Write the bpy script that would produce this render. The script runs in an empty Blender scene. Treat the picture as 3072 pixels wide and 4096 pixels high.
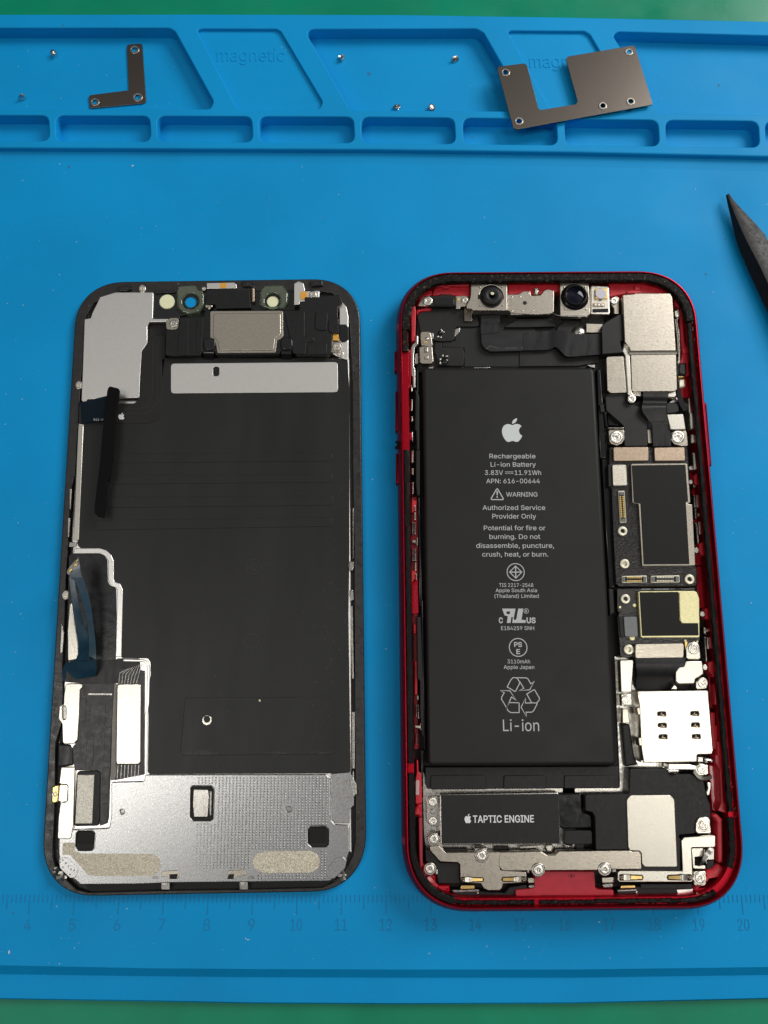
import bpy, bmesh, math, random
from mathutils import Vector, Matrix
from mathutils.geometry import tessellate_polygon, delaunay_2d_cdt

random.seed(7)
S = 0.001                       # the code thinks in millimetres, Blender in metres
scene = bpy.context.scene
COL = scene.collection

# ------------------------------------------------------------------ camera
CX, CY, CH = -0.9469, 51.1036, 192.734
RA, RB, RC = 0.190354, -0.002165, 0.000618
FPX = 3195.96                   # focal length in pixels of the 3072 x 4096 photograph
cam_d = bpy.data.cameras.new('camera'); cam = bpy.data.objects.new('camera', cam_d); COL.objects.link(cam)
cam.location = (CX*S, CY*S, CH*S); cam.rotation_euler = (RA, RB, RC)
cam_d.sensor_fit = 'VERTICAL'; cam_d.sensor_height = 24.0; cam_d.sensor_width = 18.0
cam_d.lens = FPX/4096*24.0
cam_d.clip_start = 0.005; cam_d.clip_end = 20
scene.camera = cam

# ------------------------------------------------------------------ light
world = bpy.data.worlds.new('World'); scene.world = world; world.use_nodes = True
wn = world.node_tree; wn.nodes.clear()
w_out = wn.nodes.new('ShaderNodeOutputWorld'); w_bg = wn.nodes.new('ShaderNodeBackground')
w_tc = wn.nodes.new('ShaderNodeTexCoord'); w_sx = wn.nodes.new('ShaderNodeSeparateXYZ'); w_rp = wn.nodes.new('ShaderNodeValToRGB')
wn.links.new(w_tc.outputs['Generated'], w_sx.inputs[0]); wn.links.new(w_sx.outputs['Z'], w_rp.inputs['Fac'])
wn.links.new(w_rp.outputs['Color'], w_bg.inputs['Color']); wn.links.new(w_bg.outputs[0], w_out.inputs[0])
w_rp.color_ramp.elements[0].position = 0.05; w_rp.color_ramp.elements[0].color = (.05, .048, .046, 1)
w_rp.color_ramp.elements[1].position = 1.0; w_rp.color_ramp.elements[1].color = (.20, .20, .205, 1)
for pos_, v in ((.72, .03), (.785, .22), (.825, .56), (.88, .56), (.95, .27)):
    e_ = w_rp.color_ramp.elements.new(pos_); e_.color = (v, v*.985, v*.965, 1)
w_bg.inputs['Strength'].default_value = 1.0

def area(name, loc, size, energy, color, aim=(0, .09, 0)):
    d = bpy.data.lights.new(name, 'AREA'); o = bpy.data.objects.new(name, d); COL.objects.link(o)
    d.shape = 'RECTANGLE'; d.size, d.size_y = size; d.energy = energy; d.color = color
    o.location = loc
    o.rotation_euler = (Vector(aim)-Vector(loc)).to_track_quat('-Z', 'Y').to_euler()
    return o
# two long ceiling tubes, one either side of the bench
area('key_lamp', (.50, .52, .46), (.34, .34), 4.4, (1, .985, .96), (0, .18, 0))  # key light from the upper right, moved close to darken the mat's lower end
area('tube_lamp', (.325, -.04, .72), (.08, .40), .88, (1, .96, .88))
area('tube_lamp', (-.345, -.06, .72), (.08, .42), .88, (1, .97, .91))

vs = scene.view_settings
vs.view_transform = 'Standard'; vs.look = 'None'; vs.gamma = 1; vs.exposure = 0; vs.use_curve_mapping = False
scene.display_settings.display_device = 'sRGB'
scene.render.engine = 'CYCLES'
scene.cycles.max_bounces = 8

# ------------------------------------------------------------------ from a place in the picture to a point at height z
ROT = Matrix.Rotation(RC, 3, 'Z') @ Matrix.Rotation(RB, 3, 'Y') @ Matrix.Rotation(RA, 3, 'X')
FR = {'Q0': (0, 0, 1), 'A': (0, 0, 1.0369), 'B': (1500, 0, 1.0553), 'C': (200, 1100, 1.2762), 'D': (150, 2000, 1.2289), 'E': (150, 2700, 1.2289),
      'F': (1550, 1050, 1.2762), 'G': (1550, 1800, 2.011), 'H': (2350, 1650, 2.765), 'I': (2350, 2300, 2.765), 'J': (1600, 2950, 1.185),
      'K': (0, 3500, .54), 'L': (2700, 700, 3.685), 'M': (1560, 1300, 4.424), 'N': (1560, 1800, 3.686), 'O': (1560, 2400, 3.686),
      'P': (1600, 3000, 3.686), 'Q': (2650, 1080, 3.686), 'R': (2720, 1650, 3.686), 'S': (2760, 2250, 3.686), 'T': (2760, 2850, 2.95),
      'U': (160, 1500, 3.16), 'V': (160, 2150, 2.95), 'W': (160, 2700, 3.6875), 'X': (160, 3250, 3.318), 'Y': (600, 1100, 3.318),
      'Z': (1000, 1100, 3.318), 'a': (1340, 1500, 2.765), 'b': (1000, 3000, 3.318), 'c': (1600, 3050, 2.37), 'd': (2250, 3000, 2.37),
      'e': (1640, 1120, 3.318), 'f': (2100, 1100, 2.765), 'g': (2380, 1500, 3.318), 'h': (1900, 2600, 4.1475), 'i': (0, 540, 1.659), 'j': (0, 3560, 1.659)}
def U(fr, x, y, z=0.0):
    x0, y0, s = FR[fr]
    d = ROT @ Vector(((x/s+x0-1536)/FPX, -((y/s+y0)-2048)/FPX, -1.0))
    t = (z-CH)/d.z
    return Vector((CX+d.x*t, CY+d.y*t))
def PX(fr, lst, z):
    return [U(fr, p[0], p[1], z) for p in lst]

# ------------------------------------------------------------------ polygons
def sarea(p):
    return sum(p[i].x*p[(i+1) % len(p)].y-p[(i+1) % len(p)].x*p[i].y for i in range(len(p)))/2
def ccw(p):
    return list(p) if sarea(p) > 0 else list(reversed(p))
def rnd(p, r, n=4):
    p = ccw(p); out = []
    for i in range(len(p)):
        a, b, c = p[i-1], p[i], p[(i+1) % len(p)]
        u, v = a-b, c-b
        lu, lv = u.length, v.length
        if lu < 1e-6 or lv < 1e-6: continue
        u, v = u/lu, v/lv
        ang = math.acos(max(-1, min(1, u.dot(v))))
        if ang > 2.9 or r <= 0: out.append(b); continue
        t = min(r/math.tan(ang/2), lu*.45, lv*.45)
        s, e = b+u*t, b+v*t
        for k in range(n+1):
            q = k/n
            out.append(s*(1-q)**2+b*2*q*(1-q)+e*q*q)
    return out
def inset(p, d):
    """move a counter-clockwise outline inwards by d"""
    n = len(p); out = []
    for i in range(n):
        a, b, c = p[i-1], p[i], p[(i+1) % n]
        e1, e2 = (b-a), (c-b)
        if e1.length < 1e-9 or e2.length < 1e-9: out.append(b.copy()); continue
        n1 = Vector((-e1.y, e1.x)).normalized(); n2 = Vector((-e2.y, e2.x)).normalized()
        m = n1+n2
        k = m.dot(n1)
        if abs(k) < .3: out.append(b+n1*d); continue
        out.append(b+m*(d/k))
    return out
def ngon(c, r, n=24, ry=None, rot=0):
    ry = r if ry is None else ry
    return [Vector((c[0]+math.cos(rot)*r*math.cos(t)-math.sin(rot)*ry*math.sin(t), c[1]+math.sin(rot)*r*math.cos(t)+math.cos(rot)*ry*math.sin(t)))
            for t in [2*math.pi*k/n for k in range(n)]]
def cap(bm, loops, up=True):
    """loops: lists of BMVerts, the first the outline, the rest holes"""
    flat = [v for l in loops for v in l]
    tris = tessellate_polygon([[Vector((v.co.x, v.co.y, 0))*1000 for v in l] for l in loops])
    for t in tris:
        try: f = bm.faces.new([flat[i] for i in t])
        except ValueError: continue
        f.normal_update()
        if (f.normal.z > 0) != up: f.normal_flip()
class Mesh:
    """collects shapes and links them as one mesh object"""
    def __init__(self): self.bm = bmesh.new()
    def loop(self, p, z): return [self.bm.verts.new((q.x*S, q.y*S, (z(q) if callable(z) else z)*S)) for q in p]
    def strip(self, a, b):
        n = len(a)
        for i in range(n):
            j = (i+1) % n
            try: self.bm.faces.new((a[i], a[j], b[j], b[i]))
            except ValueError: pass
    def solid(self, outer, z0, z1, b=0.0, holes=(), seg=3, bottom=True, hb=None):
        outer = ccw(outer); holes = [list(reversed(ccw(h))) for h in holes]
        caps = []; bots = []
        for k, p in enumerate([outer]+holes):
            bb = b if k == 0 or hb is None else hb
            l0 = self.loop(p, z0); bots.append(l0)
            if bb > 0:
                l1 = self.loop(p, z1-bb); self.strip(l0, l1)
                for q in range(1, seg+1):
                    t = q/seg*math.pi/2
                    l2 = self.loop(inset(p, bb*(1-math.cos(t))), z1-bb+bb*math.sin(t))
                    self.strip(l1, l2); l1 = l2
            else:
                l1 = self.loop(p, z1); self.strip(l0, l1)
            caps.append(l1)
        cap(self.bm, caps, True)
        if bottom: cap(self.bm, bots, False)
        return self
    def sheet(self, outer, z, holes=()):
        cap(self.bm, [self.loop(ccw(outer), z)]+[self.loop(h, z) for h in holes], True); return self
    def box(self, x0, y0, x1, y1, z0, z1, b=0.0):
        return self.solid([Vector((x0, y0)), Vector((x1, y0)), Vector((x1, y1)), Vector((x0, y1))], z0, z1, b)
    def sweep(self, prof, path_at, closed=True, i0=None, i1=None, jit=0.0):
        """prof: list of (inward distance, z); path_at(d) gives the outline moved in by d"""
        loops = []
        for d, z in prof:
            p = path_at(d)
            if jit: p = [q+Vector((random.uniform(-jit, jit), random.uniform(-jit, jit))) for q in p]
            if not closed: p = [p[i % len(p)] for i in range(i0, i1+1)]
            loops.append(self.loop(p, (lambda q, z=z: z+random.uniform(-jit, jit)*.6) if jit else z))
        for a, b in zip(loops, loops[1:]):
            n = len(a)
            for i in range(n if closed else n-1):
                j = (i+1) % n
                try: self.bm.faces.new((a[i], a[j], b[j], b[i]))
                except ValueError: pass
        if not closed:
            for k in (0, -1):
                try: self.bm.faces.new([l[k] for l in loops])
                except ValueError: pass
        return self
    def ribbon(self, rows, th=0.12, sub=5):
        """rows: list of (left Vector3, right Vector3) in mm; a smooth band of thickness th"""
        def cr(p0, p1, p2, p3, t):
            return 0.5*((2*p1)+(p2-p0)*t+(2*p0-5*p1+4*p2-p3)*t*t+(3*p1-p0-3*p2+p3)*t**3)
        R = []
        n = len(rows)
        for i in range(n-1):
            q = [rows[max(0, i-1)], rows[i], rows[i+1], rows[min(n-1, i+2)]]
            for k in range(sub):
                R.append(tuple(cr(q[0][s], q[1][s], q[2][s], q[3][s], k/sub) for s in (0, 1)))
        R.append(rows[-1])
        W = 4; top = []; bot = []
        for i, (l, r) in enumerate(R):
            a = R[max(0, i-1)]; c = R[min(len(R)-1, i+1)]
            nn = ((r-l).cross((c[0]+c[1])-(a[0]+a[1])))
            nn = nn.normalized() if nn.length > 1e-9 else Vector((0, 0, 1))
            tp = [l.lerp(r, k/W) for k in range(W+1)]
            top.append([self.bm.verts.new(p*S) for p in tp]); bot.append([self.bm.verts.new((p-nn*th)*S) for p in tp])
        for i in range(len(R)-1):
            for k in range(W):
                self.bm.faces.new((top[i][k], top[i][k+1], top[i+1][k+1], top[i+1][k]))
                self.bm.faces.new((bot[i][k], bot[i+1][k], bot[i+1][k+1], bot[i][k+1]))
            for k in (0, W):
                self.bm.faces.new((top[i][k], top[i+1][k], bot[i+1][k], bot[i][k]))
        for e in (0, -1):
            for k in range(W): self.bm.faces.new((top[e][k], bot[e][k], bot[e][k+1], top[e][k+1]))
        return self
    def blob(self, c, r, n=3, squash=1.0, rough=0.0):
        m = Matrix.Translation(Vector(c)*S) @ Matrix.Diagonal((r*S, r*S, r*S*squash, 1))
        res = bmesh.ops.create_icosphere(self.bm, subdivisions=n, radius=1, matrix=m)
        if rough:
            for v in res['verts']:
                d = v.co-Vector(c)*S
                v.co = Vector(c)*S+d*(1+random.uniform(-rough, rough))
        return self
    def lathe(self, c, prof, n=24, tilt=None):
        """prof: list of (radius, z) from the top centre outwards and down"""
        loops = []
        M = Matrix.Identity(3) if tilt is None else tilt
        for r, z in prof:
            loops.append([self.bm.verts.new((Vector(c)+M @ Vector((max(r, 1e-4)*math.cos(t), max(r, 1e-4)*math.sin(t), z)))*S)
                          for t in [2*math.pi*k/n for k in range(n)]])
        for a, b in zip(loops, loops[1:]): self.strip(a, b)
        for l in (loops[0], loops[-1]):
            try: self.bm.faces.new(l)
            except ValueError: pass
        return self
    def build(self, name, mt, parent=None, base=None, smooth=True, sharp=35):
        bmesh.ops.remove_doubles(self.bm, verts=self.bm.verts, dist=1e-9)
        bmesh.ops.recalc_face_normals(self.bm, faces=self.bm.faces)
        root = parent
        while root is not None and root.parent is not None: root = root.parent
        off = Vector((0, 0, 0))
        if root is not None: off = root.location
        elif base is not None: off = Vector(base)*S
        if off.length: bmesh.ops.translate(self.bm, verts=self.bm.verts, vec=-off)
        me = bpy.data.meshes.new(name); self.bm.to_mesh(me); self.bm.free()
        me.materials.append(mt)
        if smooth:
            me.polygons.foreach_set('use_smooth', [True]*len(me.polygons))
            me.set_sharp_from_angle(angle=math.radians(sharp))
            for f in me.polygons:
                if abs(f.normal.z) > .9995: f.use_smooth = False
        o = bpy.data.objects.new(name, me); COL.objects.link(o)
        if parent is not None: o.parent = parent
        elif base is not None: o.location = off
        return o
def tag(o, label=None, cat=None, group=None, kind=None):
    if label: o['label'] = label
    if cat: o['category'] = cat
    if group: o['group'] = group
    if kind: o['kind'] = kind
    return o
def thing(name, loc, label, cat, group=None):
    o = bpy.data.objects.new(name, None); COL.objects.link(o); o.location = Vector(loc)*S
    o.empty_display_size = .01
    return tag(o, label, cat, group)
def P(name, parent, fr, pts, z0, z1, mt, r=0.0, b=0.0, holes=(), sharp=35):
    """a plate or block: its outline traced in frame fr at its top face z1"""
    p = rnd(PX(fr, pts, z1), r) if r else ccw(PX(fr, pts, z1))
    hs = []
    for h in holes: hs.append(h)
    return Mesh().solid(p, z0, z1, b, hs).build(name, mt, parent, sharp=sharp)
def R4(x0, y0, x1, y1): return [(x0, y0), (x1, y0), (x1, y1), (x0, y1)]

# ------------------------------------------------------------------ materials (noise scales are per millimetre)
def mat(name, col, metal=0.0, rough=0.5, var=0.0, vscale=1.0, bump=0.0, bscale=2.0, stretch=(1, 1, 1), rvar=0.0, spec=0.5, col2=None, coat=0.0, trans=0.0, ior=1.45, detail=4, thr=None, speck=None):
    m = bpy.data.materials.new(name); m.use_nodes = True
    nt = m.node_tree; b = nt.nodes['Principled BSDF']
    b.inputs['Base Color'].default_value = (*col, 1); b.inputs['Metallic'].default_value = metal; b.inputs['Roughness'].default_value = rough
    b.inputs['Specular IOR Level'].default_value = spec; b.inputs['Coat Weight'].default_value = coat; b.inputs['Coat Roughness'].default_value = .15
    b.inputs['Transmission Weight'].default_value = trans; b.inputs['IOR'].default_value = ior
    if var or bump or rvar or col2:
        tc = nt.nodes.new('ShaderNodeTexCoord'); mp = nt.nodes.new('ShaderNodeMapping')
        nt.links.new(tc.outputs['Object'], mp.inputs[0])
        mp.inputs['Scale'].default_value = tuple(1000*s for s in stretch)
        def noise(sc, det=detail):
            n = nt.nodes.new('ShaderNodeTexNoise'); n.inputs['Scale'].default_value = sc; n.inputs['Detail'].default_value = det
            nt.links.new(mp.outputs[0], n.inputs['Vector']); return n
        if var or col2:
            n = noise(vscale); rp = nt.nodes.new('ShaderNodeValToRGB'); nt.links.new(n.outputs['Fac'], rp.inputs['Fac'])
            c2 = col2 if col2 else tuple(min(1, c*(1+var)) for c in col)
            c1 = col if col2 else tuple(c*(1-var) for c in col)
            lo, hi = thr if thr else (.3, .7)
            rp.color_ramp.elements[0].position = lo; rp.color_ramp.elements[1].position = hi
            rp.color_ramp.elements[0].color = (*c1, 1); rp.color_ramp.elements[1].color = (*c2, 1)
            last = rp.outputs[0]
            if speck:                       # dust: fine grains, thicker in some places than in others
                g_ = noise(speck[0], 2); w_ = noise(.05, 3); ad = nt.nodes.new('ShaderNodeMath'); ad.operation = 'MULTIPLY_ADD'
                nt.links.new(w_.outputs['Fac'], ad.inputs[0]); ad.inputs[1].default_value = .25; nt.links.new(g_.outputs['Fac'], ad.inputs[2])
                mr = nt.nodes.new('ShaderNodeMapRange'); nt.links.new(ad.outputs[0], mr.inputs[0])
                mr.inputs[1].default_value = speck[1]+.125; mr.inputs[2].default_value = speck[1]+.20; mr.inputs[3].default_value = 0; mr.inputs[4].default_value = 1
                mx = nt.nodes.new('ShaderNodeMix'); mx.data_type = 'RGBA'; nt.links.new(mr.outputs[0], mx.inputs['Factor'])
                nt.links.new(last, mx.inputs[6]); mx.inputs[7].default_value = (*speck[2], 1); last = mx.outputs[2]
            nt.links.new(last, b.inputs['Base Color'])
        if rvar:
            n = noise(vscale*1.7); mr = nt.nodes.new('ShaderNodeMapRange'); nt.links.new(n.outputs['Fac'], mr.inputs[0])
            mr.inputs[1].default_value = .3; mr.inputs[2].default_value = .7
            mr.inputs[3].default_value = max(.02, rough-rvar); mr.inputs[4].default_value = min(1, rough+rvar)
            nt.links.new(mr.outputs[0], b.inputs['Roughness'])
        if bump:
            n = noise(bscale); bp = nt.nodes.new('ShaderNodeBump'); nt.links.new(n.outputs['Fac'], bp.inputs['Height'])
            bp.inputs['Strength'].default_value = bump; bp.inputs['Distance'].default_value = .0001
            nt.links.new(bp.outputs[0], b.inputs['Normal'])
    return m
M_BLUE = mat('blue_silicone', (.001, .288, .645), 0, .6, var=.07, vscale=.03, bump=.3, bscale=3.5, rvar=.07, spec=.22, speck=(3.2, .735, (.10, .36, .62)))
M_BLUE2 = mat('groove_shade_blue', (.001, .215, .47), 0, .55, var=.06, vscale=.3, spec=.35)  # darker blue paints the shade of engraved grooves onto the raised ruler marks
M_GREEN = mat('green_bench_vinyl', (.001, .235, .125), 0, .30, var=.1, vscale=.05, bump=.05, bscale=3, spec=.5, rvar=.08)
M_BLACK = mat('black_plastic', (.012, .012, .0125), 0, .45, var=.15, vscale=.8, bump=.05, bscale=6, rvar=.06, spec=.35)
M_BLACKG = mat('gloss_black', (.008, .008, .009), 0, .16, rvar=.06, vscale=.4)
M_DARK = mat('dark_void', (.004, .004, .004), 0, .6)
M_RING = mat('scuffed_black_frame', (.02, .019, .018), 0, .36, var=.25, vscale=.5, bump=.35, bscale=2.2, rvar=.14, spec=.6)
M_FILM = mat('graphite_film', (.0165, .0168, .0170), 0, .42, var=.16, vscale=.12, bump=.03, bscale=5, rvar=.05, stretch=(1, .22, 1), spec=.36, speck=(5.5, .735, (.10, .10, .095)))
M_FILM2 = mat('ribbon_film', (.0165, .0162, .016), 0, .42, var=.1, vscale=.3, bump=.05, bscale=3, rvar=.05, spec=.35)
M_FLEX = mat('flex_ribbon', (.016, .016, .017), 0, .36, var=.2, vscale=.5, bump=.12, bscale=1.2, stretch=(1, .25, 1), rvar=.1, spec=.35)
M_FLEXB = mat('blue_black_ribbon', (.009, .040, .068), 0, .24, var=.15, vscale=.3, rvar=.05, spec=.6)
M_BATT = mat('battery_wrap', (.0155, .0156, .0148), 0, .45, var=.07, vscale=.08, bump=.07, bscale=7, rvar=.05, spec=.30, speck=(6.5, .775, (.12, .12, .11)))
M_PRINT = mat('grey_print', (.50, .51, .51), 0, .6, var=.04, vscale=3)
M_WHITE = mat('white_print', (.78, .78, .78), 0, .55)
M_STEEL = mat('steel_plate', (.52, .50, .465), 1, 0.27, var=.08, vscale=1.5, bump=0.05, bscale=5, stretch=(1, .35, 1), rvar=.07)
M_STEELD = mat('dull_steel', (.33, .32, .30), 1, 0.3, var=.14, vscale=.8, bump=0.06, bscale=4, rvar=.1)
M_NICKEL = mat('nickel_sheet', (.50, .455, .385), 1, .31, var=.07, vscale=2.2, bump=.12, bscale=2.6, stretch=(.5, 1, 1), rvar=.05)
M_BRIGHT = mat('bright_tin', (.66, .63, .555), 1, .31, var=.07, vscale=2.6, bump=.12, bscale=4, rvar=.05)
M_ALU = mat('matte_aluminium', (.90, .88, .84), 1, .34, var=.04, vscale=3, bump=.10, bscale=7, rvar=.05)
M_SHIELD = mat('silver_shield', (.44, .44, .44), 1, .29, var=.06, vscale=3.5, bump=.10, bscale=4, stretch=(1, .5, 1), rvar=.06)
M_BROWN = mat('brown_steel', (.205, .178, .155), 1, .29, var=.05, vscale=6, bump=.06, bscale=9)
M_COPPER = mat('tan_metal_cover', (.44, .34, .255), 1, .38, var=.14, vscale=2, bump=.25, bscale=4, rvar=.08)
M_GOLD = mat('gold_contact', (.85, .60, .22), 1, .28, var=.1, vscale=3)
M_YELLOW = mat('pale_yellow_label', (.80, .74, .42), .55, .42, var=.1, vscale=2.5, bump=.25, bscale=4)
M_TAPE = mat('amber_tape', (.70, .36, .06), 0, .35, var=.08, vscale=2)
M_CREAM = mat('cream_window', (.82, .82, .55), 0, .3, var=.04, vscale=.8)
M_RED = mat('red_anodised_metal', (.38, .005, .018), .85, .40, var=.05, vscale=2, bump=.06, bscale=9, rvar=.04)
M_REDP = mat('red_plastic', (.52, .022, .035), 0, .38, var=.12, vscale=.7, bump=.05, bscale=3, rvar=.08)
M_REDG = mat('red_gloss_plastic', (.42, .004, .016), 0, .15, var=.1, vscale=.6, coat=.4)
M_PINK = mat('red_antenna_plastic', (.34, .025, .04), 0, .45)
M_FOAM = mat('black_foam_gasket', (.006, .006, .006), 0, .5, var=.5, vscale=3.2, bump=1.0, bscale=2.6, rvar=.2, spec=.16, detail=6)
M_FOAMD = mat('dusty_foam_gasket', (.007, .007, .0065), 0, .6, col2=(.12, .09, .055), vscale=1.3, bump=1.0, bscale=2.6, rvar=.2, detail=7, thr=(.56, .80), spec=.16)
M_PCB = mat('black_conformal_coat', (.009, .0075, .007), 0, .22, var=.3, vscale=2, bump=1.0, bscale=2.0, rvar=.08, spec=.6, detail=5)
M_CHIP = mat('black_chip_label', (.0105, .0105, .0100), 0, .5, var=.05, vscale=.5, bump=.05, bscale=8, spec=.22)
M_GREYCHIP = mat('grey_chip', (.16, .17, .175), .2, .35, var=.05, vscale=1)
M_CERAM = mat('ivory_ring', (.74, .70, .56), .6, .35, var=.05, vscale=2)
M_GLASSG = mat('green_glass_lens', (.50, .60, .42), 0, .05, trans=.85, ior=1.5, var=.1, vscale=.8)
M_LENS = mat('lens_glass', (.003, .004, .012), 0, .05, spec=.35)
M_SCREW = mat('screw_steel', (.72, .69, .63), 1, .26, var=.08, vscale=5, bump=.2, bscale=6)
M_LINT = mat('white_lint', (.62, .64, .66), 0, .8)
M_SPOT = mat('brown_stain', (.10, .14, .20), 0, .7)

# ------------------------------------------------------------------ green bench and the blue silicone mat
ZB, ZT = -3.4, 2.0
bench = Mesh().sheet([Vector((-700, -500)), Vector((700, -500)), Vector((700, 900)), Vector((-700, 900))], ZB-.02).build('bench_top', M_GREEN)
tag(bench, 'green vinyl bench top showing in a strip above and below the blue mat', 'bench', kind='structure')

mat_root = thing('repair_mat', (0, 120, ZB), 'blue silicone repair mat with screw trays and a moulded ruler, lying on the green bench', 'repair mat')
def src(lst, z): return PX('Q0', lst, z)
XL, XR = -235.0, 235.0
def edge(lst, z):
    """a traced horizontal edge, carried on to the mat's real ends"""
    p = src(lst, z)
    l, r = p[0], p[-1]
    sl = (p[1].y-p[0].y)/(p[1].x-p[0].x); sr = (p[-1].y-p[-2].y)/(p[-1].x-p[-2].x)
    return [Vector((XL, l.y+sl*.3*(XL-l.x)))]+p+[Vector((XR, r.y+sr*.3*(XR-r.x)))]
top_e = edge([(0, 56), (800, 55), (1600, 57), (2300, 68), (3072, 84)], ZT)
low_t = edge([(0, 591), (800, 595), (1500, 598), (2300, 609), (3072, 626)], ZT)
low_b = edge([(0, 615), (800, 617), (1500, 621), (2300, 632), (3072, 650)], .45)
low_c = edge([(0, 648), (800, 650), (1500, 655), (2300, 667), (3072, 686)], 0)
lip_t = edge([(0, 3861), (600, 3873), (1000, 3876), (1600, 3878), (2300, 3878), (3072, 3868)], 0)
lip_b = edge([(0, 3897), (600, 3905), (1000, 3909), (1600, 3911), (2300, 3911), (3072, 3900)], -1.7)
bot_e = edge([(0, 3992), (600, 4001), (1000, 4009), (1600, 4012), (2300, 4009), (3072, 3991)], -1.8)

def xy(fr, l, z): return rnd(PX(fr, l, z), 2.2, 5)
pockets = []        # (outline, floor z)
PF, MF = -1.7, 1.1
pockets.append((rnd(src([(-900, 111), (676, 111), (700, 124), (854, 405), (842, 436), (-900, 436)], ZT), 2.0, 5), PF))
pockets.append((rnd(src([(788, 120), (808, 114), (1104, 115), (1122, 124), (1290, 407), (1278, 437), (960, 440), (948, 430)], ZT), 1.6, 5), MF))
pockets.append((rnd(src([(1216, 116), (1906, 114), (1934, 130), (2114, 445), (1410, 441), (1396, 432)], ZT), 2.0, 5), PF))
pockets.append((rnd(src([(2032, 128), (2044, 122), (2338, 124), (2360, 138), (2540, 446), (2208, 446)], ZT), 1.6, 5), MF))
pockets.append((rnd(src([(2452, 142), (2470, 126), (3072, 142), (4000, 168), (4000, 478), (2640, 452)], ZT), 2.0, 5), PF))
def yt(x): return 460.5+x*.0045+(max(0, x-1500))*.0065
def yb(x): return 563+x*.0058+(max(0, x-1500))*.0055
for x0, x1 in ((-1090, -620), (-600, -206), (-185, 193), (221, 598), (627, 1006), (1035, 1413), (1444, 1817), (1851, 2225), (2258, 2632), (2662, 3033), (3061, 3435), (3465, 3840)):
    dx = 4 if x0 > 1500 else 0
    pockets.append((rnd(src([(x0, yt(x0)), (x1, yt(x1)), (x1+6, yb(x1)), (x0+4, yb(x0))], ZT), 2.3, 6), PF))
tr = Mesh()
tray = list(reversed(top_e))+low_t
tr.solid(ccw(tray), ZB, ZT, .45, [p for p, z in pockets], bottom=False, hb=.3)
for p, z in pockets:
    q = inset(ccw(p), -.02)
    tr.sheet(q, z)
# the step from the tray block down to the working surface, the surface itself and the lower lip
def band(m, a, za, b, zb):
    la, lb = m.loop(a, za), m.loop(b, zb)
    k = min(len(la), len(lb))
    for i in range(k-1): m.bm.faces.new((la[i], la[i+1], lb[i+1], lb[i]))
lo2 = [v+Vector((0, -.25)) for v in low_b]
band(tr, [v+Vector((0, .3)) for v in low_t], .5, low_c, 0)
tr.sheet(ccw(low_c+list(reversed(lip_t))), 0)
band(tr, lip_t, 0, lip_b, -1.7); 
band(tr, lip_b, -1.7, bot_e, -1.8)
band(tr, bot_e, -1.8, [v+Vector((0, -.4)) for v in bot_e], -2.2)
band(tr, [v+Vector((0, -.4)) for v in bot_e], -2.2, [v+Vector((0, -.4)) for v in bot_e], ZB)
body = tr.build('mat_body', M_BLUE, mat_root, sharp=50)

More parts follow.
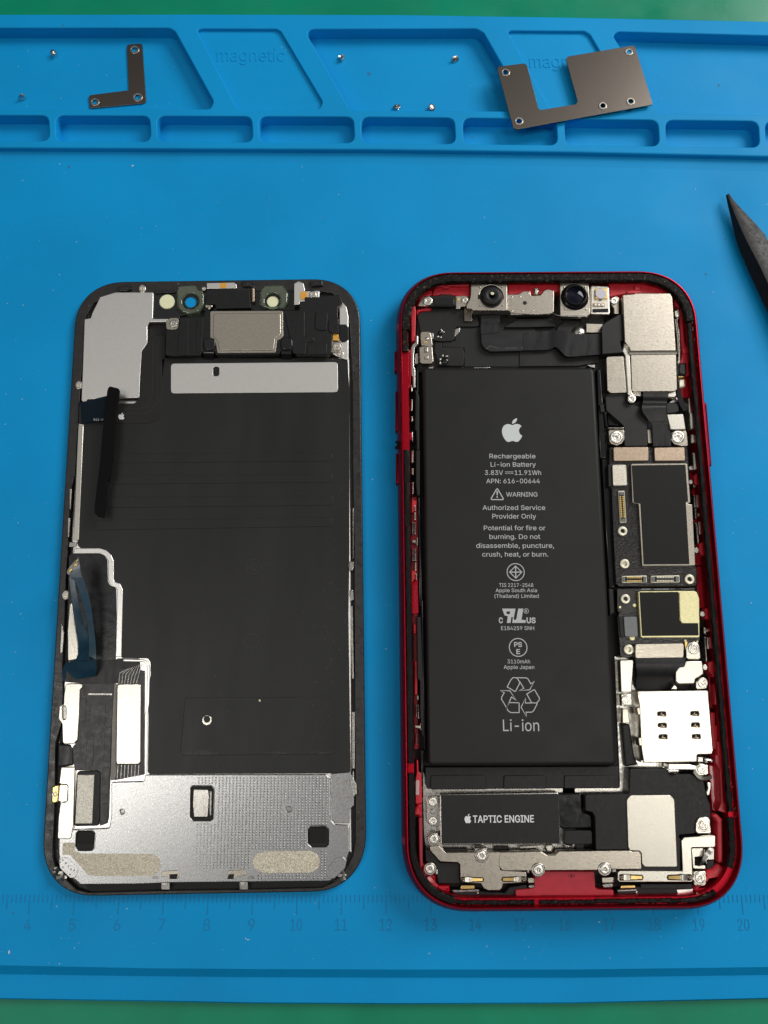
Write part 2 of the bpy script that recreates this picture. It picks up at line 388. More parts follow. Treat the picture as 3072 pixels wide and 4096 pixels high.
# ------------------------------------------------------------------ lettering
# outlines of the letters used, thousandths of the type size: (advance, contours)
GLYPH = {' ':(188,''),
'(':(273,'89,207 92,264 101,324 114,384 132,441 153,494 177,539 236,539 212,485 191,428 174,370 161,313 154,258 151,207 154,161 160,115 172,67 188,16 209,-38 236,-96 177,-96 139,-21 111,55 95,131'),
')':(273,'37,-96 64,-37 86,18 102,69 113,116 120,162 122,207 119,258 112,313 99,370 82,428 62,485 37,539 97,539 121,494 142,441 159,384 173,323 181,264 184,207 178,130 161,53 134,-22 97,-96'),
',':(188,'38,-119 68,71 137,71 84,-119'),
'-':(453,'337,244 337,188 114,188 114,244'),
'.':(188,'95,-4 78,-1 63,9 53,24 50,41 53,59 63,73 78,83 95,87 113,83 128,73 138,59 141,41 138,24 128,9 113,-1'),
'0':(453,'227,-7 174,1 130,24 95,62 69,113 53,178 48,254 53,330 69,395 95,447 130,484 174,508 227,516 279,508 323,484 358,447 384,395 400,330 405,254 400,178 384,113 359,62 323,24 279,1|227,50 261,56 290,74 313,103 330,144 340,194 344,254 340,314 330,365 313,405 290,435 261,453 227,460 192,453 163,435 140,405 123,365 113,314 109,254 113,194 123,144 140,103 163,74 192,56'),
'1':(453,'76,0 76,55 391,55 391,0|276,509 276,0 212,0 212,448 209,448 86,358 86,427 198,509'),
'2':(453,'64,0 64,47 234,229 282,282 299,305 311,327 318,348 320,371 317,397 308,419 293,436 273,449 250,457 224,460 196,457 172,447 153,433 139,413 130,390 127,362 66,362 71,405 86,442 111,473 143,496 182,511 225,516 268,511 306,497 337,474 361,445 376,411 381,372 378,345 371,318 357,290 336,259 267,180 153,60 153,57 389,57 389,0'),
'3':(453,'218,-7 173,-3 133,10 98,30 70,57 52,91 44,132 109,132 115,107 126,87 144,71 165,59 191,52 219,50 248,53 275,61 297,74 315,93 325,116 329,145 326,172 316,196 299,217 275,234 242,244 201,248 157,248 157,299 288,448 288,452 70,452 70,509 372,509 372,461 211,278 211,289 264,288 308,276 344,253 371,222 387,186 393,145 387,103 370,66 344,36 309,12 266,-2'),
'4':(453,'40,105 40,158 247,509 311,509 109,166 109,163 413,163 413,105|282,0 282,121 282,146 282,318 343,318 343,0'),
'5':(453,'221,-7 178,-2 140,11 108,32 83,60 66,93 60,130 122,130 127,108 138,89 154,73 173,60 196,52 221,50 250,53 276,64 298,82 314,104 324,131 328,162 324,193 314,221 297,244 275,262 248,273 218,277 192,275 167,268 145,258 128,246 67,253 96,509 366,509 366,452 151,452 134,301 136,301 155,315 178,325 203,331 229,334 263,330 294,321 321,306 345,285 364,260 379,231 388,199 391,163 385,117 369,76 343,41 309,15 268,-1'),
'6':(453,'226,-7 182,-1 142,15 109,40 84,74 69,115 64,162 68,199 80,239 102,285 137,340 252,509 322,509 151,261 145,261 154,275 165,288 179,299 196,307 214,312 235,314 278,309 316,295 346,271 370,240 384,201 389,157 384,112 368,73 343,39 310,14 271,-2|226,48 254,52 279,63 299,79 314,101 324,128 327,157 324,187 314,213 299,235 279,251 254,262 226,265 198,262 174,252 153,235 138,214 128,188 125,158 128,128 138,102 153,79 174,63 198,52'),
'7':(453,'97,0 323,448 323,452 62,452 62,509 391,509 391,449 165,0'),
'8':(453,'226,-7 178,-2 136,11 101,33 74,62 57,96 52,135 55,166 65,195 81,220 101,241 125,256 153,265 153,267 119,282 93,308 76,342 70,380 75,417 90,450 114,477 146,498 184,511 226,516 269,511 306,498 337,477 361,450 377,417 382,380 376,342 359,308 333,282 300,267 300,265 327,256 351,241 372,220 387,195 397,166 401,135 395,96 378,62 352,33 317,11 275,-2|226,49 258,52 285,60 307,74 323,91 333,113 337,139 333,165 322,189 305,208 283,223 256,232 226,235 196,232 169,223 147,208 130,189 119,165 115,139 119,113 129,91 145,74 167,60 195,52|226,290 252,292 274,300 293,313 307,330 316,351 319,376 316,399 308,420 294,437 275,449 252,457 226,460 200,457 177,449 159,437 145,420 136,399 133,376 136,351 145,330 159,313 178,300 201,292'),
'9':(453,'226,516 271,510 310,494 343,468 368,434 384,393 389,347 385,309 373,270 350,224 315,168 200,0 130,0 301,248 307,248 299,234 287,221 273,210 257,202 238,196 218,195 175,199 137,214 106,237 83,269 68,307 64,352 69,397 85,436 110,469 143,494 182,510|226,460 199,457 174,446 154,429 138,407 129,381 125,352 129,322 138,295 154,274 174,257 199,247 226,243 254,247 279,257 299,273 314,295 324,321 327,350 324,381 314,407 299,429 279,446 254,457'),
':':(188,'95,-4 78,-1 63,9 53,24 50,41 53,59 63,73 78,83 95,87 113,83 128,73 138,59 141,41 138,24 128,9 113,-1|95,271 78,274 63,284 53,299 50,316 53,334 63,349 78,359 95,362 113,359 128,349 138,334 141,316 138,299 128,284 113,274'),
'A':(480,'16,0 201,509 276,509 463,0 395,0 287,302 264,372 232,478 245,478 213,371 191,302 85,0|110,142 110,199 370,199 370,142'),
'B':(456,'60,0 60,509 241,509 289,504 329,491 359,469 381,442 394,410 398,374 395,344 387,320 373,301 356,286 336,275 315,267 315,262 339,257 363,245 385,227 402,203 414,173 418,136 413,100 400,67 377,39 344,18 301,4 247,0|125,57 245,57 296,63 330,80 349,105 355,137 352,161 342,184 327,203 306,218 279,228 248,231 125,231|125,285 238,285 265,288 288,296 308,309 323,326 333,348 336,372 330,403 313,429 283,446 240,452 125,452'),
'C':(510,'267,-7 205,1 150,25 104,63 70,115 48,179 40,254 48,329 70,393 104,445 150,484 205,508 267,516 305,513 340,504 373,490 402,471 427,447 448,418 463,385 473,348 408,348 401,373 389,395 375,413 357,428 337,440 315,449 292,454 267,456 223,450 184,432 150,403 125,364 109,314 103,254 109,194 125,145 151,105 184,76 223,59 267,53 292,55 315,60 337,69 357,81 375,96 389,114 401,136 408,160 473,160 463,124 448,91 428,62 402,38 373,19 341,5 305,-4'),
'D':(502,'219,0 96,0 96,57 215,57 272,63 318,81 354,110 379,149 394,198 399,255 394,312 379,361 354,399 320,428 275,446 221,452 93,452 93,509 225,509 294,501 353,478 385,455 412,426 433,391 455,329 462,255 455,181 433,119 411,83 384,54 351,31 291,8|125,509 125,0 60,0 60,509'),
'E':(419,'60,0 60,509 372,509 372,452 125,452 125,286 355,286 355,229 125,229 125,57 375,57 375,0'),
'G':(520,'269,-7 205,1 149,25 104,64 69,116 47,179 40,254 47,329 69,393 103,445 149,484 203,508 265,516 304,513 340,504 374,489 403,469 429,445 449,416 465,384 474,349 408,349 399,372 387,393 373,411 356,427 337,439 315,448 291,454 265,456 222,450 183,432 150,404 125,364 109,314 103,254 109,194 125,145 151,105 184,76 224,59 269,53 309,57 345,71 374,93 396,123 410,160 415,202 434,199 283,199 283,256 478,256 478,200 471,141 451,91 419,50 377,19 326,0'),
'H':(517,'60,0 60,509 125,509 125,289 392,289 392,509 457,509 457,0 392,0 392,232 125,232 125,0'),
'I':(300,'31,0 31,57 118,57 118,452 31,452 31,509 269,509 269,452 183,452 183,57 269,57 269,0'),
'J':(396,'185,-7 143,-2 106,11 75,33 52,63 38,100 33,145 33,173 98,173 98,145 104,104 122,74 149,56 185,50 220,56 248,74 266,104 272,145 272,509 336,509 336,145 332,100 318,63 294,33 263,11 227,-2'),
'L':(393,'60,0 60,509 125,509 125,57 361,57 361,0'),
'N':(523,'60,0 60,509 136,509 343,183 363,151 388,107 414,55 405,54 401,108 399,157 399,195 399,509 463,509 463,0 387,0 202,290 177,331 148,381 108,452 119,454 122,384 124,328 125,291 125,0'),
'O':(533,'267,-7 205,1 150,25 105,63 70,115 48,179 40,254 48,329 70,393 105,445 150,484 205,508 267,516 329,508 384,484 429,445 464,393 486,329 493,254 486,179 464,115 429,63 384,25 329,1|267,53 310,59 349,76 383,105 408,144 425,194 430,254 425,314 408,365 383,404 349,433 310,450 267,456 223,450 184,433 151,404 125,364 109,314 103,254 109,194 125,144 151,105 184,76 223,59'),
'P':(445,'60,0 60,509 235,509 289,503 332,487 366,462 390,430 404,391 409,348 404,304 390,265 366,233 332,207 289,191 235,186 109,186 109,242 233,242 269,246 297,256 318,272 333,294 342,319 344,348 342,376 333,402 318,423 297,439 268,449 232,452 125,452 125,0'),
'R':(449,'60,0 60,509 236,509 290,504 333,489 367,465 390,433 405,395 409,352 405,309 390,271 367,240 333,217 289,203 236,198 96,198 96,255 234,255 269,258 298,267 319,281 334,300 342,324 345,352 342,380 334,405 319,425 298,440 269,449 233,452 125,452 125,0|353,0 230,229 303,229 428,0'),
'S':(447,'224,-9 172,-4 128,9 91,31 64,60 46,96 38,137 104,137 110,110 123,88 142,71 166,59 194,52 224,49 257,52 286,60 311,74 329,92 341,114 346,139 342,161 332,179 316,193 296,205 245,222 184,239 128,260 86,289 67,313 56,341 52,372 58,413 75,448 102,476 138,498 180,511 227,516 275,511 316,498 351,476 377,449 394,415 401,378 337,378 326,412 302,437 267,453 225,459 194,456 167,448 145,435 129,418 118,398 115,376 119,352 131,334 148,319 169,308 212,293 264,279 312,264 336,252 359,238 379,220 395,198 405,171 408,139 403,99 386,64 360,34 323,11 278,-4'),
'T':(449,'32,452 32,509 417,509 417,452 257,452 257,0 193,0 193,452'),
'U':(517,'259,-8 203,-2 154,15 114,43 85,80 66,124 60,173 60,509 124,509 124,178 128,144 141,113 160,87 187,68 220,56 259,52 298,56 331,68 357,87 377,113 389,144 393,178 393,509 457,509 457,173 451,124 433,80 403,43 363,15 315,-2'),
'V':(480,'204,0 16,509 84,509 192,206 215,137 248,31 235,31 267,138 290,206 395,509 463,509 278,0'),
'W':(686,'155,0 16,509 82,509 163,196 175,145 187,94 197,40 189,40 200,94 211,145 224,196 306,509 380,509 462,196 474,145 486,94 497,40 488,40 499,94 510,145 523,196 603,509 670,509 530,0 455,0 368,323 351,391 336,475 350,475 335,395 318,323 230,0'),
'Y':(472,'203,0 203,208 16,509 91,509 192,344 222,292 250,230 224,230 251,293 280,344 381,509 455,509 268,208 268,0'),
'a':(389,'160,-9 126,-5 94,5 68,22 48,45 35,73 30,108 34,138 43,161 58,179 78,193 100,203 125,211 178,220 234,227 252,230 265,235 273,243 276,255 276,257 273,279 267,297 256,311 240,322 220,329 196,331 171,329 149,322 132,313 118,301 107,288 100,274 41,291 57,322 79,346 104,364 133,375 163,382 194,384 239,379 263,372 286,360 306,343 322,320 333,290 337,251 337,0 277,0 277,52 272,52 252,25 236,12 215,1 190,-6|170,45 202,49 228,59 248,74 263,93 272,115 276,138 276,190 259,182 231,176 200,171 175,168 134,159 117,150 103,139 95,124 92,105 94,87 102,72 114,61 130,52 149,47'),
'b':(424,'229,-8 198,-5 172,4 153,17 138,31 118,59 112,59 112,0 53,0 53,509 114,509 114,319 118,319 137,346 152,360 171,373 197,381 229,384 274,378 313,361 345,332 370,293 385,245 390,189 385,133 370,84 346,45 313,16 274,-2|220,47 253,51 279,66 301,88 316,117 325,151 328,189 325,227 316,261 301,290 280,311 253,325 220,330 188,325 161,312 140,291 125,263 116,229 113,189 116,150 125,115 140,86 162,65 188,51'),
'c':(396,'207,-8 159,-2 117,16 82,46 56,85 40,133 34,187 40,243 56,291 82,330 117,360 159,378 207,384 234,383 260,377 284,368 305,356 324,341 340,322 353,301 362,277 303,262 290,289 270,311 242,325 207,330 173,325 145,310 124,287 108,258 99,224 96,187 99,151 108,117 124,89 145,66 173,51 207,46 243,52 271,66 292,89 304,117 363,102 354,78 341,56 325,37 306,21 285,9 261,-1 235,-6'),
'd':(424,'195,-8 151,-2 111,16 79,45 55,84 39,133 34,189 39,245 55,293 79,332 112,361 151,378 196,384 228,381 253,373 272,360 287,346 306,319 311,319 311,509 372,509 372,0 313,0 313,59 307,59 287,31 272,17 252,4 227,-5|205,47 236,51 263,65 284,86 299,115 309,150 312,189 309,229 300,263 284,291 263,312 237,325 205,330 172,325 145,311 124,290 108,261 99,227 96,189 99,151 109,117 124,88 145,66 172,51'),
'e':(404,'212,-8 161,-2 117,16 82,46 56,85 40,132 34,187 39,242 55,290 81,329 115,359 157,378 205,384 236,382 266,374 294,361 319,341 341,315 357,282 368,242 371,194 371,169 75,169 75,221 338,221 310,202 307,237 298,269 283,294 263,314 237,326 205,330 173,326 146,313 125,294 109,270 99,241 96,211 96,178 100,139 110,106 128,80 151,61 179,50 212,46 234,48 254,53 271,61 285,73 297,88 306,105 365,91 353,63 335,39 311,19 283,4 249,-5'),
'f':(254,'228,379 228,327 6,327 6,379|81,0 81,432 84,461 96,486 113,505 135,519 161,527 187,530 222,527 243,521 227,468 215,472 195,474 171,470 154,460 145,443 142,419 142,0'),
'g':(425,'207,-151 168,-148 134,-140 105,-127 82,-110 64,-91 51,-69 101,-41 122,-66 136,-78 154,-88 178,-95 207,-97 249,-92 282,-75 298,-58 308,-34 311,-6 311,68 306,68 287,41 272,28 252,16 227,8 195,5 152,10 113,27 80,53 55,90 39,136 34,191 39,246 55,293 80,332 112,361 152,378 196,384 228,382 253,373 273,360 288,346 308,319 313,319 313,379 372,379 372,-9 367,-54 350,-90 324,-117 291,-136 251,-147|205,59 237,63 264,75 285,95 300,121 309,154 312,193 309,231 300,264 285,291 264,312 237,325 205,330 172,325 145,312 124,290 109,262 99,229 96,193 99,155 109,123 124,96 145,76 172,63'),
'h':(410,'114,227 114,0 53,0 53,509 114,509 114,287 102,287 124,332 152,362 187,379 227,384 264,380 295,369 321,349 341,321 353,285 357,240 357,0 296,0 296,235 290,275 273,304 246,323 210,329 184,326 161,317 141,303 126,283 117,257'),
'i':(167,'53,0 53,379 114,379 114,0|84,443 67,446 54,455 44,468 41,483 44,499 54,512 67,521 84,524 100,521 114,512 123,499 126,483 123,468 114,455 100,446'),
'l':(189,'139,-2 101,3 74,20 58,47 53,84 53,509 114,509 114,99 115,77 120,62 130,54 146,52 160,53 170,54 181,3 162,-1'),
'm':(610,'53,0 53,379 112,379 112,295 108,295 118,323 132,346 151,363 172,376 195,384 219,386 257,380 287,361 309,331 321,295 312,295 322,321 337,343 357,361 381,375 407,383 437,386 468,383 497,372 522,354 541,328 553,296 557,255 557,0 496,0 496,254 490,289 473,313 447,326 419,330 395,328 374,320 358,307 345,290 338,270 335,247 335,0 274,0 274,260 269,288 253,311 229,326 199,330 178,328 158,320 140,307 126,289 117,266 114,238 114,0'),
'n':(410,'114,227 114,0 53,0 53,379 112,379 112,287 102,287 124,332 152,362 187,379 227,384 264,380 295,369 321,349 341,321 353,285 357,240 357,0 296,0 296,235 290,275 273,304 246,323 210,329 184,326 161,317 141,303 126,283 117,257'),
'o':(415,'207,-8 159,-2 117,16 82,46 56,85 40,133 34,187 40,243 56,291 82,330 117,360 159,378 207,384 256,378 299,360 333,330 359,291 376,243 381,187 376,133 359,85 333,46 299,16 256,-2|207,46 242,51 270,66 292,89 307,117 316,151 319,187 316,224 307,258 292,287 270,310 242,325 207,330 173,325 145,310 124,287 108,258 99,224 96,187 99,151 108,117 124,89 145,66 173,51'),
'p':(424,'53,-143 53,379 112,379 112,319 118,319 137,346 152,360 171,373 197,381 229,384 274,378 313,361 345,332 370,293 385,245 390,189 385,133 370,84 346,45 313,16 274,-2 229,-8 198,-5 173,4 153,17 138,31 118,59 114,59 114,-143|220,47 253,51 279,66 301,88 316,117 325,151 328,189 325,227 316,261 301,290 280,311 253,325 220,330 188,325 161,312 140,291 125,263 116,229 113,189 116,150 125,115 140,86 162,65 188,51'),
'r':(259,'53,0 53,379 112,379 112,321 115,321 130,347 152,367 181,380 213,385 229,384 243,384 243,322 230,324 207,326 182,323 159,315 140,301 126,284 117,262 114,237 114,0'),
's':(365,'182,-8 145,-5 112,3 84,18 62,38 45,63 36,94 94,107 105,79 124,60 150,49 181,45 217,50 244,62 262,81 268,103 265,121 254,136 237,147 212,155 149,170 104,186 72,208 53,237 47,274 51,305 65,332 87,354 115,370 149,381 187,384 223,381 254,372 279,358 299,339 314,316 324,290 268,277 258,298 243,316 219,328 187,333 156,329 131,317 114,299 109,277 112,258 124,243 144,232 172,223 229,209 275,194 306,171 325,142 331,107 326,75 312,47 290,24 260,6 223,-5'),
't':(227,'204,379 204,327 6,327 6,379|65,471 126,471 126,98 128,76 136,61 150,53 170,50 185,51 202,54 213,2 192,-3 168,-4 125,2 92,21 72,52 65,93'),
'u':(410,'182,-5 146,-1 115,11 89,31 69,59 57,95 53,139 53,379 114,379 114,144 119,105 137,75 164,56 200,50 226,53 249,62 268,77 283,97 293,122 296,153 296,379 357,379 357,0 298,0 298,92 307,92 286,47 257,17 222,0'),
'v':(389,'163,0 17,379 84,379 165,155 187,87 206,21 184,21 203,87 224,155 305,379 371,379 226,0'),
'y':(389,'47,-139 61,-86 71,-87 88,-90 104,-89 118,-84 130,-74 141,-58 151,-36 163,-1 17,379 84,379 165,155 187,87 206,21 184,21 202,87 224,155 305,379 371,379 204,-58 191,-85 177,-107 159,-124 139,-136 117,-143 91,-145 65,-143'),
'z':(380,'42,0 42,46 254,320 254,323 48,323 48,379 333,379 333,331 126,60 126,56 339,56 339,0')}
def contours(ch):
    return [[Vector((float(v.split(',')[0])/1000, float(v.split(',')[1])/1000)) for v in l.split(' ')] for l in GLYPH[ch][1].split('|') if l]
def winding(q, p):
    w = 0
    for i in range(len(p)):
        a, b = p[i-1], p[i]
        if (a.y > q.y) != (b.y > q.y) and q.x < (b.x-a.x)*(q.y-a.y)/(b.y-a.y)+a.x: w += 1 if b.y > a.y else -1
    return w
_GM = {}
def glyph_mesh(ch, bold):
    """filled letter: every triangle of the outlines that winds round to something"""
    if (ch, bold) not in _GM:
        L = []
        for l in contours(ch):
            l = [q for i, q in enumerate(l) if (q-l[i-1]).length > 1e-5]
            L.append(inset(l, bold) if bold else l)      # letters wind clockwise, so this makes them bolder
        V = [q for l in L for q in l]; E_ = []; k = 0
        for l in L: E_ += [(k+i, k+(i+1) % len(l)) for i in range(len(l))]; k += len(l)
        if V:
            ov, oe, of, *_r = delaunay_2d_cdt(V, E_, [], 0, 1e-6)
            of = [f for f in of if sum(winding(sum((ov[i] for i in f), Vector((0, 0)))/len(f), l) for l in L) != 0]
        else: ov, of = [], []
        _GM[(ch, bold)] = (ov, of)
    return _GM[(ch, bold)]
CAPH = max(v.y for v in contours('H')[0])
def put(m, s, A, B, up, z, bold=0.0, thick=0.0):
    """writes s between the points A and B (left and right end of the baseline), capital height up (mm), on plane z"""
    gl = []; x = 0.0
    for ch in s:
        V, F = glyph_mesh(ch, bold); gl.append(([v+Vector((x, 0)) for v in V], F)); x += GLYPH[ch][0]/1000
    used = [V[i].x for V, F in gl for f in F for i in f]; x0, x1 = min(used), max(used)
    d = B-A; u = d.normalized(); n = Vector((-u.y, u.x)); kx = d.length/(x1-x0); ky = up/CAPH
    for V, F in gl:
        T = [A+u*((q.x-x0)*kx)+n*(q.y*ky) for q in V]
        vs = [m.bm.verts.new((q.x*S, q.y*S, (z+thick)*S)) for q in T]
        es = set()
        for f in F:
            m.bm.faces.new([vs[i] for i in f])
            for i in range(len(f)): es.add((f[i], f[(i+1) % len(f)]))
        if thick:
            lo = {}
            for a, b in es:
                if (b, a) in es: continue
                for k in (a, b):
                    if k not in lo: lo[k] = m.bm.verts.new((T[k].x*S, T[k].y*S, z*S))
                m.bm.faces.new((vs[b], vs[a], lo[a], lo[b]))
        for v, used_ in zip(vs, [any(i in f for f in F) for i in range(len(vs))]):
            if not used_: m.bm.verts.remove(v)
    return m
def write(m, fr, s, xl, xr, yb_, capx, z, bold=0.0, thick=0.0, yb2=None):
    A, B = U(fr, xl, yb_, z), U(fr, xr, yb_ if yb2 is None else yb2, z)
    up = (U(fr, xl, yb_-capx, z)-A).length
    return put(m, s, A, B, up, z, bold, thick)
def stroke(m, p, w, z, closed=False, thick=0.015):
    """a printed line of width w through the points p (mm)"""
    n = len(p)
    L = []; Rr = []
    for i in range(n):
        a = p[i-1] if (i > 0 or closed) else p[i]; c = p[(i+1) % n] if (i < n-1 or closed) else p[i]
        e1, e2 = p[i]-a, c-p[i]
        n1 = Vector((-e1.y, e1.x)).normalized() if e1.length > 1e-9 else None
        n2 = Vector((-e2.y, e2.x)).normalized() if e2.length > 1e-9 else None
        n1 = n1 or n2; n2 = n2 or n1
        mm = n1+n2; k = max(.45, mm.dot(n1))
        L.append(p[i]+mm*(w/2/k)); Rr.append(p[i]-mm*(w/2/k))
    l, r = m.loop(L, z), m.loop(Rr, z)
    for i in range(n if closed else n-1):
        j = (i+1) % n
        try: m.bm.faces.new((l[i], l[j], r[j], r[i]))
        except ValueError: pass
    return m
APPLE = "M12.152 6.896c-.948 0-2.415-1.078-3.96-1.04-2.04.027-3.91 1.183-4.961 3.014-2.117 3.675-.546 9.103 1.519 12.09 1.013 1.454 2.208 3.09 3.792 3.039 1.52-.065 2.09-.987 3.935-.987 1.831 0 2.35.987 3.96.948 1.637-.026 2.676-1.48 3.676-2.948 1.156-1.688 1.636-3.325 1.662-3.415-.039-.013-3.182-1.221-3.22-4.857-.026-3.04 2.48-4.494 2.597-4.559-1.429-2.09-3.623-2.324-4.39-2.376-2-.156-3.675 1.09-4.61 1.09M15.53 3.83c.843-1.012 1.4-2.427 1.245-3.83-1.207.052-2.662.805-3.532 1.818-.78.896-1.454 2.338-1.273 3.714 1.338.104 2.715-.688 3.559-1.701"
import re
def outline_paths(d, n=5):
    out = []
    for part in d.split('M')[1:]:
        h, t = part.split('c', 1)
        num = lambda s: [float(v) for v in re.findall(r'-?(?:\d+\.\d+|\.\d+|\d+)', s)]
        a = num(h); p = [Vector(a)]; cur = Vector(a); v = num(t)
        for i in range(0, len(v)-5, 6):
            b, c, e = cur+Vector(v[i:i+2]), cur+Vector(v[i+2:i+4]), cur+Vector(v[i+4:i+6])
            for k in range(1, n+1):
                q = k/n; p.append(cur*(1-q)**3+b*3*q*(1-q)**2+c*3*q*q*(1-q)+e*q**3)
            cur = e
        if (p[0]-p[-1]).length < .2: p.pop()
        out.append(p)
    return out
def logo(m, fr, x0, y0, x1, y1, z):
    for p in outline_paths(APPLE):
        m.sheet([U(fr, x0+(q.x-2.2)/19.6*(x1-x0), y0+q.y/24*(y1-y0), z) for q in p], z)
    return m

# moulded writing and ruler on the mat
for fr, xl, xr, yb_, cp in (('A', 900, 1181, 254, 66), ('B', 653, 938, 285, 66)):
    m = Mesh(); write(m, fr, 'magnetic', xl, xr, yb_, cp*.78, MF, 0, .12); m.build('moulded_word', M_BLUE, mat_root)
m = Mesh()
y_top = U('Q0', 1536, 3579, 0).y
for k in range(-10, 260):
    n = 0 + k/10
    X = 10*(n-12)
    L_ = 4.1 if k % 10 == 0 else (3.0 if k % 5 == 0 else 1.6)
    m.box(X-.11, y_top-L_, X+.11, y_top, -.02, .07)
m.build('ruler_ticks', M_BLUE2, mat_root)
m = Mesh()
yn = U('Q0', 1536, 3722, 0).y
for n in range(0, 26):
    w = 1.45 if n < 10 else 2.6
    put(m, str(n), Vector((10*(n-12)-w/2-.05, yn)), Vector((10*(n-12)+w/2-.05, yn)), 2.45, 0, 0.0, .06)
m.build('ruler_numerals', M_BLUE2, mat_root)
# ------------------------------------------------------------------ outlines with continuous corners
def path_fn(cx, cy, th, hw, hh, r, ns=26, nc=14, ex=2.35):
    c, s = math.cos(th), math.sin(th)
    def at(d):
        w, h = hw-d, hh-d; rr = max(r-d, .6); p = []
        for sx, sy, a0 in ((1, 1, 0), (-1, 1, 1), (-1, -1, 2), (1, -1, 3)):
            for k in range(nc+1):
                t = k/nc*math.pi/2
                if a0 % 2: t = math.pi/2-t
                px = sx*(w-rr+rr*math.cos(t)**(2/ex)); py = sy*(h-rr+rr*math.sin(t)**(2/ex))
                p.append(Vector((px, py)))
            # straight run to the next corner
            nx = {0: (-(w-rr), h), 1: (-w, -(h-rr)), 2: (w-rr, -h), 3: (w, h-rr)}[a0]
            a = p[-1]; b = Vector(nx)
            for k in range(1, ns): p.append(a.lerp(b, k/ns))
        return [Vector((cx+c*q.x-s*q.y, cy+s*q.x+c*q.y)) for q in p]
    return at

# screws: one mesh per kind, every screw an object of its own
def cross_poly(r, w):
    a = []
    for k in range(4):
        t = k*math.pi/2
        u, v = Vector((math.cos(t), math.sin(t))), Vector((-math.sin(t), math.cos(t)))
        a += [u*w-v*w if False else u*w-v*w, u*r-v*w, u*r+v*w]
    return a
def star_poly(r, q=5, k=.55):
    return [Vector((math.cos(t)*rr, math.sin(t)*rr)) for t, rr in [(2*math.pi*i/(2*q), r if i % 2 == 0 else r*k) for i in range(2*q)]]
def screw_mesh(kind):
    m = Mesh()
    if kind == 'cross':
        m.solid(ngon((0, 0), 1, 28), -.5, .12, .10, [cross_poly(.56, .15)], hb=.03); m.sheet(ngon((0, 0), .65, 12), -.18)
    elif kind == 'star':
        m.solid(ngon((0, 0), 1, 28), -.5, .16, .16, [star_poly(.52)], hb=.06); m.sheet(ngon((0, 0), .6, 12), -.14)
        m.solid(ngon((0, 0), .12, 8), -.2, .02, .03)
    elif kind == 'ring':
        m.solid(ngon((0, 0), 1, 28), -.5, .2, .12, [ngon((0, 0), .44, 18)], hb=.1); m.sheet(ngon((0, 0), .5, 14), -.35)
    elif kind == 'washer':
        m.solid(ngon((0, 0), 1, 32), -.3, .10, .14, [ngon((0, 0), .60, 20)], hb=.08)
        m.solid(ngon((0, 0), .62, 24), -.3, .02, .06, [ngon((0, 0), .22, 14)], hb=.06); m.sheet(ngon((0, 0), .3, 12), -.2)
        for k in range(4):
            t = k*math.pi/2+.5
            m.solid([Vector((math.cos(t+a)*r, math.sin(t+a)*r)) for a, r in ((-.2, .45), (-.14, .78), (.14, .78), (.2, .45))], -.2, .08, .03)
    bmesh.ops.recalc_face_normals(m.bm, faces=m.bm.faces)
    me = bpy.data.meshes.new('screw'); m.bm.to_mesh(me); m.bm.free()
    me.materials.append(M_SCREW if kind != 'ring' else M_CERAM)
    me.polygons.foreach_set('use_smooth', [True]*len(me.polygons)); me.set_sharp_from_angle(angle=math.radians(40))
    return me
SCREW = {k: screw_mesh(k) for k in ('cross', 'star', 'ring', 'washer')}
def screw(parent, fr, x, y, rpx, z, kind='star', name='screw', rz=None, tilt=0):
    c = U(fr, x, y, z); r = (U(fr, x+rpx, y, z)-c).length
    o = bpy.data.objects.new(name, SCREW[kind]); COL.objects.link(o); o.parent = parent
    o.location = Vector((c.x, c.y, z))*S-parent.location
    o.scale = (r*S*1, r*S, r*S)
    o.rotation_euler = (tilt, 0, random.uniform(0, 1.5) if rz is None else rz)
    return o
for me in SCREW.values():            # unit meshes were written in mm: bring them to one unit so that scale is the radius
    for v in me.vertices: v.co = v.co/S

# ================================================================== the screen assembly, lying face down
SX, SY, STH, SHW, SHH = -42.0024, 74.9419, .016719, 36.4172, 73.8228
scr = thing('phone_screen', (SX, SY, 0), 'detached phone screen lying face down, black frame with silver shields and a graphite sheet', 'phone screen')
sp = path_fn(SX, SY, STH, SHW, SHH, 12.5, ex=2.25)
inner = [('C', 345, 92), ('C', 850, 82), ('C', 1340, 78), ('C', 1440, 92), ('C', 1510, 160), ('C', 1532, 260), ('a', 196, 100), ('a', 200, 1000), ('a', 213, 1800), ('b', 1398, 100), ('b', 1404, 1200), ('b', 1370, 1400), ('b', 1290, 1560), ('b', 1110, 1760), ('b', 960, 1830),
         ('E', 1000, 1056), ('E', 600, 1061), ('X', 640, 1068), ('X', 480, 1030), ('X', 350, 900), ('X', 200, 740), ('X', 165, 600), ('X', 165, 430), ('W', 205, 2180), ('W', 215, 1700), ('W', 225, 1000), ('W', 320, 700), ('W', 335, 300),
         ('V', 262, 1500), ('V', 285, 1000), ('V', 300, 500), ('V', 330, 60), ('U', 345, 2000), ('U', 395, 1420), ('U', 440, 1250), ('U', 470, 700), ('U', 500, 300), ('U', 520, 10), ('C', 182, 210), ('C', 225, 140)]
inp = [U(f, x, y, 1.75) for f, x, y in inner]
lens_c = U('C', 719, 135, .5)
# cover glass, with clear spots left for the front camera; then the plastic ring round it
m = Mesh(); m.sweep([(.7, 0), (.2, .18), (0, .55), (.12, .85)], sp); m.build('cover_glass_rim', M_BLACKG, scr)
m = Mesh(); m.solid(sp(.6), .02, .55, 0, [ngon(lens_c, 1.55, 24)]); m.build('cover_glass', M_BLACKG, scr)
m = Mesh(); m.solid(sp(.05), .84, 1.75, .28, [inp], hb=.12, bottom=False); ring = m.build('frame', M_RING, scr)
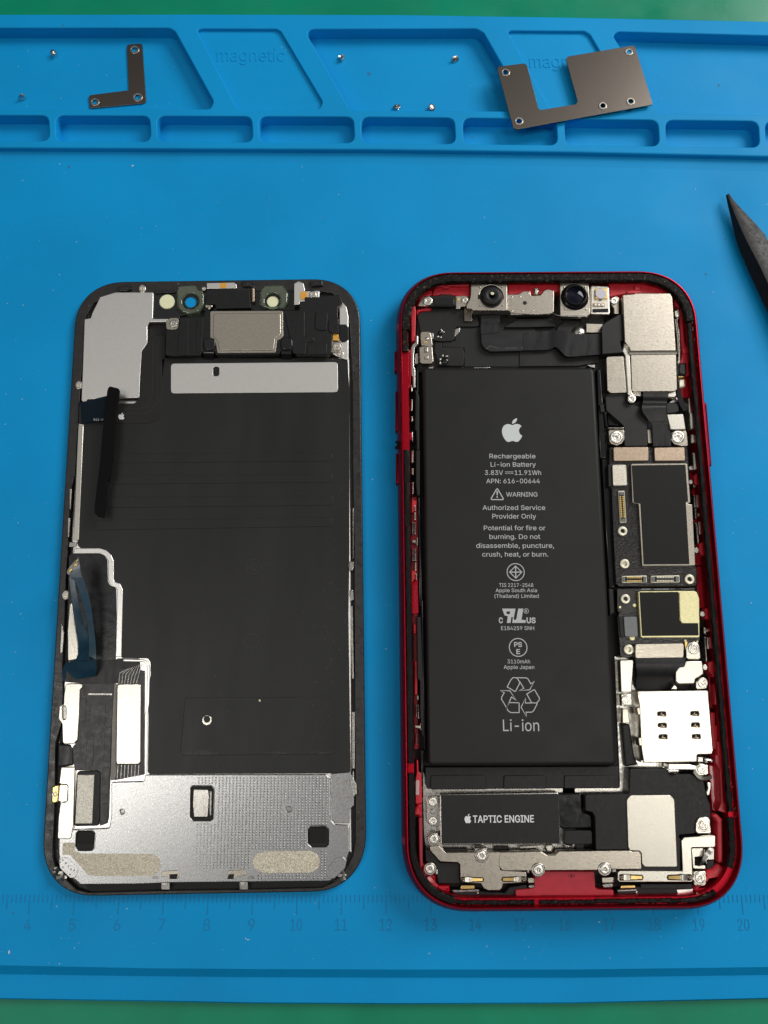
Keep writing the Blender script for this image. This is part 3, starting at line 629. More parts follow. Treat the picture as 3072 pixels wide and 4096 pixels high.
# torn old glue on the ring
m = Mesh()
for f, x0, y0, x1, y1, n in (('C', 1548, 430, 1572, 545, 60), ('Z', 1370, 1090, 1430, 1320, 50), ('X', 110, 120, 150, 420, 26), ('V', 165, 1800, 185, 2150, 26), ('b', 1100, 1740, 1180, 1690, 12), ('C', 190, 140, 205, 240, 10),
                             ('Z', 1410, 400, 1440, 900, 34), ('C', 400, 46, 1180, 38, 22), ('V', 240, 1380, 262, 1480, 8), ('W', 160, 200, 235, 990, 34), ('a', 270, 400, 292, 1250, 30), ('b', 1410, 750, 1480, 1300, 16)):
    for k in range(n):
        c = U(f, random.uniform(x0, x1), random.uniform(y0, y1), 1.75)
        m.blob((c.x, c.y, 1.74), random.uniform(.06, .17), 1, .6, .45)
m.build('glue_residue', mat('grey_glue_crumbs', (.03, .029, .028), 0, .3, var=.6, vscale=2, spec=.7), scr)['kind'] = 'stuff'
# tray floor, back plate
P('tray_floor', scr, 'Q0', [(440, 1160), (1340, 1152), (1400, 1260), (1430, 3400), (1300, 3556), (360, 3566), (215, 3380), (330, 1400), (350, 1240)], .55, .8, M_DARK)
bp_pts = [('C', 170, 640), ('C', 640, 640), ('C', 640, 420), ('C', 1528, 425), ('a', 166, 1000), ('a', 176, 2150), ('E', 1545, 470), ('E', 1535, 870), ('b', 1330, 1330), ('b', 1250, 1590), ('b', 1040, 1745), ('E', 650, 1016), ('X', 520, 965), ('X', 400, 860), ('X', 245, 700), ('X', 232, 430), ('W', 280, 2100), ('W', 300, 1400), ('W', 350, 900), ('W', 345, 130),
          ('V', 330, 1500), ('V', 330, 800), ('V', 370, 300), ('V', 380, 120), ('U', 395, 2090), ('U', 440, 1400), ('U', 475, 640)]
Mesh().solid([U(f, x, y, 2.0) for f, x, y in bp_pts], .8, 2.0, .35).build('back_plate', M_ALU, scr)

# top left shield with its screw tab
P('top_shield', scr, 'C', [(215, 195), (256, 112), (335, 88), (528, 88), (524, 223), (604, 223), (604, 240), (506, 240), (496, 262), (497, 348), (469, 388), (460, 520), (456, 626), (190, 634), (172, 650), (160, 640), (166, 500), (176, 225), (207, 220)], 1.2, 2.15, M_ALU, r=.35, b=.12)
P('screw_tab', scr, 'C', [(594, 276), (590, 236), (612, 219), (652, 217), (658, 240), (655, 268), (640, 279)], 1.5, 2.75, M_NICKEL, r=.5, b=.1)
screw(scr, 'C', 630, 249, 21, 2.85, 'star')
for f, x, y in (('C', 470, 70), ('C', 147, 562), ('Z', 645, 135), ('V', 303, 680)):
    c = U(f, x, y, 1.9)
    m = Mesh(); m.solid([Vector((c.x+q.x*1.0, c.y+q.y*1.25)) for q in ngon((0, 0), 1, 20)], 1.3, 2.02, .25)
    m.build('clip_boss', M_STEEL, scr)
    screw(scr, f, x, y, 11 if f == 'C' else 26, 2.1, 'ring')
# graphite sheet
film = [('C', 584, 424), ('C', 1512, 428), ('C', 1520, 440), ('C', 1534, 700), ('a', 158, 400), ('a', 160, 1200), ('a', 160, 1950), ('D', 1528, 560), ('E', 1540, 470), ('E', 1528, 484), ('E', 552, 488), ('E', 541, 478), ('E', 546, 60), ('D', 556, 860), ('D', 555, 796), ('D', 541, 779), ('D', 418, 777), ('D', 408, 768), ('D', 416, 440), ('D', 405, 412),
        ('D', 376, 402), ('D', 368, 380), ('D', 368, 300), ('D', 356, 268), ('D', 330, 246), ('D', 300, 238), ('D', 212, 237), ('D', 200, 226), ('D', 194, 208), ('U', 474, 2090), ('U', 500, 1500), ('U', 545, 750), ('C', 172, 764), ('C', 150, 760), ('C', 152, 700), ('C', 540, 700), ('C', 560, 640)]
Mesh().solid([U(f, x, y, 2.12) for f, x, y in film], 1.9, 2.12, .07).build('graphite_sheet', M_FILM, scr)
# the raised lines in the sheet
m = Mesh()
for f, q in (('C', [(322, 912), (1440, 906), (1448, 950), (320, 960)]), ('C', [(300, 1022), (1442, 1016), (1442, 1058), (300, 1068)]), ('C', [(292, 1134), (1444, 1126), (1446, 1176), (290, 1188)]),
             ('D', [(282, 98), (1446, 86), (1450, 130), (276, 148)])):
    m.solid(rnd(PX(f, q, 2.2), .8), 2.05, 2.2, .09)
m.build('embossed_strip', M_FILM, scr)
m = Mesh(); q = rnd(PX('E', [(725, 112), (1460, 108), (1462, 390), (700, 396)], 2.17), .8)
m.solid(q, 2.05, 2.2, .09); m.build('embossed_panel', M_FILM, scr)
# scuffed dust and faint transferred print left on the sheet
m = Mesh()
def smudge(f, x0, y0, x1, y1, n, z, r=.05, sy=1.0):
    for k in range(n):
        c = U(f, random.gauss((x0+x1)/2, (x1-x0)/4), random.gauss((y0+y1)/2, (y1-y0)/4), z)
        rr = random.uniform(.3, 1)*r
        m.sheet(ngon(c, rr*random.uniform(.7, 1.5), 6, rr*sy*random.uniform(.6, 1.2)), z)
smudge('E', 690, 374, 890, 398, 180, 2.21); smudge('E', 760, 365, 880, 392, 160, 2.21); smudge('E', 1120, 374, 1250, 392, 110, 2.21); smudge('E', 1350, 374, 1460, 392, 100, 2.21); smudge('E', 780, 112, 1200, 122, 70, 2.21)
smudge('D', 780, 740, 880, 830, 70, 2.13, .03); smudge('D', 785, 300, 800, 640, 45, 2.13, .03); smudge('D', 990, 380, 1140, 620, 60, 2.13, .025); smudge('D', 300, 60, 1500, 1000, 50, 2.14, .05); smudge('C', 600, 640, 1500, 1250, 34, 2.17, .05)
m.build('dust', mat('pale_dust', (.13, .13, .125), 0, .9), scr)['kind'] = 'stuff'
m = Mesh()
MG = mat('faint_print_trace', (.025, .025, .0245), 0, .5)
for f, c, r in (('D', (1062, 328), 37), ('D', (1052, 692), 36)):
    stroke(m, ngon(U(f, *c, 2.135), r/1.2289/17.2, 32), .14, 2.135, True)
c = U('D', 1062, 328, 2.135); k = 22/1.2289/17.2
stroke(m, [c+Vector(v)*k for v in ((0, 1), (1, 0), (0, -1), (-1, 0))], .14, 2.135, True)
stroke(m, [c+Vector((0, k)), c-Vector((0, k))], .14, 2.135); stroke(m, [c+Vector((k, 0)), c-Vector((k, 0))], .14, 2.135)
m.build('print_trace', MG, scr)
# pale dent ring
c = U('D', 833, 1083, 2.2)
m = Mesh(); m.solid(ngon(c, 1.15, 24), 2.1, 2.30, .12, [ngon((c.x-.02, c.y+.25), .72, 20)], hb=.1); m.build('washer', M_BRIGHT, scr)
m = Mesh(); m.sheet(ngon((c.x-.02, c.y+.25), .75, 20), 2.16); m.build('washer_hole', M_DARK, scr)
c = U('E', 1092, 126, 2.3); Mesh().blob((c.x, c.y, 2.25), .22, 2, .5, .3).build('paint_chip', M_CREAM, scr)

# L shaped ribbon at the upper left of the sheet
P('display_ribbon', scr, 'C', [(500, 312), (588, 312), (588, 424), (572, 430), (571, 690), (552, 740), (505, 756), (146, 757), (150, 656), (430, 655), (456, 630), (460, 520), (468, 390), (496, 350)], 1.9, 2.24, M_FILM2, r=.6, b=.06)
m = Mesh()
for off in (0, 1):
    q = [(552-26*off, 330), (548-26*off, 640-30*off), (520-26*off, 690-20*off), (470-20*off, 706-24*off), (200, 708-26*off)]
    stroke(m, [U('C', x, y, 2.25) for x, y in q], .16, 2.25)
m.build('ribbon_trace', mat('dark_trace', (.02, .02, .02), 0, .3), scr)
logo(Mesh(), 'C', 349, 703, 380, 738, 2.27).build('logo_mark', M_WHITE, scr)
# silver window in the sheet
c = U('C', 848, 492, 2.2)
P('silver_window', scr, 'C', [(617, 452), (1468, 444), (1470, 598), (617, 604)], 1.9, 2.20, M_ALU, r=.9, b=.05, holes=[rnd(PX('C', [(832, 468), (864, 467), (864, 516), (832, 517)], 2.2), 1.0)])
P('window_slot', scr, 'C', [(833, 469), (864, 468), (864, 516), (833, 517)], 2.0, 2.14, M_DARK, r=.9)

# earpiece speaker block
spk = P('speaker_module', scr, 'C', [(592, 276), (646, 276), (662, 250), (662, 216), (786, 212), (792, 182), (1190, 180), (1272, 182), (1274, 138), (1300, 136), (1300, 112), (1375, 112), (1480, 100), (1492, 140), (1470, 160), (1468, 200), (1475, 296), (1440, 298), (1436, 400), (1410, 414), (1258, 412), (1244, 384), (1180, 382), (1168, 404), (848, 408), (838, 390), (776, 392), (766, 410), (700, 412), (622, 414), (588, 408)], .8, 3.7, M_BLACK, r=.3, b=.15)
P('speaker_rim', spk, 'C', [(818, 184), (1188, 182), (1190, 314), (1158, 336), (1152, 396), (854, 398), (846, 344), (818, 320)], 3.6, 3.85, M_NICKEL, r=.5, b=.06)
P('speaker_plate', spk, 'C', [(834, 196), (1177, 194), (1178, 302), (1148, 322), (1142, 384), (864, 385), (856, 338), (832, 312)], 3.7, 4.05, M_NICKEL, r=.6, b=.12)
for x, y in ((813, 351), (1207, 349)):
    P('bump', spk, 'C', [(x-32, y-32), (x+31, y-32), (x+32, y+33), (x-30, y+33)], 3.2, 4.0, M_BLACKG, r=1.3, b=.25)
for x in (812, 1208):
    a = [U('C', x-26, 386, 3.3), U('C', x+26, 386, 3.3)]; b_ = [U('C', x-24, 428, 2.1), U('C', x+26, 428, 2.1)]
    Mesh().ribbon([(Vector((*a[0], 3.4)), Vector((*a[1], 3.4))), (Vector((*((a[0]+b_[0])/2), 3.2)), Vector((*((a[1]+b_[1])/2), 3.2))), (Vector((*b_[0], 2.25)), Vector((*b_[1], 2.25)))], .2).build('clip', M_BLACKG, spk)
# steps moulded in the block
for q in ([(1300, 185), (1300, 310), (1346, 314), (1352, 338), (1310, 345), (1306, 405), (1240, 400), (1200, 200), (1280, 186)], [(1312, 352), (1414, 345), (1414, 404), (1312, 408)], [(1356, 188), (1410, 188), (1418, 200), (1412, 282), (1362, 280), (1352, 262)], [(1424, 225), (1472, 220), (1472, 250), (1450, 268), (1440, 300), (1420, 280)]):
    P('moulded_step', spk, 'C', q, 3.5, 3.95, M_BLACK, r=.35, b=.14)
P('moulded_step', spk, 'C', [(662, 222), (706, 218), (704, 408), (650, 412)], 3.6, 3.85, M_BLACK, r=.1, b=.06)
P('moulded_step', spk, 'C', [(750, 218), (784, 216), (772, 388), (746, 406)], 3.6, 3.82, M_BLACK, r=.1, b=.06)
# ear speaker side: silver lugs with amber tape
lug = P('side_lug', scr, 'Z', [(584, 160), (586, 110), (640, 92), (706, 104), (726, 180), (726, 214), (920, 208), (918, 322), (772, 326), (766, 350), (660, 352), (658, 392), (584, 394)], 1.8, 3.1, M_ALU, r=.3, b=.1)
P('tape', lug, 'Z', [(664, 226), (700, 218), (762, 222), (758, 322), (668, 326)], 3.0, 3.2, M_TAPE, r=.3, b=.04)
screw(scr, 'Z', 832, 258, 50, 3.35, 'star')
lug = P('side_plate', scr, 'Z', [(1170, 380), (1225, 360), (1280, 420), (1305, 560), (1305, 1130), (1180, 1092), (1110, 1050), (1060, 1030), (1062, 850), (1095, 850), (1185, 850), (1190, 480)], 1.5, 2.5, M_ALU, r=.3, b=.1)
P('tape', lug, 'Z', [(1098, 782), (1176, 782), (1178, 888), (1098, 890)], 2.4, 3.1, M_TAPE, r=.2, b=.04)
P('cover_tape', lug, 'Z', [(1180, 655), (1270, 655), (1304, 690), (1304, 860), (1260, 888), (1190, 888)], 2.4, 2.7, M_BLACKG, r=.3, b=.05)
screw(scr, 'Z', 1200, 1050, 46, 2.62, 'star'); screw(scr, 'Z', 1152, 946, 56, 3.3, 'star')
P('screw_tab', scr, 'Z', [(1062, 1026), (1062, 870), (1100, 862), (1200, 870), (1228, 920), (1210, 990), (1180, 1028)], 2.5, 3.1, M_NICKEL, r=.3, b=.08)
# front sensor row
P('sensor_bracket', scr, 'C', [(528, 95), (790, 60), (1240, 60), (1250, 180), (790, 182), (660, 212), (604, 222), (528, 218)], .8, 1.5, M_BLACKG)
def ring_lens(fr, body_pts, c, r_out, r_in, disc_mat, hole=False, zt=2.6):
    pts_ = rnd(PX(fr, body_pts, zt), .7); cc = U(fr, *c, zt); k = (U(fr, c[0]+100, c[1], zt)-cc).length/100
    bd = Mesh().solid(pts_, 1.0, zt, .5, [ngon(cc, r_out*k, 28)], hb=.4).build('lens_surround', M_GLASSG, scr)
    Mesh().solid(ngon(cc, r_out*k, 28), 1.2, zt-.35, .2, [ngon(cc, r_in*k, 28)], hb=.1, bottom=False).build('lens_ring', M_BLACKG, bd)
    if not hole: Mesh().solid(ngon(cc, r_in*k, 28), 1.2, zt-.6).build('lens_window', disc_mat, bd)
    return bd
m_b = bpy.data.objects['sensor_bracket']
ring_lens('Y', [(345, 210), (385, 140), (600, 130), (640, 200), (690, 200), (720, 250), (715, 400), (640, 490), (520, 522), (430, 500), (365, 440)], (537, 350), 108, 76, M_BLUE, hole=False)
ring_lens('Z', [(135, 200), (190, 138), (430, 130), (480, 190), (508, 240), (500, 360), (440, 445), (200, 440), (125, 400)], (300, 340), 102, 78, M_CREAM)
d_c = U('Y', 224, 352, 1.8); Mesh().solid(ngon(d_c, 1.98, 32), 1.2, 1.8, .2).build('light_sensor', M_CREAM, scr)
P('sensor_lip', scr, 'Y', [(40, 462), (345, 462), (380, 510), (400, 585), (45, 585)], 1.4, 2.0, M_BLACKG, r=.1, b=.06)
P('sensor_lip', scr, 'Y', [(62, 200), (340, 190), (330, 235), (150, 240), (62, 250)], 1.4, 2.0, M_BLACKG, r=.1, b=.06)
mic = P('microphone_module', scr, 'C', [(800, 82), (830, 68), (955, 66), (962, 76), (1018, 76), (1026, 168), (848, 172), (842, 150), (798, 148)], .9, 2.9, M_BLACK, r=.25, b=.12)
st = P('silver_strip', mic, 'C', [(800, 41), (940, 38), (952, 48), (952, 68), (800, 70)], 1.5, 2.6, M_ALU, r=.2, b=.08)
P('tape', mic, 'C', [(868, 41), (902, 40), (902, 66), (866, 67)], 2.55, 2.66, M_TAPE)
P('contact_spring', scr, 'Y', [(728, 390), (826, 396), (828, 424), (798, 430), (796, 456), (766, 458), (764, 430), (732, 424)], 2.0, 2.8, M_NICKEL, r=.15, b=.15)
P('contact_spring', scr, 'Y', [(1348, 168), (1384, 168), (1386, 352), (1350, 360)], 2.0, 2.9, M_COPPER, r=.3, b=.15)
screw(scr, 'C', 785, 70, 11, 2.3, 'star')
for f, q in (('Y', [(1212, 76), (1330, 72), (1380, 120), (1400, 180), (1340, 150), (1230, 150)]), ('C', [(345, 56), (410, 52), (415, 72), (396, 82), (352, 80)]), ('C', [(1322, 32), (1390, 30), (1392, 54), (1338, 58)])):
    P('hook', scr, f, q, 1.2, 2.5, M_BLACKG, r=.2, b=.15)
    a = PX(f, q, 2.5); cc = sum(a, Vector((0, 0)))/len(a)
    Mesh().solid([cc+(v-cc)*.45 for v in ccw(a)], 2.3, 2.56, .03).build('hook_slot', M_RING, scr)

# flat connector board standing off the sheet on its ribbon
def R3(f, x, y, z): return Vector((*U(f, x, y, z), z))
Mesh().ribbon([(R3('C', 148, 756, 1.9), R3('C', 146, 650, 1.9)), (R3('C', 170, 758, 2.3), R3('C', 168, 648, 2.3)), (R3('C', 215, 750, 3.0), R3('C', 215, 636, 3.0)), (R3('C', 282, 738, 4.4), R3('C', 300, 616, 4.4))], .12).build('connector_ribbon', mat('dark_blue_ribbon', (.008, .016, .025), 0, .26, var=.15, vscale=.3), scr)
m = Mesh(); write(m, 'C', '821-0', 222, 271, 743, 10, 4.3); m.build('part_number', M_PRINT, scr)
# (the board tilts: its lower end floats a little higher)
bpts = [('C', 292, 590), ('C', 298, 574), ('C', 306, 568), ('C', 348, 578), ('C', 356, 592), ('C', 352, 640), ('C', 336, 690), ('C', 328, 850), ('C', 306, 1045), ('C', 290, 1052), ('C', 292, 1062), ('C', 288, 1085), ('C', 276, 1240), ('C', 246, 1234), ('C', 228, 1214), ('C', 226, 1190), ('C', 254, 960), ('C', 268, 800)]
m = Mesh(); m.solid([U(f, x, y, 5.0) for f, x, y in bpts], 4.55, 5.0, .08); m.build('connector_board', mat('matt_black_board', (.0035, .003, .0035), 0, .5, spec=.12), scr)
# lower left loose ribbon, curling up out of the frame
rib = [(R3('V', 262, 1700, 1.6), R3('V', 648, 1640, 3.0)), (R3('V', 268, 1560, 2.0), R3('V', 664, 1560, 4.0)), (R3('V', 300, 1480, 2.6), R3('V', 662, 1440, 4.5))]
Mesh().ribbon(rib, .14).build('touch_ribbon', M_FLEXB, scr)
Mesh().ribbon([(R3('V', 296, 1482, 2.6), R3('V', 590, 1440, 4.4)), (R3('V', 420, 1446, 3.4), R3('V', 580, 1300, 5.0)), (R3('V', 452, 1330, 4.6), R3('V', 574, 1220, 5.6)), (R3('V', 430, 1100, 6.0), R3('V', 535, 1080, 6.2)), (R3('V', 390, 850, 7.2), R3('V', 486, 900, 7.2)), (R3('V', 365, 650, 8.0), R3('V', 440, 700, 8.0)), (R3('V', 345, 470, 8.6), R3('V', 405, 500, 8.6))], .14).build('touch_ribbon', M_FLEXB, scr)
Mesh().ribbon([(R3('V', 575, 1400, 4.6), R3('V', 664, 1440, 4.5)), (R3('V', 578, 1240, 5.4), R3('V', 655, 1240, 5.0)), (R3('V', 560, 1020, 6.2), R3('V', 628, 1000, 6.0)), (R3('V', 512, 820, 7.2), R3('V', 596, 780, 7.0)), (R3('V', 460, 620, 8.0), R3('V', 552, 600, 7.8)), (R3('V', 400, 480, 8.6), R3('V', 500, 460, 8.4))], .14).build('touch_ribbon', M_FLEXB, scr)
Mesh().ribbon([(R3('V', 345, 480, 8.6), R3('V', 500, 470, 8.6)), (R3('V', 360, 430, 8.8), R3('V', 484, 420, 8.8)), (R3('V', 450, 310, 9.2), R3('V', 468, 320, 9.2)), (R3('V', 440, 240, 9.4), R3('V', 456, 235, 9.4))], .14).build('touch_ribbon', M_FLEXB, scr)
m = Mesh()
m.solid(PX('V', [(316, 430), (310, 400), (345, 340), (420, 258), (446, 250), (452, 330), (380, 400), (345, 448)], 8.95), 8.2, 8.95, .15); m.build('ribbon_connector', M_STEELD, scr)
m = Mesh()
for x, y, w in ((350, 395, 42), (410, 330, 46), (430, 280, 24)):
    m.solid(rnd(PX('V', [(x-w/2, y+20), (x-w/3, y-22), (x+w/2, y-30), (x+w/2, y+10)], 9.25), .2), 8.6, 9.25, .15)
m.build('connector_contact', M_GOLD, scr)
# pit behind the ribbon
P('ribbon_pit', scr, 'V', [(340, 185), (690, 178), (760, 215), (795, 270), (800, 520), (830, 570), (900, 590), (905, 1000), (895, 1430), (880, 1480), (330, 1480), (330, 800)], 1.6, 2.06, mat('ribbon_shine_film', (.016, .016, .017), 0, .25, var=.2, vscale=.4, bump=.4, bscale=.7, rvar=.08), r=1.2, b=.04)
P('bright_strip', scr, 'V', [(345, 790), (372, 770), (415, 1060), (450, 1250), (455, 1380), (430, 1440), (325, 1462), (322, 1100)], 1.8, 2.25, M_BRIGHT, r=.5, b=.2)
# polished lip round the pit and down the left side
def lip(fr, pts_, w, z, name='raised_lip', mt=None, closed=False):
    p = [U(f if isinstance(f, str) else fr, x, y, z) for f, x, y in [(q if len(q) == 3 else (fr, *q)) for q in pts_]]
    m = Mesh(); n = len(p); L, Rr = [], []
    for i in range(n):
        a, c = p[max(0, i-1)], p[min(n-1, i+1)]
        e = (c-a); nn = Vector((-e.y, e.x)).normalized(); L.append(p[i]+nn*w/2); Rr.append(p[i]-nn*w/2)
    m.solid(rnd(L+list(reversed(Rr)), .2, 2), z-.7, z, min(.16, w*.3)); return m.build(name, mt or M_BRIGHT, scr)
lip('V', [(400, 158), (700, 157), (760, 175), (812, 225), (836, 280), (838, 500), (858, 545), (920, 570), (944, 620), (935, 1000), (925, 1410)], 1.35, 2.3, mt=M_ALU)
lip('U', [(515, 640), (490, 1250), (455, 2090)], 1.35, 2.28)
lip('E', [(538, 770-540), (532, 100), (534, 490)], .8, 2.3) if False else None
lip('W', [(1600, 0), (1530, 700), (1490, 1560)], .6, 2.25) if False else None
lip('D', [(420, 788), (520, 790), (540, 800), (546, 830), (542, 1000), ('E', 533, 200), ('E', 531, 488)], .6, 2.3, mt=M_ALU)
P('ribbon_bed', scr, 'V', [(330, 1482), (885, 1440), (925, 1425), (1176, 1428), (1182, 1722), (480, 1720), (290, 1705)], 1.7, 2.2, M_FLEX, r=.4, b=.05)
# shields of the lower left corner
ls = P('ribbon_cover', scr, 'W', [(590, 120), (1088, 118), (1060, 700), (1040, 1300), (1030, 1560), (1010, 2100), (990, 2190), (880, 2230), (890, 1440), (850, 1410), (520, 1410), (505, 1350), (490, 1300), (480, 1060), (545, 980), (570, 700)], 1.7, 2.3, M_DARK and mat('dark_shield_paint', (.034, .034, .034), .1, .38, var=.2, vscale=.6, bump=.2, bscale=3, rvar=.08), r=.3, b=.1)
M_SHD = bpy.data.materials['dark_shield_paint']
for q in ([(590, 346), (684, 346), (672, 684), (572, 684)], [(690, 946), (796, 946), (772, 1358), (668, 1358)], [(970, 368), (1074, 368), (1060, 772), (956, 768)], [(955, 868), (1050, 866), (1032, 1276), (934, 1276)], [(930, 1356), (1030, 1354), (1004, 1772), (910, 1768)], [(900, 1900), (1000, 1896), (984, 2180), (884, 2170)]):
    P('embossed_pad', ls, 'W', q, 2.2, 2.42, M_SHD, r=.35, b=.07)
lipm = Mesh(); stroke(lipm, [U('W', x, y, 2.34) for x, y in ((710, 282), (1060, 285))], .35, 2.34); lipm.build('embossed_line', M_STEELD, ls)
P('bright_bracket', scr, 'W', [(375, 128), (600, 122), (628, 150), (622, 190), (588, 225), (576, 600), (552, 960), (500, 1020), (330, 1016), (322, 720), (290, 680), (270, 650), (282, 450), (345, 440), (350, 300)], 1.6, 2.75, M_BRIGHT, r=.6, b=.2, holes=[rnd(PX('W', [(330, 455), (370, 455), (382, 500), (378, 655), (330, 655), (325, 520)], 2.75), .5)])
P('bracket_slot', scr, 'W', [(322, 450), (385, 450), (385, 660), (322, 660)], 1.8, 2.2, M_STEELD)
P('ribbon_bend', scr, 'W', [(255, 1010), (440, 1020), (488, 1100), (490, 1340), (300, 1365), (245, 1360)], 1.2, 2.35, M_FLEX, r=.4, b=.5)
P('bright_bracket', scr, 'W', [(310, 1358), (500, 1356), (514, 1380), (490, 2230), (455, 2420), (255, 2420), (270, 2100), (300, 1880), (405, 1870), (410, 1620), (280, 1610)], 1.6, 2.7, M_BRIGHT, r=.5, b=.18)
P('clip_patch', scr, 'W', [(290, 1618), (395, 1620), (410, 1650), (400, 1860), (270, 1866)], 1.7, 2.55, M_BRIGHT, r=.3, b=.1)
P('brass_clip', scr, 'W', [(175, 1650), (240, 1620), (278, 1625), (262, 1880), (180, 1900), (165, 1850)], 1.0, 2.4, M_GOLD, r=.3, b=.3)
screw(scr, 'W', 215, 1760, 38, 2.6, 'ring')
sq = P('chip_well', scr, 'W', [(570, 1420), (840, 1412), (885, 1450), (878, 2100), (860, 2225), (500, 2235), (530, 1600), (545, 1440)], 1.7, 2.5, M_BLACK, r=.6, b=.15)
P('chip', sq, 'W', [(556, 1474), (798, 1474), (768, 2190), (520, 2190)], 2.3, 2.66, mat('speckled_chip', (.42, .40, .36), .9, .42, col2=(.74, .71, .62), vscale=5, bump=.5, bscale=6, thr=(.42, .56)), b=.05)
P('tan_strip', scr, 'W', [(1090, 120), (1150, 150), (1130, 900), (1125, 1480), (1090, 1550), (1040, 1560), (1060, 700)], 1.8, 2.35, mat('tan_grey_tape', (.20, .185, .165), .1, .45, var=.15, vscale=.6), r=.1, b=.1)
rb = P('striped_ribbon', scr, 'E', [(398, -30), (470, -30), (526, -20), (522, 490), (380, 518), (366, 500), (386, 440), (392, 60)], 1.8, 2.3, M_SHD, r=.2, b=.05)
for k in range(7):
    mm = Mesh(); stroke(mm, [U('E', 396+k*17, 442, 2.32), U('E', 392+k*17, 508, 2.32)], .1, 2.32); mm.build('stripe', M_STEELD, rb)
    mm = Mesh(); stroke(mm, [U('D', 400+k*14, 905, 2.32), U('D', 405+k*15, 850+k*3, 2.32), U('D', 445+k*11, 830-k*4, 2.32)], .09, 2.32); mm.build('stripe', M_STEELD, rb)
P('white_plate', scr, 'E', [(396, 44), (500, 42), (509, 52), (506, 430), (496, 440), (390, 440), (385, 426), (390, 60)], 2.0, 2.75, M_BRIGHT, r=.7, b=.2)
# bottom shield
hole_px = [('E', [(762, 545), (854, 545), (868, 560), (864, 705), (850, 716), (764, 716), (750, 700), (752, 560)]), ('E', [(205, 764), (268, 764), (283, 780), (278, 850), (265, 862), (200, 862), (186, 846), (190, 780)]), ('E', [(1345, 744), (1415, 742), (1432, 760), (1432, 830), (1418, 845), (1348, 846), (1330, 830), (1330, 760)]),
           ('E', [(405, 664), (420, 660), (428, 672), (420, 684), (406, 682)]), ('E', [(1220, 650), (1240, 648), (1250, 660), (1244, 672), (1222, 672)])]
ZS = 2.55
bh = [rnd(PX(f, q, ZS), .5) for f, q in hole_px]
bs = P('bottom_shield', scr, 'E', [(526, 490), (1418, 488), (1440, 506), (1442, 712), (1462, 734), (1533, 738), (1534, 868), (1500, 962), (1438, 1014), (660, 1022), (520, 1028), (212, 1031), (116, 944), (104, 880), (106, 762), (352, 752), (362, 690), (362, 526), (524, 522)], 1.7, ZS, M_SHIELD, r=.5, b=.2, holes=bh)
for i, (f, q) in enumerate(hole_px[:3]):
    a = PX(f, q, 2.1); cc = sum(a, Vector((0, 0)))/len(a)
    P('shield_well', bs, f, [(x, y) for x, y in q], 1.7, 2.02, M_DARK)
    mt_ = M_CERAM if i == 0 else M_BLACKG
    if i == 0: P('sensor_chip', bs, 'E', [(768, 564), (838, 564), (842, 596), (836, 697), (770, 697), (764, 640)], 2.0, 2.3, M_STEEL, r=.2, b=.05); P('connector_strip', bs, 'E', [(846, 572), (856, 572), (854, 690), (846, 690)], 2.0, 2.25, M_STEELD, b=.05)
    elif i == 1: P('chip', bs, 'E', [(198, 768), (276, 768), (276, 826), (198, 826)], 2.0, 2.3, M_CHIP, r=.2, b=.06)
    else: P('chip', bs, 'E', [(1336, 752), (1412, 750), (1414, 822), (1336, 824)], 2.0, 2.3, M_CHIP, r=.2, b=.06)
for f, q in hole_px[3:]: P('shield_well', bs, f, q, 1.7, 2.05, M_STEELD)
# its dimples: one field
m = Mesh()
for i in range(47):
    for j in range(38):
        x = 640+i*17.05+(j*-.35); y = 505+j*13.35
        if x > 1425 and y < 745: continue
        if x < 640+(j > 20)*0: continue
        if x > 1515-(max(0, y-880))*.7 or y > 1008: continue
        if i < 9: continue
        if any(min(a[0] for a in q)-10 < x < max(a[0] for a in q)+10 and min(a[1] for a in q)-10 < y < max(a[1] for a in q)+10 for f, q in hole_px): continue
        if 1052 < x < 1392 and 862 < y < 982: continue
        if x > 1415 and y > 890: continue
        if y > 955 and x < 1080: continue
        c = U('E', x, y, ZS); hh_ = .03+.05*min(1, (i-8)/14)
        m.lathe((c.x, c.y, 0), [(0, ZS+hh_), (.09, ZS+hh_*.88), (.17, ZS+hh_*.35), (.23, ZS-.01)], 8)
m.build('dimple_field', M_SHIELD, bs)['kind'] = 'stuff'
M_MESH = mat('perforated_gold_mesh', (.50, .45, .35), .9, .42, col2=(.84, .78, .64), vscale=6, bump=.9, bscale=7, detail=1, thr=(.42, .58))
P('mesh_window', bs, 'E', [(124, 824), (182, 824), (182, 862), (214, 878), (566, 880), (600, 900), (606, 935), (592, 970), (566, 988), (300, 988), (250, 984), (185, 912), (160, 884), (122, 884)], ZS-.1, ZS+.05, M_MESH, r=.3, b=.03)
P('mesh_window', bs, 'E', [(1110, 868), (1340, 864), (1374, 880), (1390, 914), (1380, 950), (1345, 972), (1110, 974), (1070, 955), (1056, 920), (1070, 884)], ZS-.1, ZS+.05, M_MESH, r=1.2, b=.03)
for q, dots in (([(105, 912), (122, 898), (150, 898), (198, 950), (198, 974), (182, 998), (160, 998), (110, 950)], [(125, 910), (110, 920), (140, 925), (152, 940), (165, 955), (160, 980), (125, 945), (180, 960)]),
                ([(1418, 960), (1462, 900), (1500, 894), (1520, 912), (1512, 950), (1460, 1000), (1432, 1002), (1420, 985)], [(1480, 908), (1502, 916), (1465, 920), (1450, 942), (1482, 942), (1434, 960), (1465, 962), (1440, 986)])):
    pl = P('corner_plate', bs, 'E', q, ZS-.1, ZS+.12, M_SHIELD, r=.3, b=.08)
    for x, y in dots: Mesh().lathe((*U('E', x, y, ZS+.1), 0), [(0, ZS+.28), (.12, ZS+.26), (.2, ZS+.1)], 10).build('weld_dot', M_STEELD, pl)
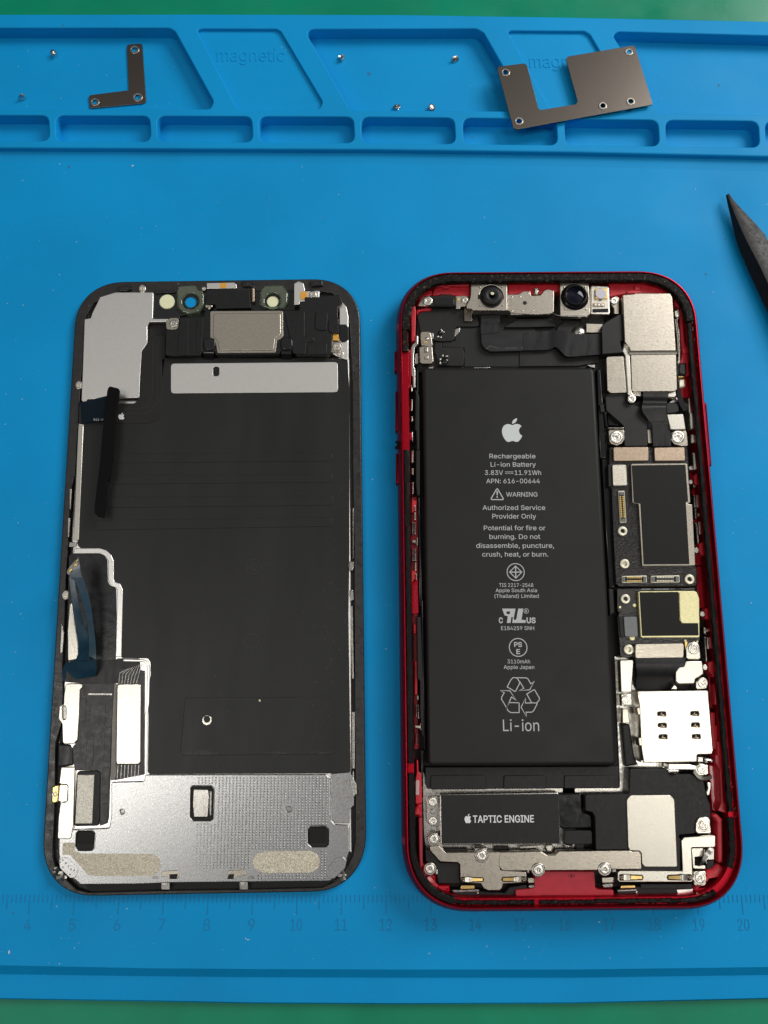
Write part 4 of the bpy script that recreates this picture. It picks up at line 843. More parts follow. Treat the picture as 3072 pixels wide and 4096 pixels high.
P('side_plate', scr, 'E', [(1440, 486), (1540, 478), (1545, 500), (1556, 470), (1556, 640), (1536, 660), (1534, 730), (1462, 728), (1446, 708), (1444, 506)], 1.7, 2.45, M_SHIELD, r=.2, b=.1)
pl = P('corner_plate', scr, 'b', [(1240, 412), (1355, 408), (1352, 640), (1244, 636)], 2.3, 2.6, M_SHIELD, r=.3, b=.06)
for x, y in ((1265, 445), (1292, 445), (1320, 445), (1270, 525), (1268, 606), (1294, 606), (1320, 606)): Mesh().lathe((*U('b', x, y, 2.6), 0), [(0, 2.74), (.12, 2.72), (.2, 2.55)], 10).build('weld_dot', M_COPPER, pl)
P('side_clip', scr, 'b', [(1358, 270), (1385, 280), (1385, 400), (1420, 460), (1425, 590), (1395, 610), (1370, 650), (1352, 520)], 1.4, 2.5, M_STEEL, r=.2, b=.25)
P('side_clip', scr, 'D', [(1528, 302), (1556, 302), (1556, 330), (1548, 350), (1530, 344), (1526, 320)], 1.4, 2.5, M_STEEL, r=.2, b=.2)
P('side_clip', scr, 'D', [(1536, 440), (1552, 440), (1556, 490), (1540, 500), (1534, 470)], 1.4, 2.4, M_STEEL, r=.2, b=.2)
P('side_clip', scr, 'V', [(345, 50), (430, 55), (425, 118), (335, 110)], 1.6, 2.5, M_STEEL, r=.2, b=.15)
for f, q in (('U', [(370, 1430), (400, 1440), (385, 1700), (370, 1700)]), ('U', [(350, 1800), (380, 1805), (365, 2050), (345, 2050)]), ('V', [(250, 990), (282, 1130), (262, 1360), (235, 1370)]), ('a', [(195, 1470), (206, 1470), (206, 2030), (197, 2030)]), ('D', [(1537, 520), (1550, 520), (1556, 880), (1546, 880)]), ('E', [(1545, 180), (1560, 180), (1560, 460), (1548, 460)])):
    P('edge_spring', scr, f, q, 1.2, 2.0, M_STEEL, r=.12, b=.12)
for x in (630, 1015):
    t = P('bottom_clip', scr, 'E', [(x-26, 990), (x+18, 995), (x+20, 1056), (x-22, 1056)], 1.2, 2.3, M_STEELD, r=.1, b=.1)
    P('clip_contact', t, 'E', [(x-20, 994), (x+10, 994), (x+8, 1034), (x-18, 1034)], 2.2, 2.45, M_STEEL, r=.1, b=.06)
for q in ([(608, 965), (690, 960), (698, 985), (690, 1000), (645, 1004), (640, 990), (610, 992)], [(935, 962), (1020, 956), (1028, 985), (985, 990), (970, 1002), (930, 1002)]):
    t = P('clip_patch', scr, 'E', q, 2.4, 2.75, M_NICKEL, r=.2, b=.08)
    P('clip_hole', t, 'E', [(q[0][0]+40 if q[0][0] < 800 else q[0][0]+4, 980), (q[1][0] if q[0][0] < 800 else 966, 978), (q[1][0]-5 if q[0][0] < 800 else 964, 1002), (q[0][0]+42 if q[0][0] < 800 else 934, 1004)], 2.7, 2.80, M_DARK)
for x in (578, 1048): P('pad_mark', scr, 'E', [(x-14, 990), (x+18, 988), (x+18, 1002), (x-14, 1003)], 2.4, 2.62, M_STEELD, r=.3, b=.03)
for f, x, y in (('X', 255, 810), ('b', 1200, 1640)):
    m = Mesh(); c = U(f, x, y, 2.0); m.blob((c.x, c.y, 1.9), 1.1, 2, .7, .25); m.blob((c.x+.7, c.y-.8, 1.7), .8, 2, .7, .25); m.blob((c.x-.9, c.y+.7, 1.6), .7, 2, .7, .3)
    m.build('broken_corner_clip', M_STEELD, scr, sharp=15)
# ================================================================== the opened phone body
HX, HY, HTH, HHW, HHH = 40.7244, 73.9868, .008115, 37.85, 75.45
pho = thing('opened_phone', (HX, HY, 0), 'opened red phone body with black battery, circuit board and metal plates, lying on its back', 'phone')
hp = path_fn(HX, HY, HTH, HHW, HHH, 15, ex=2.3)
prof = [(3.2, 0.0), (2.0, .12), (1.1, .6), (.45, 1.5), (.1, 2.8), (0, 4.1), (.12, 5.1), (.42, 5.95), (.78, 6.6), (1.05, 7.0), (1.18, 7.17), (1.34, 7.2), (1.42, 7.1), (1.46, 6.6), (1.50, 5.9), (1.60, 5.7), (2.95, 5.7), (3.05, 5.55), (3.1, 1.0)]
m = Mesh(); m.sweep(prof, hp); frame = m.build('red_frame', M_RED, pho, sharp=40)
Mesh().solid(hp(3.0), .3, 1.1).build('back_panel', M_DARK, pho)
# antenna bands and side buttons
out = hp(0)
def near(path, fr, x, y, z=4.1):
    q = U(fr, x, y, z); return min(range(len(path)), key=lambda i: (path[i]-q).length)
def along(fr, x, y, hwid):
    """stations on the side of the frame centred on a traced place, +-hwid mm"""
    i = near(out, fr, x, y); a, b = out[i-1], out[(i+1) % len(out)]
    t = (b-a).normalized(); n = Vector((-t.y, t.x))
    return out[i], t, n
for fr, x, y in (('M', 100, 100), ('P', 10, 1345), ('Q', 515, 840), ('T', 590, 1455)):
    c, t, n = along(fr, x, y, .8)
    # inward normal
    if (Vector((HX, HY))-c).dot(n) < 0: n = -n
    m = Mesh(); L = []
    for s in (-.75, .75):
        L.append([m.bm.verts.new(Vector((*(c+t*s+n*(d-.015)), z+(.012 if z > 6.5 else 0)))*S) for d, z in prof[3:9]])
    for k in range(len(L[0])-1): m.bm.faces.new((L[0][k], L[1][k], L[1][k+1], L[0][k+1]))
    m.build('antenna_band', M_PINK, frame)
for fr, x, y0, y1, z in (('M', 78, 482, 850, 4.1), ('M', 92, 1192, 1905, 4.1), ('N', 84, 60, 514, 4.1), ('R', 449, -9999, 805, 4.1)):
    a, b = U(fr, x, y0, z), U(fr, x, y1, z)
    i0, i1 = near(out, fr, x, y0), near(out, fr, x, y1)
    A, B = out[i0], out[i1]
    A0 = U(fr, x, y0, z) if y0 > -999 else U('Q', 629, 1972, z)
    t = (U(fr, x, y1, z)-A0).normalized(); A = A0 if y0 < -999 else U(fr, x, y0, z); B = U(fr, x, y1, z)
    n = Vector((-t.y, t.x))
    if (Vector((HX, HY))-A).dot(n) < 0: n = -n
    m = Mesh()
    m.solid(rnd([A, B, B+n*1.6, A+n*1.6], .3), 2.9, 5.3, .55); m.build('side_button', M_RED, frame)
# foam gasket in pieces
def gasket(i0, i1, mt, d0=1.46, d1=2.95, jit=.12, dz=.15):
    pf = [(d0, 5.6), (d0+.05, 6.2), (d0+.25, 6.38), ((d0+d1)/2, 6.42), (d1-.25, 6.36), (d1-.03, 6.15), (d1, 5.6)]
    pf = [(d, z+(dz if z > 5.7 else 0)) for d, z in pf]
    fine = path_fn(HX, HY, HTH, HHW, HHH, 15, ns=110, nc=44, ex=2.3)
    m = Mesh(); m.sweep(pf, fine, closed=False, i0=i0, i1=i1, jit=jit); return m.build('foam_gasket', mt, pho, sharp=18)
fine0 = path_fn(HX, HY, HTH, HHW, HHH, 15, ns=110, nc=44, ex=2.3)(2.3)
NP = len(fine0)
def gi(fr, x, y): 
    q = U(fr, x, y, 5.2); return min(range(NP), key=lambda i: (fine0[i]-q).length)
# the outline runs counter-clockwise: right side up, along the top to the left, down the left side, along the bottom
def span(a, b): return (a, b if b >= a else b+NP)
iRlow = gi('T', 440, 1820); iRmid = gi('T', 425, 1215); iRgap = gi('T', 450, 1190); iTR = gi('Q', 380, 800); iTL = gi('M', 290, 100); iML = gi('M', 290, 470); iL2 = gi('N', 235, 10); iPn = gi('P', 190, 215); iBL = gi('c', 500, 1330); iBm = gi('c', 1270, 1328); iBm2 = gi('d', 300, 1420); iBR = gi('d', 1450, 1375)
gasket(*span(iRlow, iRmid), M_FOAM, 2.0, 3.5, dz=-.1); gasket(*span(iRgap, iTR), M_FOAM, 1.95, 3.2, dz=-.1)
gasket(*span(iTR, iTL), M_FOAMD, 1.38, 3.5, dz=.55); gasket(*span(iTL, iML), M_FOAMD)
gasket(*span(iL2, iPn), M_FOAM); gasket(*span(iPn+2, iBL), M_FOAM, 1.56, 3.1); gasket(*span(iBL, iBm), M_FOAM, 1.75, 2.6); gasket(*span(iBm+3, iBm2), M_FOAM, 1.75, 2.55); gasket(*span(iBm2, iBR), M_FOAM, 1.75, 2.7)
m = Mesh()
for x, y, r in ((120, 2080, 9), (165, 2100, 10), (210, 2090, 8), (145, 2150, 10), (110, 2180, 8), (240, 2150, 7), (190, 2170, 8)):
    c = U('M', x, y, 5.5); m.blob((c.x, c.y, 5.2+random.uniform(-.3, .9)), r/4.424/15.5*3.4, 2, .8, .4)
m.build('torn_gasket_lump', M_FOAM, pho, sharp=20)
m = Mesh()
for f, x0, y0, x1, y1, n in (('M', 230, 330, 350, 480, 26), ('Q', 380, 440, 480, 1060, 26), ('Q', 0, 120, 230, 260, 30), ('F', 250, 66, 1300, 86, 60), ('Q', 500, 1200, 600, 2150, 18), ('T', 460, 620, 540, 1260, 12), ('d', 1270, 1360, 1400, 1385, 10)):
    for k in range(n):
        t = random.random(); c = U(f, x0+(x1-x0)*t+random.uniform(-12, 12), y0+(y1-y0)*t+random.uniform(-6, 6), 6.4)
        m.blob((c.x, c.y, 6.4), random.uniform(.05, .16), 1, .6, .5)
m.build('grit', mat('tan_grit', (.22, .17, .11), 0, .8, var=.5, vscale=2), pho)['kind'] = 'stuff'

# --- red plastic inside the walls
P('red_ledge', pho, 'e', [(296, 190), (330, 70), (400, 36), (600, 36), (800, 40), (792, 230), (604, 206), (560, 205), (548, 195), (400, 190), (370, 206), (300, 204)], 1.1, 3.9, M_REDP, r=.5, b=.4)
P('red_ledge', pho, 'e', [(310, 60), (790, 36), (792, 70), (740, 84), (520, 80), (510, 110), (440, 112), (430, 84), (340, 96)], 3.0, 4.75, M_REDP, r=.3, b=.2)
P('red_ledge', pho, 'e', [(1290, 36), (1480, 36), (1560, 40), (1659, 36), (1659, 200), (1500, 170), (1440, 190), (1300, 190)], 1.1, 4.2, M_REDP, r=.3, b=.3)
P('red_ledge', pho, 'f', [(30, 110), (90, 70), (240, 70), (260, 90), (380, 86), (380, 180), (60, 230), (0, 170)], 1.1, 4.1, M_REDP, r=.3, b=.3)
P('red_ledge', pho, 'f', [(925, 90), (1100, 80), (1300, 96), (1440, 130), (1640, 180), (1650, 260), (1440, 210), (1130, 206), (1050, 215), (940, 245)], 1.1, 4.3, M_REDP, r=.3, b=.3)
for q in ([(1215, 110), (1285, 112), (1270, 165), (1212, 165)], [(1120, 180), (1200, 165), (1290, 170), (1280, 200), (1130, 205)]):
    P('red_tab', pho, 'f', q, 3.5, 4.9, M_REDP, r=.2, b=.2)
P('red_ledge', pho, 'Q', [(165, 330), (200, 400), (280, 450), (300, 640), (330, 1060), (345, 1120), (410, 1130), (410, 1200), (370, 1230), (400, 1320), (405, 1560), (320, 1560), (260, 1360), (290, 1250), (250, 700), (262, 560), (180, 520)], 1.1, 4.4, M_REDP, r=.3, b=.25)
P('red_tab', pho, 'Q', [(292, 1150), (372, 1150), (372, 1220), (300, 1230)], 3.5, 4.8, M_REDP, r=.15, b=.15)
P('red_wall', pho, 'Q', [(270, 1560), (420, 1560), (440, 1860), (290, 1900), (262, 1780)], 1.1, 3.0, M_REDG, r=.2, b=.2)
P('red_wall', pho, 'e', [(10, 350), (70, 340), (80, 420), (72, 730), (76, 800), (20, 820)], 1.1, 4.5, M_REDP, r=.3, b=.2)
P('red_wall', pho, 'e', [(82, 400), (130, 380), (260, 360), (300, 372), (270, 410), (130, 420), (100, 460), (90, 440)], 1.1, 3.6, M_REDG, r=.3, b=.3)
P('red_corner', pho, 'e', [(90, 330), (130, 230), (230, 140), (300, 130), (290, 200), (160, 260), (110, 350)], 1.1, 3.5, M_REDP, r=.3, b=.3)
P('red_wall', pho, 'M', [(225, 830), (270, 890), (372, 880), (365, 1000), (360, 1110), (300, 1130), (275, 1190), (280, 1800), (330, 1900), (380, 1900), (376, 2030), (310, 2050), (290, 2150), (230, 2150)], 1.1, 4.76, M_RED, r=.25, b=.1)
P('red_wall', pho, 'M', [(270, 510), (366, 420), (372, 885), (270, 895)], 1.1, 4.76, M_RED, r=.2, b=.1)
P('red_ledge', pho, 'N', [(318, 690), (400, 690), (410, 1000), (416, 2300), (318, 2300), (310, 1300)], 1.1, 2.2, M_REDG, r=.1, b=.1)
P('red_ledge', pho, 'N', [(318, 720), (395, 760), (370, 910), (318, 930)], 1.1, 4.0, M_REDP, r=.1, b=.15)
P('red_ledge', pho, 'N', [(316, 1780), (375, 1785), (385, 1880), (330, 1950), (316, 1950)], 1.1, 4.0, M_REDP, r=.1, b=.15)
P('red_ledge', pho, 'N', [(316, 1960), (416, 1890), (425, 2420), (320, 2420)], 1.1, 3.2, M_RED, r=.1, b=.15)
m = Mesh(); a, b = U('N', 350, 1990, 3.22), U('O', 352, 240, 3.22); 
put(m, 'YH4OH3156', a, b, .9, 3.22, 0, 0); m.build('stamped_code', M_PINK, pho)
for fr, q in (('O', [(345, 355), (388, 360), (388, 490), (350, 500)]), ('O', [(360, 905), (398, 900), (405, 1395), (365, 1400), (370, 990)]), ('P', [(245, 150), (268, 160), (272, 320), (316, 350), (326, 780), (230, 800), (232, 420), (248, 330)])):
    P('red_ledge', pho, fr, q, 1.1, 3.8, M_REDP, r=.1, b=.12)
P('red_ledge', pho, 'O', [(325, 220), (400, 230), (420, 2200), (360, 2200), (345, 600)], 1.1, 2.0, M_REDG, r=.1, b=.1)
P('pale_window', pho, 'P', [(234, 445), (285, 445), (283, 668), (232, 668)], 3.6, 3.95, mat('milky_plastic', (.55, .42, .42), 0, .4), r=.8, b=.06)
P('red_lever', pho, 'P', [(190, 950), (230, 860), (270, 810), (325, 810), (325, 990), (190, 980)], 2.5, 5.2, M_REDP, r=.3, b=.5)
P('red_wall', pho, 'P', [(275, 1000), (328, 1000), (334, 1600), (340, 1700), (300, 1760), (285, 1600)], 1.1, 4.6, M_PINK, r=.2, b=.2)
# bottom corners
P('red_corner', pho, 'P', [(300, 1750), (345, 1640), (420, 1800), (540, 1850), (530, 1990), (737, 1990), (737, 2100), (600, 2110), (430, 2000), (300, 1840)], 1.1, 3.4, M_REDG, r=.4, b=.6)
m = Mesh(); m.ribbon([(R3('P', 395, 1880, 3.9), R3('P', 440, 1850, 3.7)), (R3('P', 440, 1960, 3.9), R3('P', 490, 1920, 3.7)), (R3('P', 540, 2040, 3.9), R3('P', 560, 1990, 3.7))], .3); m.build('red_rib', M_REDG, pho)
P('red_corner', pho, 'T', [(195, 1870), (260, 1850), (330, 1780), (410, 1830), (480, 1850), (440, 1950), (330, 2060), (180, 2110), (60, 2120), (40, 2060), (180, 1960)], 1.1, 4.2, M_REDP, r=.6, b=.7)
P('red_wall', pho, 'T', [(250, 1210), (320, 1195), (390, 1260), (395, 1780), (330, 1780), (320, 1300)], 1.1, 4.5, M_REDP, r=.4, b=.5)
P('red_wall', pho, 'T', [(215, 610), (300, 610), (350, 670), (385, 760), (390, 1060), (330, 1170), (255, 1165), (250, 1000)], 1.1, 2.6, M_REDG, r=.5, b=.4)
P('red_wall', pho, 'T', [(325, 340), (360, 350), (385, 700), (380, 740), (400, 1040), (430, 1130), (425, 1190), (330, 1160), (370, 1060), (355, 680), (300, 590), (298, 500), (330, 500)], 1.1, 4.55, M_REDP, r=.15, b=.15)
P('red_wall', pho, 'T', [(240, 0), (298, 0), (300, 150), (330, 160), (325, 430), (270, 440)], 1.1, 3.6, M_REDP, r=.2, b=.2)
P('red_wall', pho, 'S', [(95, 60), (255, 50), (300, 610), (215, 680), (130, 660), (100, 300)], 1.1, 1.8, M_REDG, b=.2)
P('red_ledge', pho, 'S', [(218, 685), (262, 665), (300, 850), (222, 830)], 1.1, 3.9, M_REDP, b=.2)
P('red_ledge', pho, 'S', [(272, 1470), (345, 1450), (390, 1530), (410, 1800), (400, 2100), (370, 2100), (360, 1700), (280, 1600)], 1.1, 4.4, M_REDP, r=.15, b=.2)
P('red_wall', pho, 'S', [(270, 1620), (345, 1640), (380, 2150), (300, 2150)], 1.1, 1.9, M_REDG, b=.2)
P('red_ledge', pho, 'R', [(215, 940), (275, 850), (290, 1060), (240, 1070), (215, 1030)], 1.1, 4.2, M_REDP, r=.2, b=.15)
P('red_ledge', pho, 'R', [(225, 720), (268, 715), (275, 850), (228, 850)], 1.1, 3.5, M_REDG, b=.15)
P('red_ledge', pho, 'R', [(285, 1930), (360, 1900), (385, 2100), (330, 2110), (290, 2050)], 1.1, 4.2, M_REDP, r=.2, b=.15)
P('red_wall', pho, 'R', [(150, 880), (300, 1060), (340, 1600), (400, 2250), (220, 2250), (190, 1300)], 1.1, 1.9, M_REDG, b=.2)
# contact springs along both sides
for fr, q, z, mt in (('N', [(322, 1055), (346, 1055), (348, 1250), (322, 1250)], 4.2, M_STEELD), ('N', [(352, 1060), (380, 1060), (385, 1245), (354, 1245)], 4.0, M_STEELD), ('N', [(320, 1320), (390, 1322), (392, 1376), (320, 1376)], 4.2, M_NICKEL), ('N', [(396, 1285), (412, 1290), (412, 1400), (392, 1408)], 4.6, M_NICKEL),
                     ('N', [(324, 1450), (348, 1450), (350, 1645), (324, 1645)], 4.2, M_STEELD), ('N', [(354, 1455), (386, 1455), (390, 1640), (356, 1640)], 4.0, M_STEELD), ('N', [(368, 800), (385, 850), (380, 905), (366, 905)], 4.4, M_NICKEL), ('N', [(366, 920), (378, 920), (374, 1040), (364, 1020)], 4.0, M_NICKEL), ('N', [(374, 1650), (386, 1660), (384, 1790), (372, 1760)], 4.0, M_NICKEL), ('N', [(382, 1800), (402, 1850), (396, 1920), (380, 1920)], 4.4, M_NICKEL),
                     ('O', [(375, 1540), (398, 1545), (402, 1740), (380, 1740)], 4.0, M_STEELD), ('O', [(406, 1540), (430, 1545), (434, 1760), (412, 1740)], 4.2, M_STEELD), ('O', [(362, 1840), (430, 1850), (466, 1800), (466, 1930), (430, 1900), (362, 1890)], 4.4, M_NICKEL), ('O', [(372, 1975), (398, 1975), (402, 2130), (376, 2130)], 4.0, M_STEELD), ('O', [(405, 1400), (420, 1420), (416, 1480), (402, 1470)], 4.4, M_NICKEL),
                     ('M', [(375, 1040), (398, 1100), (405, 1180), (368, 1180)], 4.8, M_STEEL), ('M', [(372, 1310), (404, 1310), (402, 1520), (366, 1520)], 4.9, M_NICKEL), ('M', [(372, 1610), (408, 1610), (410, 1700), (374, 1715)], 4.9, M_NICKEL), ('M', [(376, 1890), (408, 1880), (410, 2060), (384, 2060)], 4.9, M_STEEL), ('N', [(316, 10), (352, 10), (346, 190), (310, 190)], 4.9, M_NICKEL), ('N', [(314, 262), (350, 265), (350, 370), (316, 360)], 4.9, M_NICKEL), ('N', [(322, 470), (350, 475), (352, 640), (324, 650)], 4.9, M_STEEL),
                     ('R', [(235, 1210), (298, 1215), (310, 1410), (245, 1405)], 4.0, M_NICKEL), ('R', [(256, 1480), (326, 1475), (332, 1535), (258, 1535)], 4.0, M_NICKEL), ('R', [(268, 1605), (345, 1595), (358, 1795), (282, 1805)], 4.0, M_NICKEL), ('R', [(205, 1215), (232, 1220), (240, 1400), (208, 1400)], 4.4, M_STEELD), ('R', [(218, 1410), (250, 1410), (250, 1560), (226, 1570)], 4.5, M_STEELD), ('R', [(226, 1620), (262, 1640), (290, 1900), (262, 1940)], 4.5, M_STEELD), ('R', [(165, 320), (240, 325), (245, 450), (170, 455)], 5.2, M_BRIGHT), ('R', [(138, 0), (205, 0), (228, 245), (158, 250)], 5.2, M_BRIGHT), ('R', [(205, 80), (250, 80), (250, 140), (225, 165), (208, 140)], 4.5, M_NICKEL), ('R', [(245, 500), (298, 490), (292, 565), (248, 560)], 4.5, M_STEEL), ('R', [(186, 590), (228, 590), (258, 840), (208, 845)], 5.0, M_BRIGHT), ('R', [(195, 1060), (240, 1075), (238, 1110), (198, 1110)], 4.3, M_STEELD),
                     ('S', [(238, 972), (300, 970), (306, 1028), (240, 1030)], 4.0, M_NICKEL), ('S', [(246, 1096), (312, 1090), (322, 1278), (258, 1282)], 4.0, M_NICKEL), ('S', [(200, 950), (238, 960), (245, 1070), (205, 1050)], 4.5, M_STEELD), ('S', [(210, 1090), (240, 1100), (262, 1450), (236, 1470)], 4.5, M_STEELD)):
    P('contact_spring', pho, fr, q, 1.2, z, mt, r=.12, b=.22)
for fr, x, y, r in (('R', 165, 815, 34), ('R', 165, 1022, 34), ('R', 245, 2030, 42), ('S', 190, 760, 40), ('S', 225, 1545, 42), ('g', 1190, 405, 36)):
    c = U(fr, x, y, 4.2); k = r/FR[fr][2]/16.5
    Mesh().solid(ngon(c, k, 18, k*1.2), 2.0, 4.2, .25).build('pogo_contact', M_STEEL, pho)
for q in ([(295, 1300), (330, 1290), (326, 1350), (310, 1400), (312, 1580), (305, 1640), (330, 1690), (330, 1740), (312, 1740), (292, 1650), (288, 1420)],):
    P('contact_spring', pho, 'M', q, 3.0, 4.2, M_NICKEL, r=.1, b=.12)
    P('contact_spring', pho, 'N', [(262, 40), (275, 20), (268, 60), (258, 90), (262, 240), (280, 310), (285, 370), (270, 350), (250, 280), (248, 90)], 3.0, 4.2, M_NICKEL, r=.1, b=.12)
# silver rail and black rails between wall and battery
P('silver_rail', pho, 'M', [(455, 180), (500, 190), (498, 340), (440, 400), (425, 520), (425, 740), (448, 780), (450, 1110), (405, 1112), (400, 900), (376, 900), (372, 400), (400, 340), (450, 300)], 3.2, 4.9, M_STEEL, r=.15, b=.15)
P('silver_rail', pho, 'M', [(445, 520), (500, 480), (506, 670), (480, 692), (442, 690)], 1.5, 3.2, M_STEEL, r=.2, b=.2)
P('black_rail', pho, 'M', [(448, 1120), (495, 1215), (518, 1260), (520, 2212), (470, 2212), (465, 1880), (440, 1850)], 1.2, 4.9, M_BLACK, r=.15, b=.2)
P('black_rail', pho, 'M', [(470, 780), (500, 790), (505, 1210), (470, 1200)], 1.2, 4.3, M_BLACK, r=.15, b=.2)
P('black_rail', pho, 'N', [(380, 0), (440, 0), (440, 670), (396, 672), (380, 480)], 1.2, 5.0, M_BLACK, r=.15, b=.2)
P('black_rail', pho, 'N', [(412, 690), (440, 690), (480, 2300), (430, 2300)], 1.2, 3.4, M_BLACKG, b=.25)
P('black_rail', pho, 'O', [(395, 245), (450, 245), (490, 1200), (500, 2000), (470, 2000), (445, 1700), (440, 1200), (405, 1150)], 1.2, 4.6, M_BLACK, r=.2, b=.2)
P('black_rail', pho, 'O', [(455, 0), (485, 0), (500, 800), (520, 2212), (495, 2212)], 1.2, 4.0, M_BLACKG, b=.2)
P('black_rail', pho, 'P', [(300, 0), (345, 0), (350, 250), (340, 480), (320, 480)], 1.2, 3.6, M_BLACKG, b=.2)
P('steel_edge', pho, 'P', [(335, 330), (355, 330), (400, 560), (737, 575), (737, 640), (420, 640), (340, 700)], 1.2, 2.0, M_STEEL, b=.1)
P('mid_plate', pho, 'c', [(215, 230), (270, 255), (1659, 240), (1659, 900), (260, 900), (230, 700)], 1.0, 1.5, M_STEEL)
P('mid_plate', pho, 'd', [(0, 360), (545, 350), (550, -200), (640, -200), (700, 110), (1100, 100), (1100, 380), (0, 420)], 1.0, 1.5, M_STEEL)
P('mid_plate', pho, 'I', [(300, 900), (520, 900), (560, 2100), (360, 2300)], 1.0, 1.6, M_STEELD)
P('black_floor', pho, 'F', [(150, 225), (1100, 225), (1120, 700), (1100, 1000), (1060, 1000), (1060, 560), (150, 560)], 1.0, 2.4, M_BLACK)
P('board_floor', pho, 'Q0', [(2410, 1550), (2760, 1550), (2790, 1900), (2830, 2800), (2480, 2850)], 1.0, 1.5, M_DARK)

# --- battery
bat_pts = [('Q0', 1688, 1480), ('Q0', 1700, 1469), ('Q0', 2368, 1469), ('Q0', 2381, 1482), ('Q0', 2468, 3048), ('Q0', 2456, 3064), ('Q0', 1724, 3066), ('Q0', 1711, 3052)]
bat = Mesh().solid(rnd([U(f, x, y, 5.2) for f, x, y in bat_pts], 1.2), 1.2, 5.3, 1.0, seg=5).build('battery', M_BATT, pho, sharp=60)
ZP = 5.312
m = Mesh()
for s, xl, xr, y, cp in (('Rechargeable', 820, 1191, 67, 36), ('Li-ion Battery', 830, 1194, 134, 36), ('3.83V', 783, 930, 200, 36), ('11.91Wh', 1024, 1236, 200, 36), ('APN: 616-00644', 795, 1226, 267, 36), ('WARNING', 955, 1207, 375, 36),
                         ('Authorized Service', 765, 1269, 482, 37), ('Provider Only', 843, 1196, 551, 37), ('Potential for fire or', 775, 1271, 645, 37), ('burning. Do not', 820, 1229, 715, 37), ('disassemble, puncture,', 714, 1340, 787, 37), ('crush, heat, or burn.', 762, 1294, 857, 37),
                         ('TIS 2217-2548', 898, 1173, 1101, 29), ('Apple South Asia', 870, 1203, 1143, 29), ('(Thailand) Limited', 861, 1217, 1189, 29), ('E184259 SNH', 914, 1180, 1448, 30), ('3110mAh', 965, 1147, 1716, 30), ('Apple Japan', 935, 1181, 1761, 30)):
    write(m, 'G', s, xl, xr, y, cp, ZP, .003)
write(m, 'h', 'Li-ion', 466, 1066, 1345, 190, ZP, .0)
for y, segs in ((176, ((946, 1012),)), (189, ((946, 964), (970, 988), (994, 1012)))):
    for x0, x1 in segs: stroke(m, [U('G', x0, y, ZP), U('G', x1, y, ZP)], .13, ZP)
m.build('lettering', M_PRINT, bat)
logo(Mesh(), 'F', 584, 795, 688, 916, ZP).build('logo_mark', mat('pale_print', (.62, .65, .66), 0, .55), bat)
def gp(l, fr='G', z=ZP): return [U(fr, x, y, z) for x, y in l]
m = Mesh(); stroke(m, rnd(gp([(882, 306), (829, 399), (936, 399)]), .25), .24, ZP, True)
m.sheet(gp([(876, 330), (889, 330), (886, 366), (879, 366)]), ZP); m.sheet(ngon(U('G', 882, 378, ZP), .19, 12), ZP); m.build('warning_triangle', M_PRINT, bat)
m = Mesh(); k = 1/2.011/16.3
c = U('G', 1031, 982, ZP); stroke(m, ngon(c, 66*k, 48), .19, ZP, True)
stroke(m, [c+Vector(v)*47*k for v in ((0, 1), (1, 0), (0, -1), (-1, 0))], .2, ZP, True)
stroke(m, [c+Vector((0, 47*k)), c-Vector((0, 47*k))], .24, ZP+.004); stroke(m, [c+Vector((47*k, 0)), c-Vector((47*k, 0))], .24, ZP+.008)
m.build('safety_mark', M_PRINT, bat)
# mirrored R and U of the component mark
m = Mesh()
m.sheet(gp([(922, 1276), (1030, 1276), (1014, 1358), (1022, 1368), (1036, 1362), (1052, 1276), (1092, 1276), (1078, 1366), (1112, 1368), (1110, 1391), (1004, 1391), (1009, 1344), (996, 1344), (990, 1391), (960, 1391), (968, 1338), (942, 1330), (932, 1304)]), ZP)
m.build('component_mark', M_PRINT, bat)
m = Mesh(); stroke(m, gp([(984, 1300), (958, 1302), (962, 1318), (980, 1318)]), .14, ZP+.006, True); m.sheet(gp([(984, 1300), (958, 1302), (962, 1318), (980, 1318)]), ZP+.005)
m.build('mark_counter', M_BATT, bat)
m = Mesh(); write(m, 'G', 'C', 896, 929, 1391, 42, ZP, .03); write(m, 'G', 'US', 1119, 1192, 1391, 42, ZP, .03)
stroke(m, ngon(U('G', 1116, 1295, ZP), 18*k, 24), .1, ZP, True); write(m, 'G', 'R', 1109, 1124, 1304, 18, ZP, .03); m.build('mark_letters', M_PRINT, bat)
m = Mesh(); stroke(m, ngon(U('G', 1051, 1588, ZP), 67*k, 48), .2, ZP, True); write(m, 'G', 'PS', 1019, 1082, 1583, 37, ZP, .02); write(m, 'G', 'E', 1037, 1067, 1640, 37, ZP, .02); m.build('round_safety_mark', M_PRINT, bat)
m = Mesh(); w = .20
for l in ([(668, 692), (533, 612), (595, 495), (625, 462), (660, 456), (695, 466), (728, 510), (745, 545), (668, 692)], [(690, 460), (850, 462), (880, 480), (925, 560), (958, 545), (988, 512), (908, 660), (728, 676), (810, 636), (740, 520)], [(985, 655), (858, 730), (940, 875), (1020, 880), (1060, 840), (1070, 800), (985, 655)],
          [(940, 877), (836, 880), (840, 795), (765, 950), (852, 1105), (848, 1032), (940, 1032), (975, 1005), (1035, 885)], [(732, 875), (732, 1038), (595, 1038), (550, 1010), (525, 960), (605, 780), (640, 805), (685, 835), (578, 676), (420, 670), (485, 710), (440, 785), (440, 815), (525, 960), (570, 872), (732, 875)]):
    stroke(m, gp(l, 'h'), w, ZP+random.uniform(0, .003))
m.build('recycling_mark', M_PRINT, bat)
